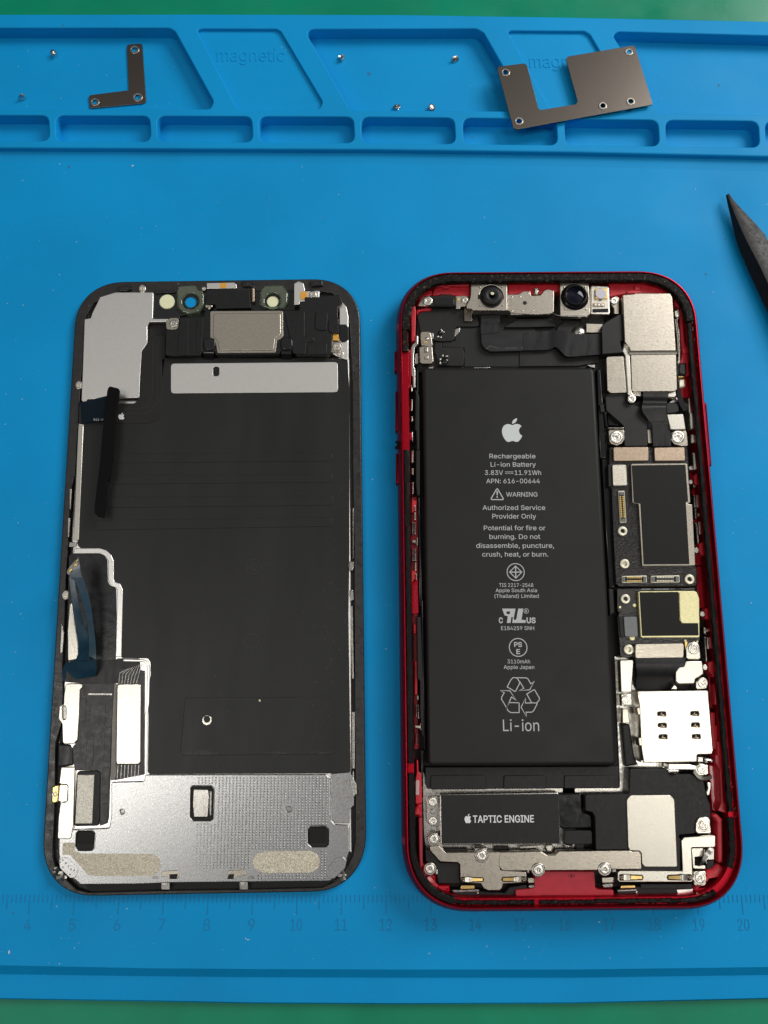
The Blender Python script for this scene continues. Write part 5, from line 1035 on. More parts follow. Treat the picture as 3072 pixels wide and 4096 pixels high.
# pull tabs under the battery
P('battery_skirt', pho, 'c', [(238, 42), (1659, 36), (2080, 36), (2085, 245), (1390, 248), (820, 252), (262, 250), (240, 200)], 1.5, 2.9, M_BLACK, r=.3, b=.2)
for x0, x1, y0, y1 in ((288, 818, 122, 256), (982, 1390, 124, 250), (1556, 2078, 124, 246)):
    P('pull_tab', pho, 'c', [(x0+4, y0), (x1-8, y0-4), (x1, y0+20), (x1, y1), (x0, y1+2)], 2.6, 3.25, M_BLACK, r=.4, b=.2)
P('graphite_bar', pho, 'F', [(1068, 545), (1090, 545), (1120, 1000), (1085, 1000)], 1.2, 4.0, M_BLACKG, b=.3)
P('graphite_bar', pho, 'H', [(130, -50), (200, -50), (215, 180), (260, 860), (310, 1930), (240, 1950), (165, 700)], 1.2, 2.6, M_BLACKG, b=.3)
P('black_rail', pho, 'I', [(230, 150), (290, 160), (300, 420), (250, 450)], 1.2, 4.0, M_BLACK, r=.1, b=.2)

# --- vibration motor
tap = P('vibration_motor', pho, 'c', [(384, 300), (1490, 282), (1508, 296), (1530, 762), (1520, 772), (392, 784), (380, 770), (374, 312)], 1.5, 4.7, M_STEEL, r=.4, b=.25)
P('motor_label', tap, 'c', [(388, 309), (1500, 296), (1518, 762), (396, 770)], 4.6, 4.78, M_BLACK, r=.15, b=.04)
m = Mesh(); write(m, 'c', 'TAPTIC ENGINE', 692, 1271, 570, 66, 4.79, .012, yb2=566); m.build('lettering', M_WHITE, tap)
logo(Mesh(), 'c', 612, 487, 674, 576, 4.79).build('logo_mark', M_WHITE, tap)
P('motor_flange', pho, 'c', [(300, 318), (362, 318), (376, 560), (376, 606), (300, 604), (258, 566), (250, 372), (262, 338)], 1.4, 2.8, M_STEEL, r=.5, b=.12)
for x, y in ((312, 373), (313, 556)): screw(pho, 'c', x, y, 42, 2.95, 'star')
Mesh().solid(ngon(U('c', 312, 466, 3.1), .6, 20), 2.6, 3.15, .2).build('rivet', M_STEEL, pho)
P('small_block', pho, 'c', [(1128, 796), (1360, 780), (1372, 806), (1140, 816)], 1.5, 3.2, M_STEEL, r=.1, b=.1)
P('small_clip', pho, 'c', [(1384, 778), (1450, 774), (1456, 806), (1446, 850), (1394, 850), (1382, 812)], 1.6, 3.6, M_BRIGHT, r=.2, b=.35)
P('black_block', pho, 'c', [(890, 796), (1030, 796), (1040, 830), (900, 840)], 1.5, 2.6, M_BLACK, b=.1)
# --- docking cables
P('dock_flex', pho, 'd', [(-70, 412), (185, 408), (192, 580), (270, 610), (284, 650), (286, 745), (0, 752), (-60, 700)], 1.5, 3.0, M_BLACKG, r=.5, b=.4)
P('dock_flex', pho, 'd', [(18, 764), (270, 764), (286, 780), (286, 880), (272, 895), (30, 895), (16, 880)], 1.5, 3.5, M_BLACK, r=.4, b=.2)
P('dock_flex', pho, 'd', [(130, 890), (205, 890), (200, 945), (130, 945)], 1.5, 2.6, M_BLACK, b=.1)
m = Mesh(); m.ribbon([(R3('d', -50, 890, 3.0), R3('d', -50, 905, 3.0)), (R3('d', 20, 900, 3.4), R3('d', 14, 916, 3.4)), (R3('d', 80, 950, 2.4), R3('d', 66, 960, 2.4))], .5); m.build('dock_wire', M_BLACKG, pho)

# --- loudspeaker
lsp = P('loudspeaker', pho, 'd', [(640, 176), (988, 178), (1006, 190), (1010, 235), (1030, 246), (1068, 230), (1230, 226), (1280, 270), (1340, 290), (1366, 440), (1404, 520), (1408, 690), (1258, 690), (1262, 792), (1110, 806), (1104, 830), (1124, 850), (1120, 1150), (640, 1150), (625, 945), (316, 948), (308, 640), (284, 592), (218, 578), (214, 440), (226, 420), (616, 416), (632, 400)], 1.5, 4.5, M_BLACK, r=.35, b=.2)
P('speaker_cover', lsp, 'd', [(608, 470), (640, 428), (1020, 426), (1064, 470), (1092, 1100), (1080, 1112), (780, 1112), (754, 1080), (750, 985), (730, 958), (624, 952)], 4.4, 4.9, mat('satin_cover', (.56, .535, .47), 1, .36, var=.05, vscale=3, bump=.14, bscale=5, rvar=.05), r=.9, b=.18)
P('speaker_groove', lsp, 'd', [(1008, 240), (1060, 243), (1062, 250), (1010, 250), (1000, 232), (1000, 190), (1006, 190)], 4.45, 4.56, M_DARK)
m = Mesh()
for k in range(70):
    c = U('d', random.choice((random.gauss(900, 60), random.gauss(1040, 40), random.gauss(700, 120))), random.gauss(290, 45), 4.52); m.sheet(ngon(c, random.uniform(.02, .06), 6), 4.515)
for k in range(40):
    c = U('d', random.gauss(1290, 50), random.gauss(480, 40), 4.52); m.sheet(ngon(c, random.uniform(.02, .06), 6), 4.515)
m.build('dust', bpy.data.materials['pale_dust'], lsp)['kind'] = 'stuff'

# --- long bottom bracket, its overlapping plate, slots and gold springs
zb = 5.0
brA = P('bottom_bracket', pho, 'c', [(280, 792), (368, 788), (434, 856), (950, 851), (950, 1022), (1200, 1040), (1200, 1120), (1185, 1140), (978, 1148), (968, 1190), (944, 1213), (832, 1213), (795, 1195), (768, 1148), (575, 1138), (570, 968), (548, 948), (382, 940), (288, 838)], 2.2, zb, M_NICKEL, r=.35, b=.12)
fr_c = lambda x, y: ((x/2.37+1600-2250)*2.37, (y/2.37+3050-3000)*2.37)
brB = P('bottom_bracket', pho, 'c', [(945, 852), (1338, 845), (1395, 880), (1468, 880), (1506, 843), (1640, 842), (2180, 836), (2200, 846), (2258, 846), (2286, 866), (2292, 1012), (2060, 1014), (2000, 1010), (1842, 1022), (1388, 1024), (1200, 1026), (988, 1028), (962, 1018), (948, 996)], 3.0, zb+.28, M_NICKEL, r=.35, b=.14)
brC = P('antenna_bracket', pho, 'd', [(540, 1146), (1142, 1150), (1128, 860), (1150, 830), (1442, 812), (1450, 820), (1450, 912), (1440, 922), (1222, 926), (1238, 1230), (1228, 1252), (545, 1252), (526, 1240), (524, 1160)], 3.0, zb+.05, M_BRIGHT, r=.3, b=.14)
def contact(parent, fr, x0, x1, y0, y1, left_end_dark, z):
    d = 1 if not left_end_dark else -1
    yc = (y0+y1)/2
    P('contact_slot', parent, fr, [(x0, y0+8), (x0+8, y0), (x1-14, y0+6), (x1, yc), (x1-14, y1-4), (x0+8, y1), (x0, y1-8)] if d > 0 else [(x1, y0+8), (x1-8, y0), (x0+14, y0+6), (x0, yc), (x0+14, y1-4), (x1-8, y1), (x1, y1-8)], z-.1, z+.03, M_DARK, r=.3)
    w = x1-x0
    xa, xb = (x0+.18*w, x0+.92*w) if d > 0 else (x1-.18*w, x1-.92*w)
    hh = (y1-y0)*.5
    rows = []
    for t, zz, wd in ((0, .25, .78), (.25, .55, .78), (.4, .45, .55), (.7, .3, .5), (1, .12, .42)):
        x = xa+(xb-xa)*t
        a, b = R3(fr, x, yc-hh*wd, z+zz), R3(fr, x, yc+hh*wd, z+zz)
        rows.append((b, a) if d > 0 else (a, b))
    Mesh().ribbon(rows[:3], .08).build('contact_arm', M_BRIGHT, parent); Mesh().ribbon(rows[2:], .08).build('contact_tip', M_GOLD, parent)
    c = U(fr, x0+.09*w if d > 0 else x1-.09*w, yc, z)
    for q in ((-.2, .12), (.15, .2), (0, -.2), (.2, -.15)): Mesh().solid(ngon(c+Vector(q)*1.1, .16, 10), z, z+.14, .06).build('weld_dot', M_COPPER, parent)
contact(brA, 'c', 578, 800, 1082, 1138, False, zb); contact(brA, 'c', 958, 1192, 1078, 1136, True, zb)
contact(brC, 'd', 538, 772, 1176, 1240, False, zb+.05); contact(brC, 'd', 986, 1228, 1176, 1240, True, zb+.05)
for fr, x, y, r, z, kd in (('c', 774, 885, 46, zb+.5, 'star'), ('c', 322, 726, 42, 4.2, 'star'), ('c', 285, 1010, 44, 4.6, 'star'), ('c', 1312, 1020, 47, zb+.7, 'star'), ('d', 402, 1132, 46, zb+.7, 'star'), ('d', 1318, 186, 40, 5.4, 'cross'), ('d', 1340, 718, 42, 5.2, 'cross'), ('d', 1303, 1217, 46, 5.0, 'cross')):
    k = 1/FR[fr][2]
    P('screw_seat', pho, fr, [(x+math.cos(t)*r*1.42, y+math.sin(t)*r*1.42) for t in [2*math.pi*q/20 for q in range(20)]], 2.0, z-.12, M_STEEL if kd == 'star' else M_BRIGHT, b=.15)
    screw(pho, fr, x, y, r, z, kd)
for q in ([(1222, 1160), (1300, 1158), (1312, 1176), (1304, 1196), (1230, 1198), (1218, 1180)], ): P('screw_side', pho, 'c', q, 2.0, 4.0, M_STEELD, r=.2, b=.2)
P('screw_side', pho, 'd', [(382, 1270), (470, 1266), (488, 1284), (470, 1306), (392, 1308), (378, 1290)], 2.0, 4.0, M_STEELD, r=.2, b=.2)
P('screw_tab', pho, 'c', [(280, 720), (368, 720), (370, 792), (280, 796)], 2.4, 4.1, M_STEEL, r=.1, b=.1); P('screw_tab', pho, 'c', [(704, 812), (828, 808), (834, 860), (712, 862)], 2.4, 4.7, M_STEEL, r=.15, b=.12)
P('black_flex', pho, 'c', [(238, 820), (282, 820), (378, 944), (552, 950), (568, 974), (572, 1140), (556, 1154), (360, 1150), (346, 1060), (300, 960), (244, 940)], 1.4, 3.9, M_BLACK, r=.3, b=.25)
P('black_flex', pho, 'c', [(376, 820), (640, 818), (645, 848), (440, 858)], 1.4, 3.3, M_BLACK, b=.2)
P('black_flex', pho, 'c', [(1660, 300), (1660, 300), (1530, 290), (1548, 610), (1560, 780), (1640, 800)], 1.4, 2.6, M_BLACKG, b=.2)
P('microphone_block', pho, 'c', [(510, 1220), (760, 1216), (990, 1240), (1040, 1180), (1200, 1160), (1214, 1210), (1212, 1280), (700, 1288), (516, 1284)], 1.3, 3.6, M_BLACK, r=.2, b=.2)
P('microphone_block', pho, 'd', [(516, 1330), (740, 1290), (746, 1270), (1234, 1276), (1240, 1320), (1236, 1372), (1210, 1386), (560, 1390), (520, 1370)], 1.3, 3.6, M_BLACK, r=.2, b=.2)
P('microphone_bar', pho, 'd', [(742, 1272), (1232, 1272), (1234, 1312), (742, 1314)], 3.2, 4.2, M_BLACK, r=.1, b=.1)
P('silver_tape', pho, 'd', [(1082, 1326), (1238, 1316), (1232, 1366), (1100, 1376)], 3.4, 3.75, M_ALU, r=.1, b=.06)
P('gold_block', pho, 'c', [(580, 1165), (706, 1164), (710, 1198), (572, 1202)], 3.0, 4.0, M_GOLD, r=.1, b=.1); P('gold_block', pho, 'd', [(556, 1286), (690, 1284), (694, 1308), (552, 1312)], 3.0, 4.0, M_GOLD, r=.1, b=.1)
P('thin_board', pho, 'c', [(492, 1210), (748, 1206), (752, 1222), (510, 1232)], 3.0, 3.8, M_STEELD, b=.05); P('thin_board', pho, 'd', [(520, 1328), (700, 1322), (704, 1336), (530, 1342)], 3.0, 3.8, M_STEELD, b=.05)
for f, x, y in (('c', 736, 1238), ('d', 702, 1352)):
    c = U(f, x, y, 3.7); Mesh().blob((c.x, c.y, 3.6), .35, 2, .8).build('solder_bead', M_STEEL, pho)
P('clip_post', pho, 'c', [(1206, 1012), (1226, 1012), (1228, 1050), (1208, 1050)], 2.0, 4.8, M_STEEL, b=.15); P('clip_post', pho, 'c', [(336, 1010), (360, 1020), (362, 1060), (340, 1064)], 2.0, 4.4, M_BRIGHT, r=.1, b=.1)
P('clip_post', pho, 'd', [(374, 1210), (488, 1206), (486, 1258), (376, 1262)], 2.0, 3.8, M_NICKEL, b=.15); P('clip_post', pho, 'c', [(1212, 1094), (1296, 1096), (1294, 1142), (1214, 1146)], 2.0, 3.8, M_NICKEL, b=.15)
P('clip_post', pho, 'd', [(470, 1128), (510, 1126), (512, 1160), (474, 1162)], 2.0, 4.4, M_STEELD, b=.15)
red = P('red_cover', pho, 'd', [(-262, 1150), (-150, 1150), (294, 1152), (304, 1168), (310, 1300), (330, 1326), (484, 1330), (486, 1390), (0, 1402), (-440, 1404), (-446, 1330), (-286, 1316), (-266, 1300)], 1.6, 4.3, mat('flat_red_tape', (.40, .014, .03), 0, .45, var=.1, vscale=.5, bump=.05, bscale=2), r=.25, b=.12)
m = Mesh()
for x in (74, 100): stroke(m, [U('d', x+q[0]*17, 1193+q[1]*12, 4.31) for q in ((-.8, -.7), (0, -1), (.8, -.7), (.9, 0), (.8, .7), (0, 1), (-.8, .7), (-.9, 0))], .18, 4.31, True)
stroke(m, [U('d', -210, 1376, 4.31), U('d', 300, 1380, 4.31)], .12, 4.31); m.build('moulded_mark', mat('dark_red_mark', (.16, .004, .01), 0, .5), red)
# --- antenna clip at the right bottom
P('clip_plate', pho, 'd', [(1222, 930), (1330, 930), (1338, 940), (1340, 1010), (1256, 1016), (1258, 1098), (1340, 1096), (1356, 1100), (1358, 1130), (1240, 1126)], 2.4, 4.7, M_BRIGHT, r=.2, b=.12)
P('clip_plate', pho, 'd', [(1342, 940), (1420, 925), (1440, 940), (1440, 1040), (1370, 1044), (1368, 1090), (1340, 1010)], 2.0, 4.2, M_STEEL, r=.2, b=.12)
P('black_foot', pho, 'd', [(1366, 1046), (1440, 1040), (1440, 1090), (1420, 1128), (1372, 1138), (1362, 1100)], 1.5, 3.4, M_BLACK, r=.3, b=.2)
Mesh().ribbon([(R3('d', 1378, 938, 5.4), R3('d', 1418, 970, 5.4)), (R3('d', 1356, 970, 5.7), R3('d', 1390, 1000, 5.7)), (R3('d', 1325, 1030, 5.5), R3('d', 1350, 1052, 5.5)), (R3('d', 1296, 1080, 4.9), R3('d', 1322, 1096, 4.9))], .2).build('spring_arm', M_STEEL, pho)
P('spring_foot', pho, 'd', [(1372, 940), (1400, 924), (1428, 940), (1424, 980), (1396, 1000), (1364, 972)], 4.8, 5.45, M_BRIGHT, r=.3, b=.1)
P('screw_plate', pho, 'd', [(1242, 1150), (1350, 1148), (1364, 1160), (1362, 1276), (1340, 1290), (1246, 1284)], 2.0, 4.75, M_BRIGHT, r=.4, b=.15)
P('screw_plate', pho, 'd', [(1266, 690), (1290, 640), (1360, 632), (1400, 650), (1412, 780), (1404, 794), (1280, 796), (1262, 770)], 2.0, 5.0, M_BRIGHT, r=.7, b=.2)
P('clip_edge', pho, 'd', [(1306, 812), (1418, 804), (1418, 820), (1306, 826)], 3.0, 5.15, M_NICKEL, b=.05)
P('screw_plate', pho, 'd', [(1004, 132), (1200, 134), (1260, 150), (1290, 134), (1380, 142), (1386, 226), (1360, 240), (1300, 232), (1260, 190), (1004, 186)], 2.2, 5.2, M_BRIGHT, r=.2, b=.18)
Mesh().ribbon([(R3('d', 1240, 210, 4.9), R3('d', 1246, 180, 5.1)), (R3('d', 1280, 262, 4.9), R3('d', 1300, 232, 5.1)), (R3('d', 1340, 282, 4.8), R3('d', 1340, 250, 5.0)), (R3('d', 1412, 268, 4.4), R3('d', 1408, 236, 4.6))], .3).build('bent_strap', M_BRIGHT, pho)
P('small_contact', pho, 'd', [(1368, 300), (1410, 312), (1416, 340), (1400, 430), (1370, 440), (1358, 400), (1378, 360)], 2.5, 4.6, M_BRIGHT, r=.15, b=.3)
# --- card tray reader
simh = []
for x, y in ((822, 1537), (1187, 1533), (828, 1663), (1195, 1660), (836, 1790), (1204, 1788)):
    simh.append(rnd(PX('I', [(x-44, y-20), (x+44, y-22), (x+46, y+22), (x-42, y+24)], 5.5), .6, 5))
sim = P('card_reader', pho, 'I', [(548, 1296), (560, 1284), (1320, 1278), (1338, 1290), (1392, 1940), (1378, 1984), (1216, 1988), (1212, 2070), (624, 2078), (596, 1900), (576, 1440)], 1.6, 5.5, M_BRIGHT, r=.3, b=.22, holes=simh)
for x, y in ((822, 1537), (1187, 1533), (828, 1663), (1195, 1660), (836, 1790), (1204, 1788)):
    P('card_contact', sim, 'I', [(x-44, y-20), (x+44, y-22), (x+46, y+22), (x-42, y+24)], 4.3, 4.8, M_DARK)
    P('contact_spring', sim, 'I', [(x-12, y-14), (x+4, y-14), (x+6, y+18), (x-10, y+18)], 4.7, 5.35, M_COPPER, b=.12); P('contact_spring', sim, 'I', [(x-30, y+8), (x+30, y+6), (x+32, y+20), (x-28, y+22)], 4.7, 5.2, M_COPPER, b=.1)
for q in ([(545, 1470), (585, 1466), (590, 1545), (560, 1550)], [(562, 1800), (606, 1800), (608, 1890), (575, 1890)], [(556, 1300), (582, 1298), (584, 1324), (558, 1326)], [(585, 2050), (620, 2050), (622, 2074), (590, 2074)]): P('side_hook', sim, 'I', q, 3.0, 5.55, M_NICKEL, r=.1, b=.15)
P('reader_spring', pho, 'T', [(88, 520), (160, 520), (162, 590), (90, 590)], 1.6, 4.2, M_BRIGHT, r=.1, b=.25); P('reader_spring', pho, 'T', [(168, 530), (280, 540), (284, 600), (172, 600)], 1.6, 3.8, M_STEEL, r=.1, b=.6)
P('black_strip', pho, 'I', [(375, 1640), (470, 1650), (520, 2000), (560, 2100), (420, 2120)], 1.4, 3.0, M_BLACK, r=.3, b=.4)
P('clip_plate', pho, 'I', [(358, 942), (500, 940), (512, 960), (496, 1180), (490, 1296), (374, 1300)], 1.6, 4.6, M_BRIGHT, r=.3, b=.2)
P('screw_plate', pho, 'I', [(372, 1318), (486, 1316), (492, 1440), (380, 1452)], 1.6, 4.2, M_BRIGHT, r=.3, b=.15); screw(pho, 'I', 432, 1385, 58, 4.35, 'cross')
P('clip_plate', pho, 'I', [(386, 1484), (448, 1484), (470, 1640), (388, 1640)], 1.6, 4.0, M_NICKEL, r=.1, b=.15)
Mesh().ribbon([(R3('I', 528, 915, 5.0), R3('I', 1082, 912, 5.0)), (R3('I', 535, 1000, 5.2), R3('I', 1070, 1000, 5.2)), (R3('I', 545, 1090, 4.7), R3('I', 1000, 1090, 4.7)), (R3('I', 540, 1180, 3.4), R3('I', 975, 1180, 3.4)), (R3('I', 540, 1262, 2.2), R3('I', 960, 1262, 2.2))], .15).build('dock_ribbon', M_FLEX, pho)
P('ribbon_cover', pho, 'I', [(530, 764), (1058, 758), (1068, 780), (1064, 915), (540, 922), (530, 900)], 3.6, 5.2, M_NICKEL, r=.4, b=.12)
P('clip_plate', pho, 'I', [(1082, 952), (1262, 950), (1276, 975), (1288, 1095), (1236, 1132), (1196, 1150), (1188, 1205), (1010, 1208), (976, 1180), (974, 1070), (1010, 1015), (1068, 1006)], 1.8, 5.3, M_BRIGHT, r=.5, b=.25)
P('screw_plate', pho, 'I', [(1200, 1180), (1240, 1136), (1310, 1140), (1330, 1200), (1320, 1255), (1200, 1262)], 1.8, 4.6, M_BRIGHT, r=.4, b=.15); screw(pho, 'I', 1274, 1190, 56, 4.75, 'cross')
P('small_tab', pho, 'I', [(960, 1212), (990, 1240), (992, 1262), (925, 1262)], 1.8, 4.0, M_BRIGHT, b=.1)
P('screw_plate', pho, 'I', [(1090, 800), (1120, 750), (1180, 735), (1230, 760), (1240, 800), (1255, 932), (1095, 932)], 2.0, 4.7, M_BRIGHT, r=.6, b=.15)
screw(pho, 'I', 1172, 815, 60, 4.85, 'washer')
P('gold_edge', pho, 'I', [(1076, 740), (1110, 735), (1100, 800), (1080, 830)], 2.0, 4.4, M_GOLD, r=.1, b=.1)

# --- circuit board
pcb = P('circuit_board', pho, 'H', [(238, 380), (1110, 370), (1125, 560), (1150, 1000), (1200, 1700), (1215, 1740), (1215, 1890), (1200, 1925), (345, 1930), (312, 1890), (285, 1400), (262, 830), (240, 820)], 1.6, 3.9, M_PCB, r=.35, b=.25)
P('circuit_board', pho, 'I', [(320, 150), (1190, 140), (1250, 700), (1240, 740), (1070, 760), (520, 770), (525, 915), (365, 915), (330, 470), (345, 430)], 1.6, 3.7, M_PCB, r=.3, b=.2)
P('board_pad', pho, 'I', [(330, 160), (520, 165), (525, 420), (420, 425), (370, 430), (330, 380)], 3.5, 3.82, mat('dark_solder_mask', (.035, .033, .03), 0, .3, var=.2, vscale=1), r=.1, b=.06)
can = P('shield_can', pcb, 'H', [(480, 578), (492, 566), (1090, 562), (1106, 576), (1140, 990), (1128, 1002), (1094, 1004), (1160, 1020), (1194, 1694), (606, 1698), (566, 1012), (512, 1004), (496, 984)], 3.6, 4.8, M_NICKEL, r=.25, b=.12)
P('can_label', can, 'H', [(490, 584), (1084, 576), (1114, 984), (1088, 992), (1128, 1676), (622, 1680), (586, 1008), (512, 996)], 4.7, 4.88, M_CHIP, r=.15, b=.04)
P('can_label', can, 'H', [(598, 1036), (1090, 1032), (1128, 1676), (622, 1680)], 4.8, 4.94, M_CHIP, b=.03)
for q, z in (([(286, 392), (296, 384), (664, 380), (674, 392), (676, 522), (664, 532), (300, 536), (290, 522)], 4.7), ([(738, 396), (748, 388), (1064, 384), (1074, 396), (1080, 520), (1070, 532), (752, 534), (744, 522)], 4.7)):
    P('connector_cover', pcb, 'H', q, 3.7, z, M_COPPER, r=.3, b=.1)
P('black_flex', pho, 'H', [(228, 575), (280, 575), (290, 815), (235, 820)], 2.0, 4.2, M_BLACK, b=.1)
P('speckled_plate', pcb, 'H', [(274, 588), (286, 578), (416, 576), (428, 588), (440, 795), (430, 806), (292, 810), (282, 798)], 3.7, 4.7, mat('speckled_cream_metal', (.40, .36, .29), .9, .42, col2=(.66, .62, .54), vscale=4.5, bump=.4, bscale=6, thr=(.40, .55)), r=.3, b=.1)
def connector(fr, q, long_x, rows, gold=M_GOLD):
    cb = P('board_connector', pcb, fr, q, 3.7, 4.35, M_CERAM, r=.25, b=.08)
    xs = [p[0] for p in q]; ys = [p[1] for p in q]
    x0, x1, y0, y1 = min(xs), max(xs), min(ys), max(ys)
    dx = (q[2][0]-q[1][0]) if not long_x else 0
    if long_x: core = [(x0+10, y0+14), (x1-10, y0+12), (x1-10, y1-12), (x0+10, y1-12)]
    else:
        core = [(q[0][0]+8, y0+14), (q[1][0]-6, y0+14), (q[2][0]-8, y1-14), (q[3][0]+8, y1-14)]
    P('connector_well', cb, fr, core, 4.2, 4.40, M_DARK, r=.15)
    m = Mesh(); n = rows
    for k in range(n):
        t = (k+.5)/n
        for s in (.27, .73):
            if long_x:
                x = x0+(x1-x0)*(.2+.6*t); y = y0+(y1-y0)*s
                w, h = (x1-x0)*.6/n*.32, (y1-y0)*.11
            else:
                y = y0+(y1-y0)*(.16+.68*t); x = (q[0][0]+(q[3][0]-q[0][0])*(y-y0)/(y1-y0))+(q[1][0]-q[0][0])*s
                w, h = (q[1][0]-q[0][0])*.13, (y1-y0)*.68/n*.32
            m.solid(PX(fr, [(x-w, y-h), (x+w, y-h), (x+w, y+h), (x-w, y+h)], 4.55), 4.35, 4.55, .02)
    m.build('gold_pins', gold, cb)
    ends = ([(x0+14, x0+.14*(x1-x0), y0+16, y1-14), (x1-.14*(x1-x0), x1-14, y0+16, y1-14)] if long_x else [(q[0][0]+12, q[1][0]-10, y0+16, y0+.13*(y1-y0)), (q[3][0]+12, q[2][0]-12, y1-.13*(y1-y0), y1-16)])
    for a, b_, c_, d_ in ends: P('end_block', cb, fr, [(a, c_), (b_, c_), (b_, d_), (a, d_)], 4.35, 4.6, M_GREYCHIP, b=.06)
connector('H', [(338, 866), (410, 864), (432, 1218), (360, 1222)], False, 12)
connector('H', [(378, 1808), (655, 1802), (658, 1880), (382, 1886)], True, 9)
connector('H', [(700, 1806), (1018, 1800), (1020, 1880), (702, 1884)], True, 11, M_CERAM)
for fr, x, y, r, z in (('H', 387, 1312, 53, 4.3), ('H', 410, 1673, 53, 4.3), ('H', 1127, 1845, 55, 4.3), ('I', 418, 265, 53, 4.2), ('I', 455, 825, 56, 4.2)): screw(pho, fr, x, y, r, z, 'ring', name='standoff')
P('corner_bracket', pcb, 'H', [(230, 192), (400, 186), (410, 210), (412, 300), (380, 345), (320, 365), (268, 350), (240, 310)], 2.4, 4.5, M_NICKEL, r=.5, b=.15)
P('bracket_fold', pcb, 'g', [(172, 690), (385, 690), (388, 712), (174, 716)], 2.4, 5.0, M_STEEL, r=.1, b=.2)
screw(pho, 'H', 318, 273, 72, 4.6, 'washer')
P('corner_bracket', pcb, 'H', [(925, 222), (960, 200), (1085, 198), (1100, 220), (1115, 370), (1040, 372), (960, 350), (922, 300)], 2.4, 4.7, M_NICKEL, r=.4, b=.15)
screw(pho, 'H', 1000, 268, 74, 4.8, 'washer')
P('bright_box', pho, 'H', [(876, 18), (1050, 14), (1064, 30), (1088, 186), (918, 188)], 2.4, 5.4, M_BRIGHT, r=.2, b=.2)
P('small_plate', pcb, 'H', [(662, 190), (706, 188), (722, 335), (672, 338)], 2.4, 4.1, M_NICKEL, b=.05)
P('small_plate', pcb, 'H', [(330, 480), (340, 490), (336, 510), (328, 500)], 3.8, 4.0, M_GOLD) if False else None
modem = P('shield_can', pho, 'I', [(562, 190), (576, 180), (1180, 176), (1210, 190), (1236, 260), (1240, 680), (1226, 692), (606, 694), (590, 680)], 3.5, 4.8, M_YELLOW, r=.2, b=.12)
P('can_label', modem, 'I', [(576, 190), (1000, 186), (1012, 200), (1022, 500), (1046, 534), (1224, 534), (1230, 668), (604, 674)], 4.7, 4.90, M_CHIP, r=.2, b=.04)
P('yellow_plate', modem, 'I', [(1018, 184), (1186, 180), (1212, 210), (1240, 520), (1228, 532), (1056, 534), (1032, 512), (1026, 480)], 4.7, 4.93, M_YELLOW, r=.3, b=.06)
P('black_flex', pho, 'I', [(345, 462), (545, 455), (566, 480), (572, 680), (365, 690)], 2.6, 4.1, M_BLACK, r=.2, b=.15)
P('grey_chip', pho, 'I', [(402, 470), (412, 462), (536, 460), (546, 472), (558, 672), (548, 682), (426, 682), (416, 674)], 4.0, 4.4, M_GREYCHIP, r=.2, b=.06)
for x, y, r in ((520, 335, 20), (360, 356, 14), (495, 694, 30), (1082, 726, 14), (1215, 738, 12)): Mesh().solid(ngon(U('I', x, y, 3.95), r/2.765/17, 14), 3.5, 3.98, .06).build('test_pad', M_YELLOW, pcb)
c = U('I', 355, 395, 4); m = Mesh(); m.blob((c.x, c.y, 3.9), .5, 2, .9, .2); m.build('solder_bead', M_STEELD, pcb)
for q in ([(590, 150), (700, 148), (702, 165), (592, 168)], [(735, 150), (900, 148), (902, 164), (738, 166)], [(975, 146), (1040, 146), (1036, 164), (980, 166)]): P('seam_slot', pho, 'I', q, 3.6, 3.9, M_GREYCHIP if q[0][0] < 900 else M_DARK, r=.1, b=.05)

# --- flex cables above the board
P('camera_flex', pho, 'g', [(165, 248), (412, 248), (420, 330), (440, 372), (490, 390), (580, 420), (640, 450), (700, 600), (690, 720), (704, 940), (392, 945), (386, 730), (376, 670), (300, 600), (150, 470), (136, 300)], 2.4, 4.5, M_FILM2, r=.5, b=.15)
P('camera_flex', pho, 'g', [(168, 480), (300, 604), (372, 672), (176, 664)], 1.6, 3.0, M_BLACKG, r=.2, b=.15)
P('camera_flex', pho, 'g', [(480, 395), (600, 330), (640, 440), (560, 440)], 1.6, 3.6, M_BLACK, b=.1)
Mesh().ribbon([(R3('g', 636, 214, 5.9), R3('g', 962, 214, 5.9)), (R3('g', 636, 290, 5.6), R3('g', 962, 290, 5.6)), (R3('g', 634, 360, 5.0), R3('g', 950, 366, 5.0)), (R3('g', 622, 420, 5.7), R3('g', 942, 420, 5.7)), (R3('g', 630, 490, 5.7), R3('g', 944, 500, 5.5)), (R3('g', 710, 600, 5.3), R3('g', 962, 600, 5.1)), (R3('g', 752, 650, 5.0), R3('g', 985, 650, 4.8)), (R3('g', 762, 760, 4.8), R3('g', 1000, 760, 4.7)), (R3('g', 770, 948, 4.6), R3('g', 1006, 944, 4.6))], .2, sub=4).build('camera_flex', M_FLEX, pho)
P('camera_flex', pho, 'g', [(945, 370), (1110, 375), (1115, 480), (1060, 500), (950, 510)], 1.6, 4.4, M_BLACK, r=.1, b=.15)
P('black_rail', pho, 'g', [(50, 390), (130, 385), (140, 500), (70, 505)], 1.6, 4.6, M_BLACK, r=.1, b=.3); P('black_rail', pho, 'g', [(110, 500), (160, 490), (175, 690), (140, 690)], 1.6, 4.3, M_BLACKG, r=.1, b=.25)
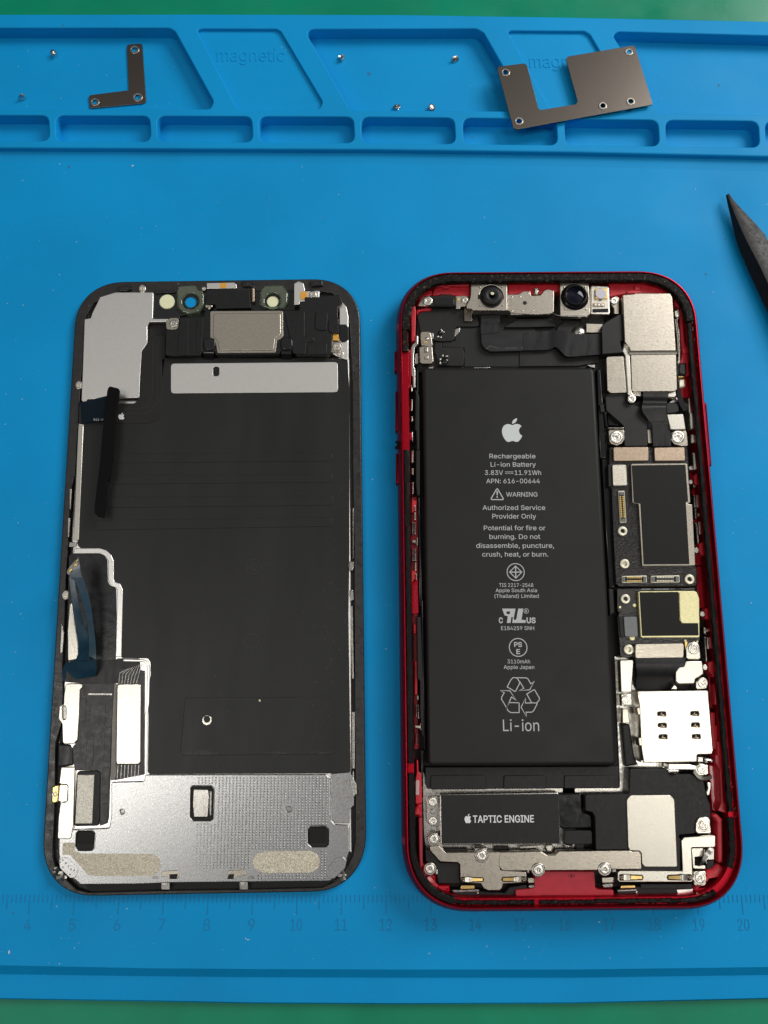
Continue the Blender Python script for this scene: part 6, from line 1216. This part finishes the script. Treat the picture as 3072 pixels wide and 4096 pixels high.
# --- rear camera plates
P('camera_plate', pho, 'F', [(1200, 164), (1258, 160), (1264, 156), (1440, 156), (1446, 162), (1455, 178), (1474, 450), (1240, 452), (1232, 430), (1210, 402)], 2.0, 6.5, M_NICKEL, r=.3, b=.2)
P('camera_plate', pho, 'F', [(1240, 470), (1474, 468), (1480, 648), (1470, 657), (1256, 660), (1246, 648)], 2.0, 5.9, M_NICKEL, r=.3, b=.2)
Mesh().ribbon([(R3('F', 1236, 470, 5.92), R3('F', 1478, 468, 5.92)), (R3('F', 1235, 458, 6.2), R3('F', 1477, 456, 6.2)), (R3('F', 1236, 448, 6.5), R3('F', 1474, 446, 6.5))], .3).build('plate_fold', M_BRIGHT, pho)
P('camera_plate', pho, 'F', [(1116, 488), (1124, 479), (1205, 477), (1222, 664), (1140, 667), (1122, 650)], 2.0, 5.5, M_NICKEL, r=.4, b=.15)
P('plate_edge', pho, 'F', [(1208, 400), (1238, 430), (1240, 480), (1252, 668), (1290, 672), (1290, 684), (1234, 680), (1224, 668), (1210, 470), (1198, 450)], 2.0, 5.7, M_BRIGHT, r=.2, b=.3)
P('plate_edge', pho, 'g', [(480, 200), (620, 222), (632, 286), (540, 300), (420, 250), (430, 200)], 2.0, 5.2, M_STEEL, r=.2, b=.3); P('plate_edge', pho, 'g', [(960, 240), (1060, 205), (1080, 215), (1085, 280), (1060, 300), (960, 300)], 2.0, 5.2, M_BRIGHT, r=.2, b=.3)
P('plate_edge', pho, 'g', [(980, 360), (1040, 320), (1085, 290), (1120, 370)], 1.6, 4.0, M_STEEL, b=.2)
screw(pho, 'g', 487, 318, 58, 5.6, 'star')
P('camera_flex', pho, 'F', [(1092, 326), (1110, 306), (1192, 258), (1200, 265), (1204, 395), (1190, 402), (1200, 460), (1096, 468)], 2.0, 5.6, M_FILM2, r=.2, b=.2)
P('pin_bar', pho, 'Q', [(180, 720), (240, 680), (268, 900), (278, 1200), (255, 1370), (230, 1390), (215, 1000)], 2.5, 5.0, M_STEELD, r=.1, b=.5)
P('pin_cap', pho, 'Q', [(184, 600), (230, 556), (262, 600), (262, 680), (236, 700), (188, 690)], 2.5, 5.2, M_BRIGHT, r=.3, b=.3)
P('black_foot', pho, 'Q', [(238, 1380), (300, 1360), (358, 1360), (362, 1530), (330, 1560), (238, 1540), (228, 1460)], 2.0, 5.0, M_BLACK, r=.3, b=.5)
P('coax_plug', pho, 'Q', [(240, 1610), (340, 1600), (345, 1720), (246, 1746), (232, 1680)], 2.0, 4.4, M_CERAM, r=.3, b=.4); P('coax_ring', pho, 'Q', [(230, 1560), (320, 1555), (330, 1585), (236, 1592)], 2.0, 4.5, M_GOLD, r=.1, b=.2)
Mesh().ribbon([(R3('Q', 180, 1420, 5.0), R3('Q', 228, 1400, 5.0)), (R3('Q', 184, 1560, 5.2), R3('Q', 226, 1560, 5.2)), (R3('Q', 196, 1750, 5.0), R3('Q', 246, 1760, 5.0)), (R3('Q', 230, 1960, 4.4), R3('Q', 300, 1930, 4.4)), (R3('Q', 300, 2090, 4.0), R3('Q', 370, 2060, 4.0))], .5).build('coax_cable', M_BLACKG, pho)
P('pin_bar', pho, 'Q', [(376, 1880), (410, 1880), (460, 2212), (395, 2212)], 2.5, 4.8, M_BRIGHT, b=.3)

# --- front camera row
zf = 5.6
P('sensor_frame', pho, 'e', [(1300, 190), (1440, 188), (1500, 148), (1596, 146), (1608, 205), (1655, 206), (1730, 200), (1780, 140), (1830, 120), (1912, 140), (1912, 420), (1860, 455), (1340, 462), (1322, 420), (1296, 395)], 2.0, zf-.5, M_NICKEL, r=.25, b=.15)
h1 = ngon(U('e', 1080, 210, zf), 140/3.318/14.5, 28)
sf = P('camera_holder', pho, 'e', [(808, 50), (1286, 54), (1290, 66), (1294, 395), (1286, 404), (842, 402), (830, 385), (760, 378), (748, 366), (748, 330), (790, 260), (804, 200)], 2.0, zf, M_NICKEL, r=.3, b=.15, holes=[h1])
P('camera_holder', pho, 'f', [(386, 92), (396, 86), (700, 88), (708, 100), (720, 430), (706, 446), (398, 450), (388, 440)], 2.0, zf, M_NICKEL, r=.3, b=.15)
Mesh().ribbon([(R3('e', 834, 452, 4.6), R3('e', 834, 402, zf)), (R3('e', 1300, 452, 4.6), R3('e', 1300, 402, zf)), (R3('e', 1330, 474, 4.4), R3('e', 1330, 430, 5.1)), (R3('e', 1659, 474, 4.4), R3('e', 1659, 452, 5.1)), (R3('f', 300, 440, 4.5), R3('f', 296, 420, 5.1)), (R3('f', 400, 474, 4.5), R3('f', 398, 448, zf)), (R3('f', 690, 474, 4.5), R3('f', 690, 448, zf))], .2, sub=3).build('holder_flange', M_STEEL, pho)
for fr, l in (('e', ((930, 340), (1228, 338), (1222, 95), (926, 98))), ('f', ((432, 138), (664, 134), (442, 380), (678, 380)))):
    for x, y in l: Mesh().lathe((*U(fr, x, y, zf), 0), [(0, zf+.18), (.16, zf+.16), (.28, zf)], 12).build('dimple', M_BRIGHT, pho)
for x, y in ((1355, 225), (1466, 222), (1572, 180), (1498, 408), (1636, 408), (1356, 410)): Mesh().lathe((*U('e', x, y, 5.1), 0), [(0, 5.18), (.16, 5.17), (.26, 5.1)], 10).build('dimple', M_NICKEL, pho)
Mesh().solid(ngon(U('e', 1524, 304, 5.12), 25/3.318/14.5, 18), 4.9, 5.115).build('pin_hole', M_DARK, pho)
c = U('e', 1080, 230, 5.6); k = 1/3.318/14.3
cm1 = Mesh().lathe((c.x, c.y, 0), [(30*k, 6.5), (34*k, 6.6), (62*k, 6.92), (95*k, 6.85), (112*k, 6.6), (118*k, 6.2), (122*k, 5.9), (132*k, 5.85), (134*k, 5.5), (138*k, 5.2), (138*k, 3)], 40).build('front_camera', M_BLACK, pho)
c2 = U('e', 1095, 168, 6.9); Mesh().lathe((c.x, c.y, 0), [(0, 6.62), (30*k, 6.62)], 28).build('camera_lens', M_LENS, cm1)
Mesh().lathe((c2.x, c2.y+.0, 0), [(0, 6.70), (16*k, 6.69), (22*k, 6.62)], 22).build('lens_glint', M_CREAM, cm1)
P('holder_ear', pho, 'e', [(902, 195), (945, 195), (945, 245), (902, 250)], 4.5, 5.75, M_BLACK, b=.1); P('holder_ear', pho, 'e', [(1205, 195), (1246, 195), (1250, 245), (1205, 250)], 4.5, 5.75, M_BLACK, b=.1)
c = U('f', 550, 245, 5.6); k = 1/2.765/14.3
cm2 = Mesh().lathe((c.x, c.y, 0), [(78*k, 6.1), (92*k, 6.8), (98*k, 7.0), (104*k, 7.0), (112*k, 6.5), (116*k, 6.1), (136*k, 5.8), (140*k, 5.6), (140*k, 4)], 44).build('front_camera', M_BLACKG, pho)
Mesh().lathe((c.x, c.y, 0), [(0, 6.5), (50*k, 6.42), (94*k, 6.2)], 32).build('camera_lens', M_LENS, cm2)
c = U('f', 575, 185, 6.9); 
fl = P('flood_module', pho, 'f', [(722, 120), (740, 108), (920, 116), (936, 140), (945, 430), (930, 440), (742, 436), (722, 420)], 2.0, 5.4, M_BRIGHT, r=.4, b=.35)
P('flood_frame', fl, 'f', [(776, 146), (910, 142), (918, 260), (780, 262)], 5.2, 5.9, M_GOLD, r=.3, b=.1); Mesh().solid(ngon(U('f', 842, 204, 6.1), 1.42, 28), 5.6, 6.05, .12).build('flood_window', mat('lilac_window', (.62, .60, .66), 0, .25), fl)
P('flood_board', fl, 'f', [(752, 308), (884, 306), (884, 350), (752, 352)], 5.1, 5.55, M_COPPER, r=.1, b=.05)
for x in (778, 816, 854): P('solder_pad', fl, 'f', [(x-14, 314), (x+14, 314), (x+14, 340), (x-14, 342)], 5.4, 5.75, M_BRIGHT, r=.15, b=.1)
P('flood_slot', fl, 'f', [(745, 374), (922, 370), (924, 412), (745, 416)], 5.0, 5.45, M_BLACKG, r=.15, b=.1)
P('sensor_clip', pho, 'f', [(98, 140), (150, 140), (156, 180), (140, 220), (98, 218)], 3.5, 5.2, M_BRIGHT, r=.15, b=.35)
P('screw_plate', pho, 'f', [(946, 270), (1000, 226), (1044, 250), (1044, 430), (985, 430), (985, 370), (950, 320)], 2.0, 4.8, M_NICKEL, r=.3, b=.2); screw(pho, 'f', 984, 285, 42, 5.1, 'star')
P('silver_plate', pho, 'f', [(674, 535), (862, 540), (846, 600), (836, 636), (680, 636)], 2.4, 4.0, M_NICKEL, r=.1, b=.12)
P('silver_plate', pho, 'e', [(716, 375), (764, 380), (766, 410), (828, 400), (824, 548), (720, 546)], 2.4, 3.7, M_BROWN, r=.1, b=.08)
P('antenna_box', pho, 'e', [(255, 212), (390, 208), (400, 192), (545, 194), (556, 210), (606, 210), (606, 340), (560, 352), (250, 350), (270, 280)], 2.0, 4.6, M_BLACK, r=.2, b=.15)
P('antenna_box', pho, 'e', [(318, 246), (585, 244), (585, 330), (320, 334)], 4.5, 4.75, M_BLACKG, r=.2, b=.08)
P('screw_plate', pho, 'e', [(100, 346), (150, 250), (180, 215), (250, 210), (280, 300), (240, 350)], 2.0, 4.2, M_NICKEL, r=.4, b=.15); screw(pho, 'e', 236, 278, 66, 4.5, 'star')
P('screw_plate', pho, 'e', [(606, 208), (740, 206), (780, 230), (792, 270), (760, 310), (740, 350), (668, 352), (664, 384), (605, 384), (608, 330)], 2.0, 4.5, M_NICKEL, r=.3, b=.15); screw(pho, 'e', 727, 268, 44, 4.7, 'star')
P('gold_window', pho, 'e', [(622, 234), (654, 234), (652, 280), (622, 280)], 4.4, 4.6, M_GOLD, b=.03)
# dark flex sheet, ribbon, side switch
P('flex_sheet', pho, 'e', [(130, 425), (270, 410), (300, 375), (600, 372), (720, 400), (720, 545), (900, 500), (920, 600), (880, 618), (620, 618), (590, 660), (600, 780), (560, 806), (420, 815), (330, 800), (140, 690), (100, 480)], 2.0, 3.2, M_FILM2, r=.5, b=.1)
P('flex_sheet', pho, 'e', [(340, 830), (420, 830), (425, 890), (705, 896), (712, 960), (724, 970), (718, 1060), (706, 1140), (360, 1140), (350, 990), (320, 960)], 2.0, 3.1, M_FILM2, r=.3, b=.1)
P('flex_sheet', pho, 'e', [(620, 630), (930, 625), (1659, 640), (1659, 1150), (720, 1150), (720, 900), (430, 885), (425, 820), (600, 810)], 1.6, 2.7, M_FILM, r=.3, b=.1)
P('flex_sheet', pho, 'f', [(-60, 480), (300, 478), (330, 500), (340, 570), (0, 580), (-250, 580)], 2.0, 3.5, M_BLACK, r=.3, b=.2)
P('flex_sheet', pho, 'f', [(350, 580), (440, 495), (640, 500), (600, 560), (540, 620), (540, 680), (350, 610)], 2.0, 3.2, M_FILM2, r=.3, b=.3)
P('flex_sheet', pho, 'f', [(-60, 830), (340, 815), (460, 920), (640, 900), (820, 890), (820, 970), (680, 985), (600, 1004), (-60, 1010)], 1.6, 3.0, M_FILM2, r=.2, b=.1)
c = U('f', 600, 635, 3.6); m = Mesh(); m.lathe((c.x, c.y, 0), [(0, 4.2), (.9, 4.1), (1.6, 3.7), (2.0, 3.0)], 20); m.build('plug', M_STEEL, pho)
Mesh().ribbon([(R3('e', 940, 470, 4.2), R3('e', 1195, 470, 4.2)), (R3('e', 940, 545, 3.6), R3('e', 1195, 545, 3.6)), (R3('e', 938, 610, 3.8), R3('e', 1190, 610, 3.8)), (R3('e', 940, 720, 3.9), R3('e', 1188, 700, 3.9))], .15).build('sensor_ribbon', M_FLEX, pho)
P('sensor_ribbon', pho, 'e', [(940, 700), (1188, 690), (1230, 700), (1500, 706), (1659, 690), (1659, 930), (1200, 946), (1070, 948), (1000, 915), (950, 850)], 2.8, 3.92, mat('dark_flat_flex', (.016, .016, .017), 0, .33, var=.2, vscale=.4, bump=.25, bscale=1.0, stretch=(.15, 1, 1), rvar=.08), r=.8, b=.08)
Mesh().ribbon([(R3('f', -20, 835, 3.9), R3('f', -20, 640, 3.9)), (R3('f', 250, 828, 3.9), R3('f', 250, 622, 3.9)), (R3('f', 340, 800, 4.2), R3('f', 340, 614, 4.2)), (R3('f', 420, 870, 4.4), R3('f', 460, 612, 4.4)), (R3('f', 480, 905, 4.4), R3('f', 540, 650, 4.4)), (R3('f', 700, 890, 4.4), R3('f', 700, 655, 4.4)), (R3('f', 845, 880, 4.4), R3('f', 845, 650, 4.4))], .15).build('sensor_ribbon', M_FLEX, pho)
m = Mesh()
for l in ([(400, 830), (440, 808), (550, 850)], [(740, 826), (790, 826), (800, 860)]): stroke(m, [U('f', x, y, 4.46) for x, y in l], .09, 4.46)
stroke(m, [U('e', x, y, 3.95) for x, y in ((1010, 915), (1065, 874), (1185, 910))], .09, 3.95); stroke(m, [U('e', x, y, 3.95) for x, y in ((1260, 905), (1420, 900))], .08, 3.95); stroke(m, [U('e', x, y, 3.95) for x, y in ((1470, 895), (1612, 895))], .08, 3.95)
m.build('ribbon_crease', M_GREYCHIP, pho)
sw = P('switch_plate', pho, 'e', [(138, 700), (160, 684), (250, 684), (272, 700), (290, 790), (300, 870), (250, 880), (150, 868), (140, 780)], 2.0, 4.6, M_NICKEL, r=.3, b=.12)
P('switch_plate', pho, 'e', [(122, 890), (160, 878), (296, 874), (312, 1080), (290, 1108), (160, 1110), (132, 1080)], 2.0, 4.9, M_NICKEL, r=.5, b=.15)
P('switch_fold', pho, 'e', [(272, 700), (310, 700), (314, 780), (280, 786)], 2.0, 4.2, M_STEEL, b=.1); P('switch_fold', pho, 'e', [(192, 890), (240, 890), (240, 955), (190, 955)], 4.6, 5.2, M_STEEL, r=.1, b=.15); P('switch_fold', pho, 'e', [(192, 1008), (246, 1004), (246, 1046), (192, 1050)], 4.6, 5.1, M_BRIGHT, r=.1, b=.15); P('switch_fold', pho, 'e', [(178, 814), (228, 812), (228, 830), (180, 834)], 4.5, 4.8, M_GOLD, b=.05)
Mesh().blob((*U('e', 228, 775, 4.8), 4.6), .5, 2, .5).build('rivet', M_BRIGHT, pho)
c = U('e', 400, 695, 3.6)
for q in ((0, 0, .6), (.5, .5, .35), (-.5, -1, .35), (.2, -1.2, .3), (.9, .2, .3), (.3, .8, .3)):
    Mesh().blob((c.x+q[0], c.y+q[1], 3.2), q[2], 2, .8).build('solder_bead', M_BLACKG if q[2] > .4 else M_STEEL, pho)
P('mic_chip', pho, 'e', [(376, 1030), (420, 980), (510, 980), (522, 1000), (518, 1120), (496, 1134), (380, 1130)], 2.8, 3.6, M_BLACK, r=.2, b=.1)
Mesh().blob((*U('e', 464, 1075, 3.6), 3.5), 1.0, 3, .5).build('glob_top', M_BLACKG, pho)
for q in ([(472, 1000), (504, 1000), (504, 1018), (472, 1020)], [(392, 1035), (410, 1035), (410, 1066), (392, 1066)], [(392, 1085), (410, 1085), (410, 1116), (392, 1116)], [(420, 990), (446, 990), (446, 1014), (424, 1014)]): P('tiny_part', pho, 'e', q, 3.4, 3.9, M_BRIGHT, r=.08, b=.06)
for q in ([(248, 1155), (305, 1150), (300, 1176), (248, 1178)], [(848, 1158), (1064, 1156), (1064, 1166), (848, 1168)]): P('silver_tab', pho, 'e', q, 2.0, 4.4, M_STEEL, b=.05)
P('silver_tab', pho, 'f', [(680, 992), (770, 990), (776, 1024), (730, 1020)], 2.0, 4.2, M_STEEL, r=.1, b=.1)
P('curved_cut', pho, 'e', [(600, 650), (668, 628), (660, 690), (600, 750), (586, 740)], 2.8, 3.25, M_STEEL, r=.2, b=.1)
# ================================================================== loose things in the trays
def loose_bracket(name, fr, pts, z, holes, label, tilt=None):
    hs = []
    for x, y, r in holes:
        c = U(fr, x, y, z); k = (U(fr, x+r, y, z)-c).length; hs.append((c, k))
    outer = rnd(PX(fr, pts, z), .45)
    cc = sum(outer, Vector((0, 0)))/len(outer)
    root = thing(name, (cc.x, cc.y, z-.3), label, 'metal bracket')
    pl = Mesh().solid(outer, z-.28, z, .05, [ngon(c, k*.62, 20) for c, k in hs]).build('plate', M_BROWN, root)
    for c, k in hs:
        m = Mesh(); m.solid(ngon(c, k, 24), z-.1, z+.16, .12, [ngon(c, k*.6, 20)], hb=.05); m.build('hole_rim', M_NICKEL, root)
    if tilt: root.rotation_euler = tilt
    return root
loose_bracket('l_shaped_bracket', 'A', [(528, 184), (586, 180), (590, 190), (606, 420), (596, 428), (372, 449), (368, 400), (374, 394), (534, 374), (526, 200)], -1.25, [(558, 207, 20), (571, 404, 21), (394, 424, 19)], 'thin L-shaped metal bracket with three holes, in the left tray pocket')
loose_bracket('u_shaped_bracket', 'B', [(516, 290), (524, 280), (632, 267), (642, 276), (690, 458), (700, 464), (848, 440), (856, 428), (806, 250), (814, 238), (1088, 192), (1098, 198), (1171, 434), (1168, 442), (598, 546), (584, 540)], 3.2, [(551, 306, 19), (607, 512, 19), (961, 447, 18), (1079, 429, 18), (1072, 220, 17)], 'large U-shaped brown metal bracket with five holes, lying across the tray ribs')

def loose_screw(fr, x, y, z, tiltv, label, hd=.95, mt=None):
    c = U(fr, x, y, z)
    root = thing('tiny_screw', (c.x, c.y, z), label, 'screw', 'loose screws in the tray pockets')
    R_ = Matrix.Rotation(tiltv[2], 3, 'Z') @ Matrix.Rotation(tiltv[0], 3, 'X')
    m = Mesh(); m.lathe((c.x, c.y, z+.55), [(0, .12), (.22, .12), (.26, .28), (hd*.7, .26), (hd, .1), (hd, -.05), (.4, -.1)], 20, R_); m.build('head', mt or M_SCREW, root)
    pf = [(.42, -.1)]
    for k in range(5): pf += [(.34, -.2-.22*k), (.48, -.31-.22*k)]
    pf += [(.25, -1.35), (0, -1.36)]
    m = Mesh(); m.lathe((c.x, c.y, z+.55), pf, 14, R_); m.build('threaded_shank', mt or M_SCREW, root)
loose_screw('A', 225, 226, -1.6, (-1.9, 0, .5), 'tiny silver screw left of the L-shaped bracket, nearer the top edge')
loose_screw('A', 95, 412, -1.6, (1.35, 0, .1), 'tiny silver screw lying low in the left pocket, nearest the photo\'s left edge')
loose_screw('A', 1421, 247, -1.6, (1.2, 0, 1.0), 'tiny screw lying high in the middle pocket, beside its left sloping rib')
loose_screw('B', 338, 257, -1.6, (.9, 0, .3), 'tiny screw lying high in the middle pocket, nearest the U-shaped bracket')
loose_screw('B', 93, 455, -1.6, (-.35, 0, .2), 'bright round-headed tiny screw at the lower edge of the middle pocket, shining silver')
loose_screw('B', 240, 458, -1.6, (.5, 0, 1.4), 'tiny dark-headed screw at the lower edge of the middle pocket, right of the bright one', mt=M_STEELD)

# black pry tool at the right edge
tool = thing('pry_tool', (80, 150, 0), 'black plastic pry tool with a pointed tip at the right edge', 'pry tool')
ctr = [('L', 770, 280, 2.2), ('L', 812, 390, 2.3), ('L', 905, 560, 2.4), ('L', 1000, 800, 2.6), ('L', 1110, 1000, 2.8), ('L', 1290, 1340, 3.0), ('L', 1560, 1900, 3.2), ('L', 2100, 3000, 3.4), ('L', 2900, 4600, 3.6)]
lft = [(752, 290), (782, 410), (835, 600), (905, 860), (985, 1080), (1130, 1400), (1390, 1960), (1900, 3080), (2680, 4680)]
rgt = [(792, 270), (860, 380), (990, 530), (1180, 740), (1310, 900), (1470, 1240), (1740, 1830), (2300, 2930), (3120, 4520)]
rid = [(768, 300), (806, 420), (872, 610), (968, 850), (1050, 1040), (1215, 1370), (1480, 1930), (2000, 3050), (2790, 4640)]
m = Mesh(); rows = []
for i in range(9):
    z = ctr[i][3]; h = .35+min(2.6, i*.55)
    a, rg, b = U('L', *lft[i], z), U('L', *rid[i], z), U('L', *rgt[i], z)
    mid = rg.lerp(b, .5)
    rows.append([m.bm.verts.new(Vector((*p, zz))*S) for p, zz in ((a, z-h*.45), (rg.lerp(a, .12), z+h*.30), (rg, z+h*.42), (mid, z+h*.52), (b, z+h*.25), (b.lerp(a, .03), z-h*.3), (a.lerp(b, .5), z-h*.6))])
for p, q in zip(rows, rows[1:]): m.strip(p, q)
m.bm.faces.new(rows[0]); m.bm.faces.new(rows[-1])
m.build('blade', mat('worn_black_nylon', (.010, .0098, .0095), 0, .45, var=.25, vscale=.6, spec=.35, bump=.25, bscale=4, rvar=.1), tool, sharp=28)

# lint and specks on the mat
rs = random.Random(3)
m = Mesh()
def fleck(c, z, r):
    a = rs.uniform(0, 3.1); p = ngon(c, r*rs.uniform(.8, 2.0), 6, r*rs.uniform(.4, .9), a)
    m.solid(p, z, z+r*.5, r*.2, seg=1)
for k in range(800):
    x, y = rs.uniform(0, 3072), rs.uniform(600, 3860)
    if y < 640: continue
    p = U('Q0', x, y, 0)
    if abs(p.x-HX) < 38 and abs(p.y-HY) < 76: continue
    if abs(p.x-SX) < 37.5 and abs(p.y-SY) < 74.5: continue
    fleck(p, .005, rs.choice((.03, .04, .05, .05, .07, .11)))
for k in range(160):
    x, y = rs.uniform(0, 3072), rs.uniform(120, 430)
    p = U('Q0', x, y, PF); fleck(p, PF+.005 if (700 > x or 1350 < x < 1950 or x > 2640) else MF+.005, rs.choice((.03, .04, .05, .08)))
for f, x, y in (('j', 1630, 322), ('j', 1645, 330), ('i', 880, 205), ('j', 60, 412)):
    fleck(U(f, x, y, 0), .01, .22)
lint = m.build('lint_specks', M_LINT, None, base=(0, 0, 0)); tag(lint, 'white lint and dust specks scattered over the blue mat', 'lint', kind='stuff')
m = Mesh()
for f, x, y, r in (('i', 458, 213, .42), ('L', 455, 1465, .4), ('L', 738, 948, .25), ('j', 85, 150, .3), ('B', 1452, 360, .5), ('B', 412, 580, .4), ('A', 1530, 308, .6), ('A', 262, 105, .4)):
    z = 0 if f in 'iFLj' else PF
    if f == 'A' and y == 105: z = ZT
    m.sheet([q+Vector((rs.uniform(-.15, .15), rs.uniform(-.15, .15))) for q in ngon(U(f, x, y, z), r*.8, 10, r)], z+.012)
st_ = m.build('mat_stains', mat('faded_stain', (.02, .17, .36), 0, .7, var=.2, vscale=.8), mat_root)

m = Mesh()
for k in range(46):
    a = U('Q0', rs.uniform(0, 3072), rs.uniform(690, 3840), 0)
    if k < 26 and -80 < a.x < 80 and a.y < 152: continue
    t = rs.uniform(0, 3.14); L = rs.uniform(1.2, 7); bend = rs.uniform(-.5, .5)
    pp = [a+Vector((math.cos(t+bend*i/5), math.sin(t+bend*i/5)))*L*i/5 for i in range(6)]
    if any(abs(v.x-HX) < 39 and abs(v.y-HY) < 77 or abs(v.x-SX) < 38 and abs(v.y-SY) < 76 for v in pp): continue
    stroke(m, pp, rs.uniform(.03, .07), .006+k*.0004)
m.build('fine_scratch', mat('rubbed_blue', (.03, .33, .66), 0, .7), mat_root)['kind'] = 'stuff'
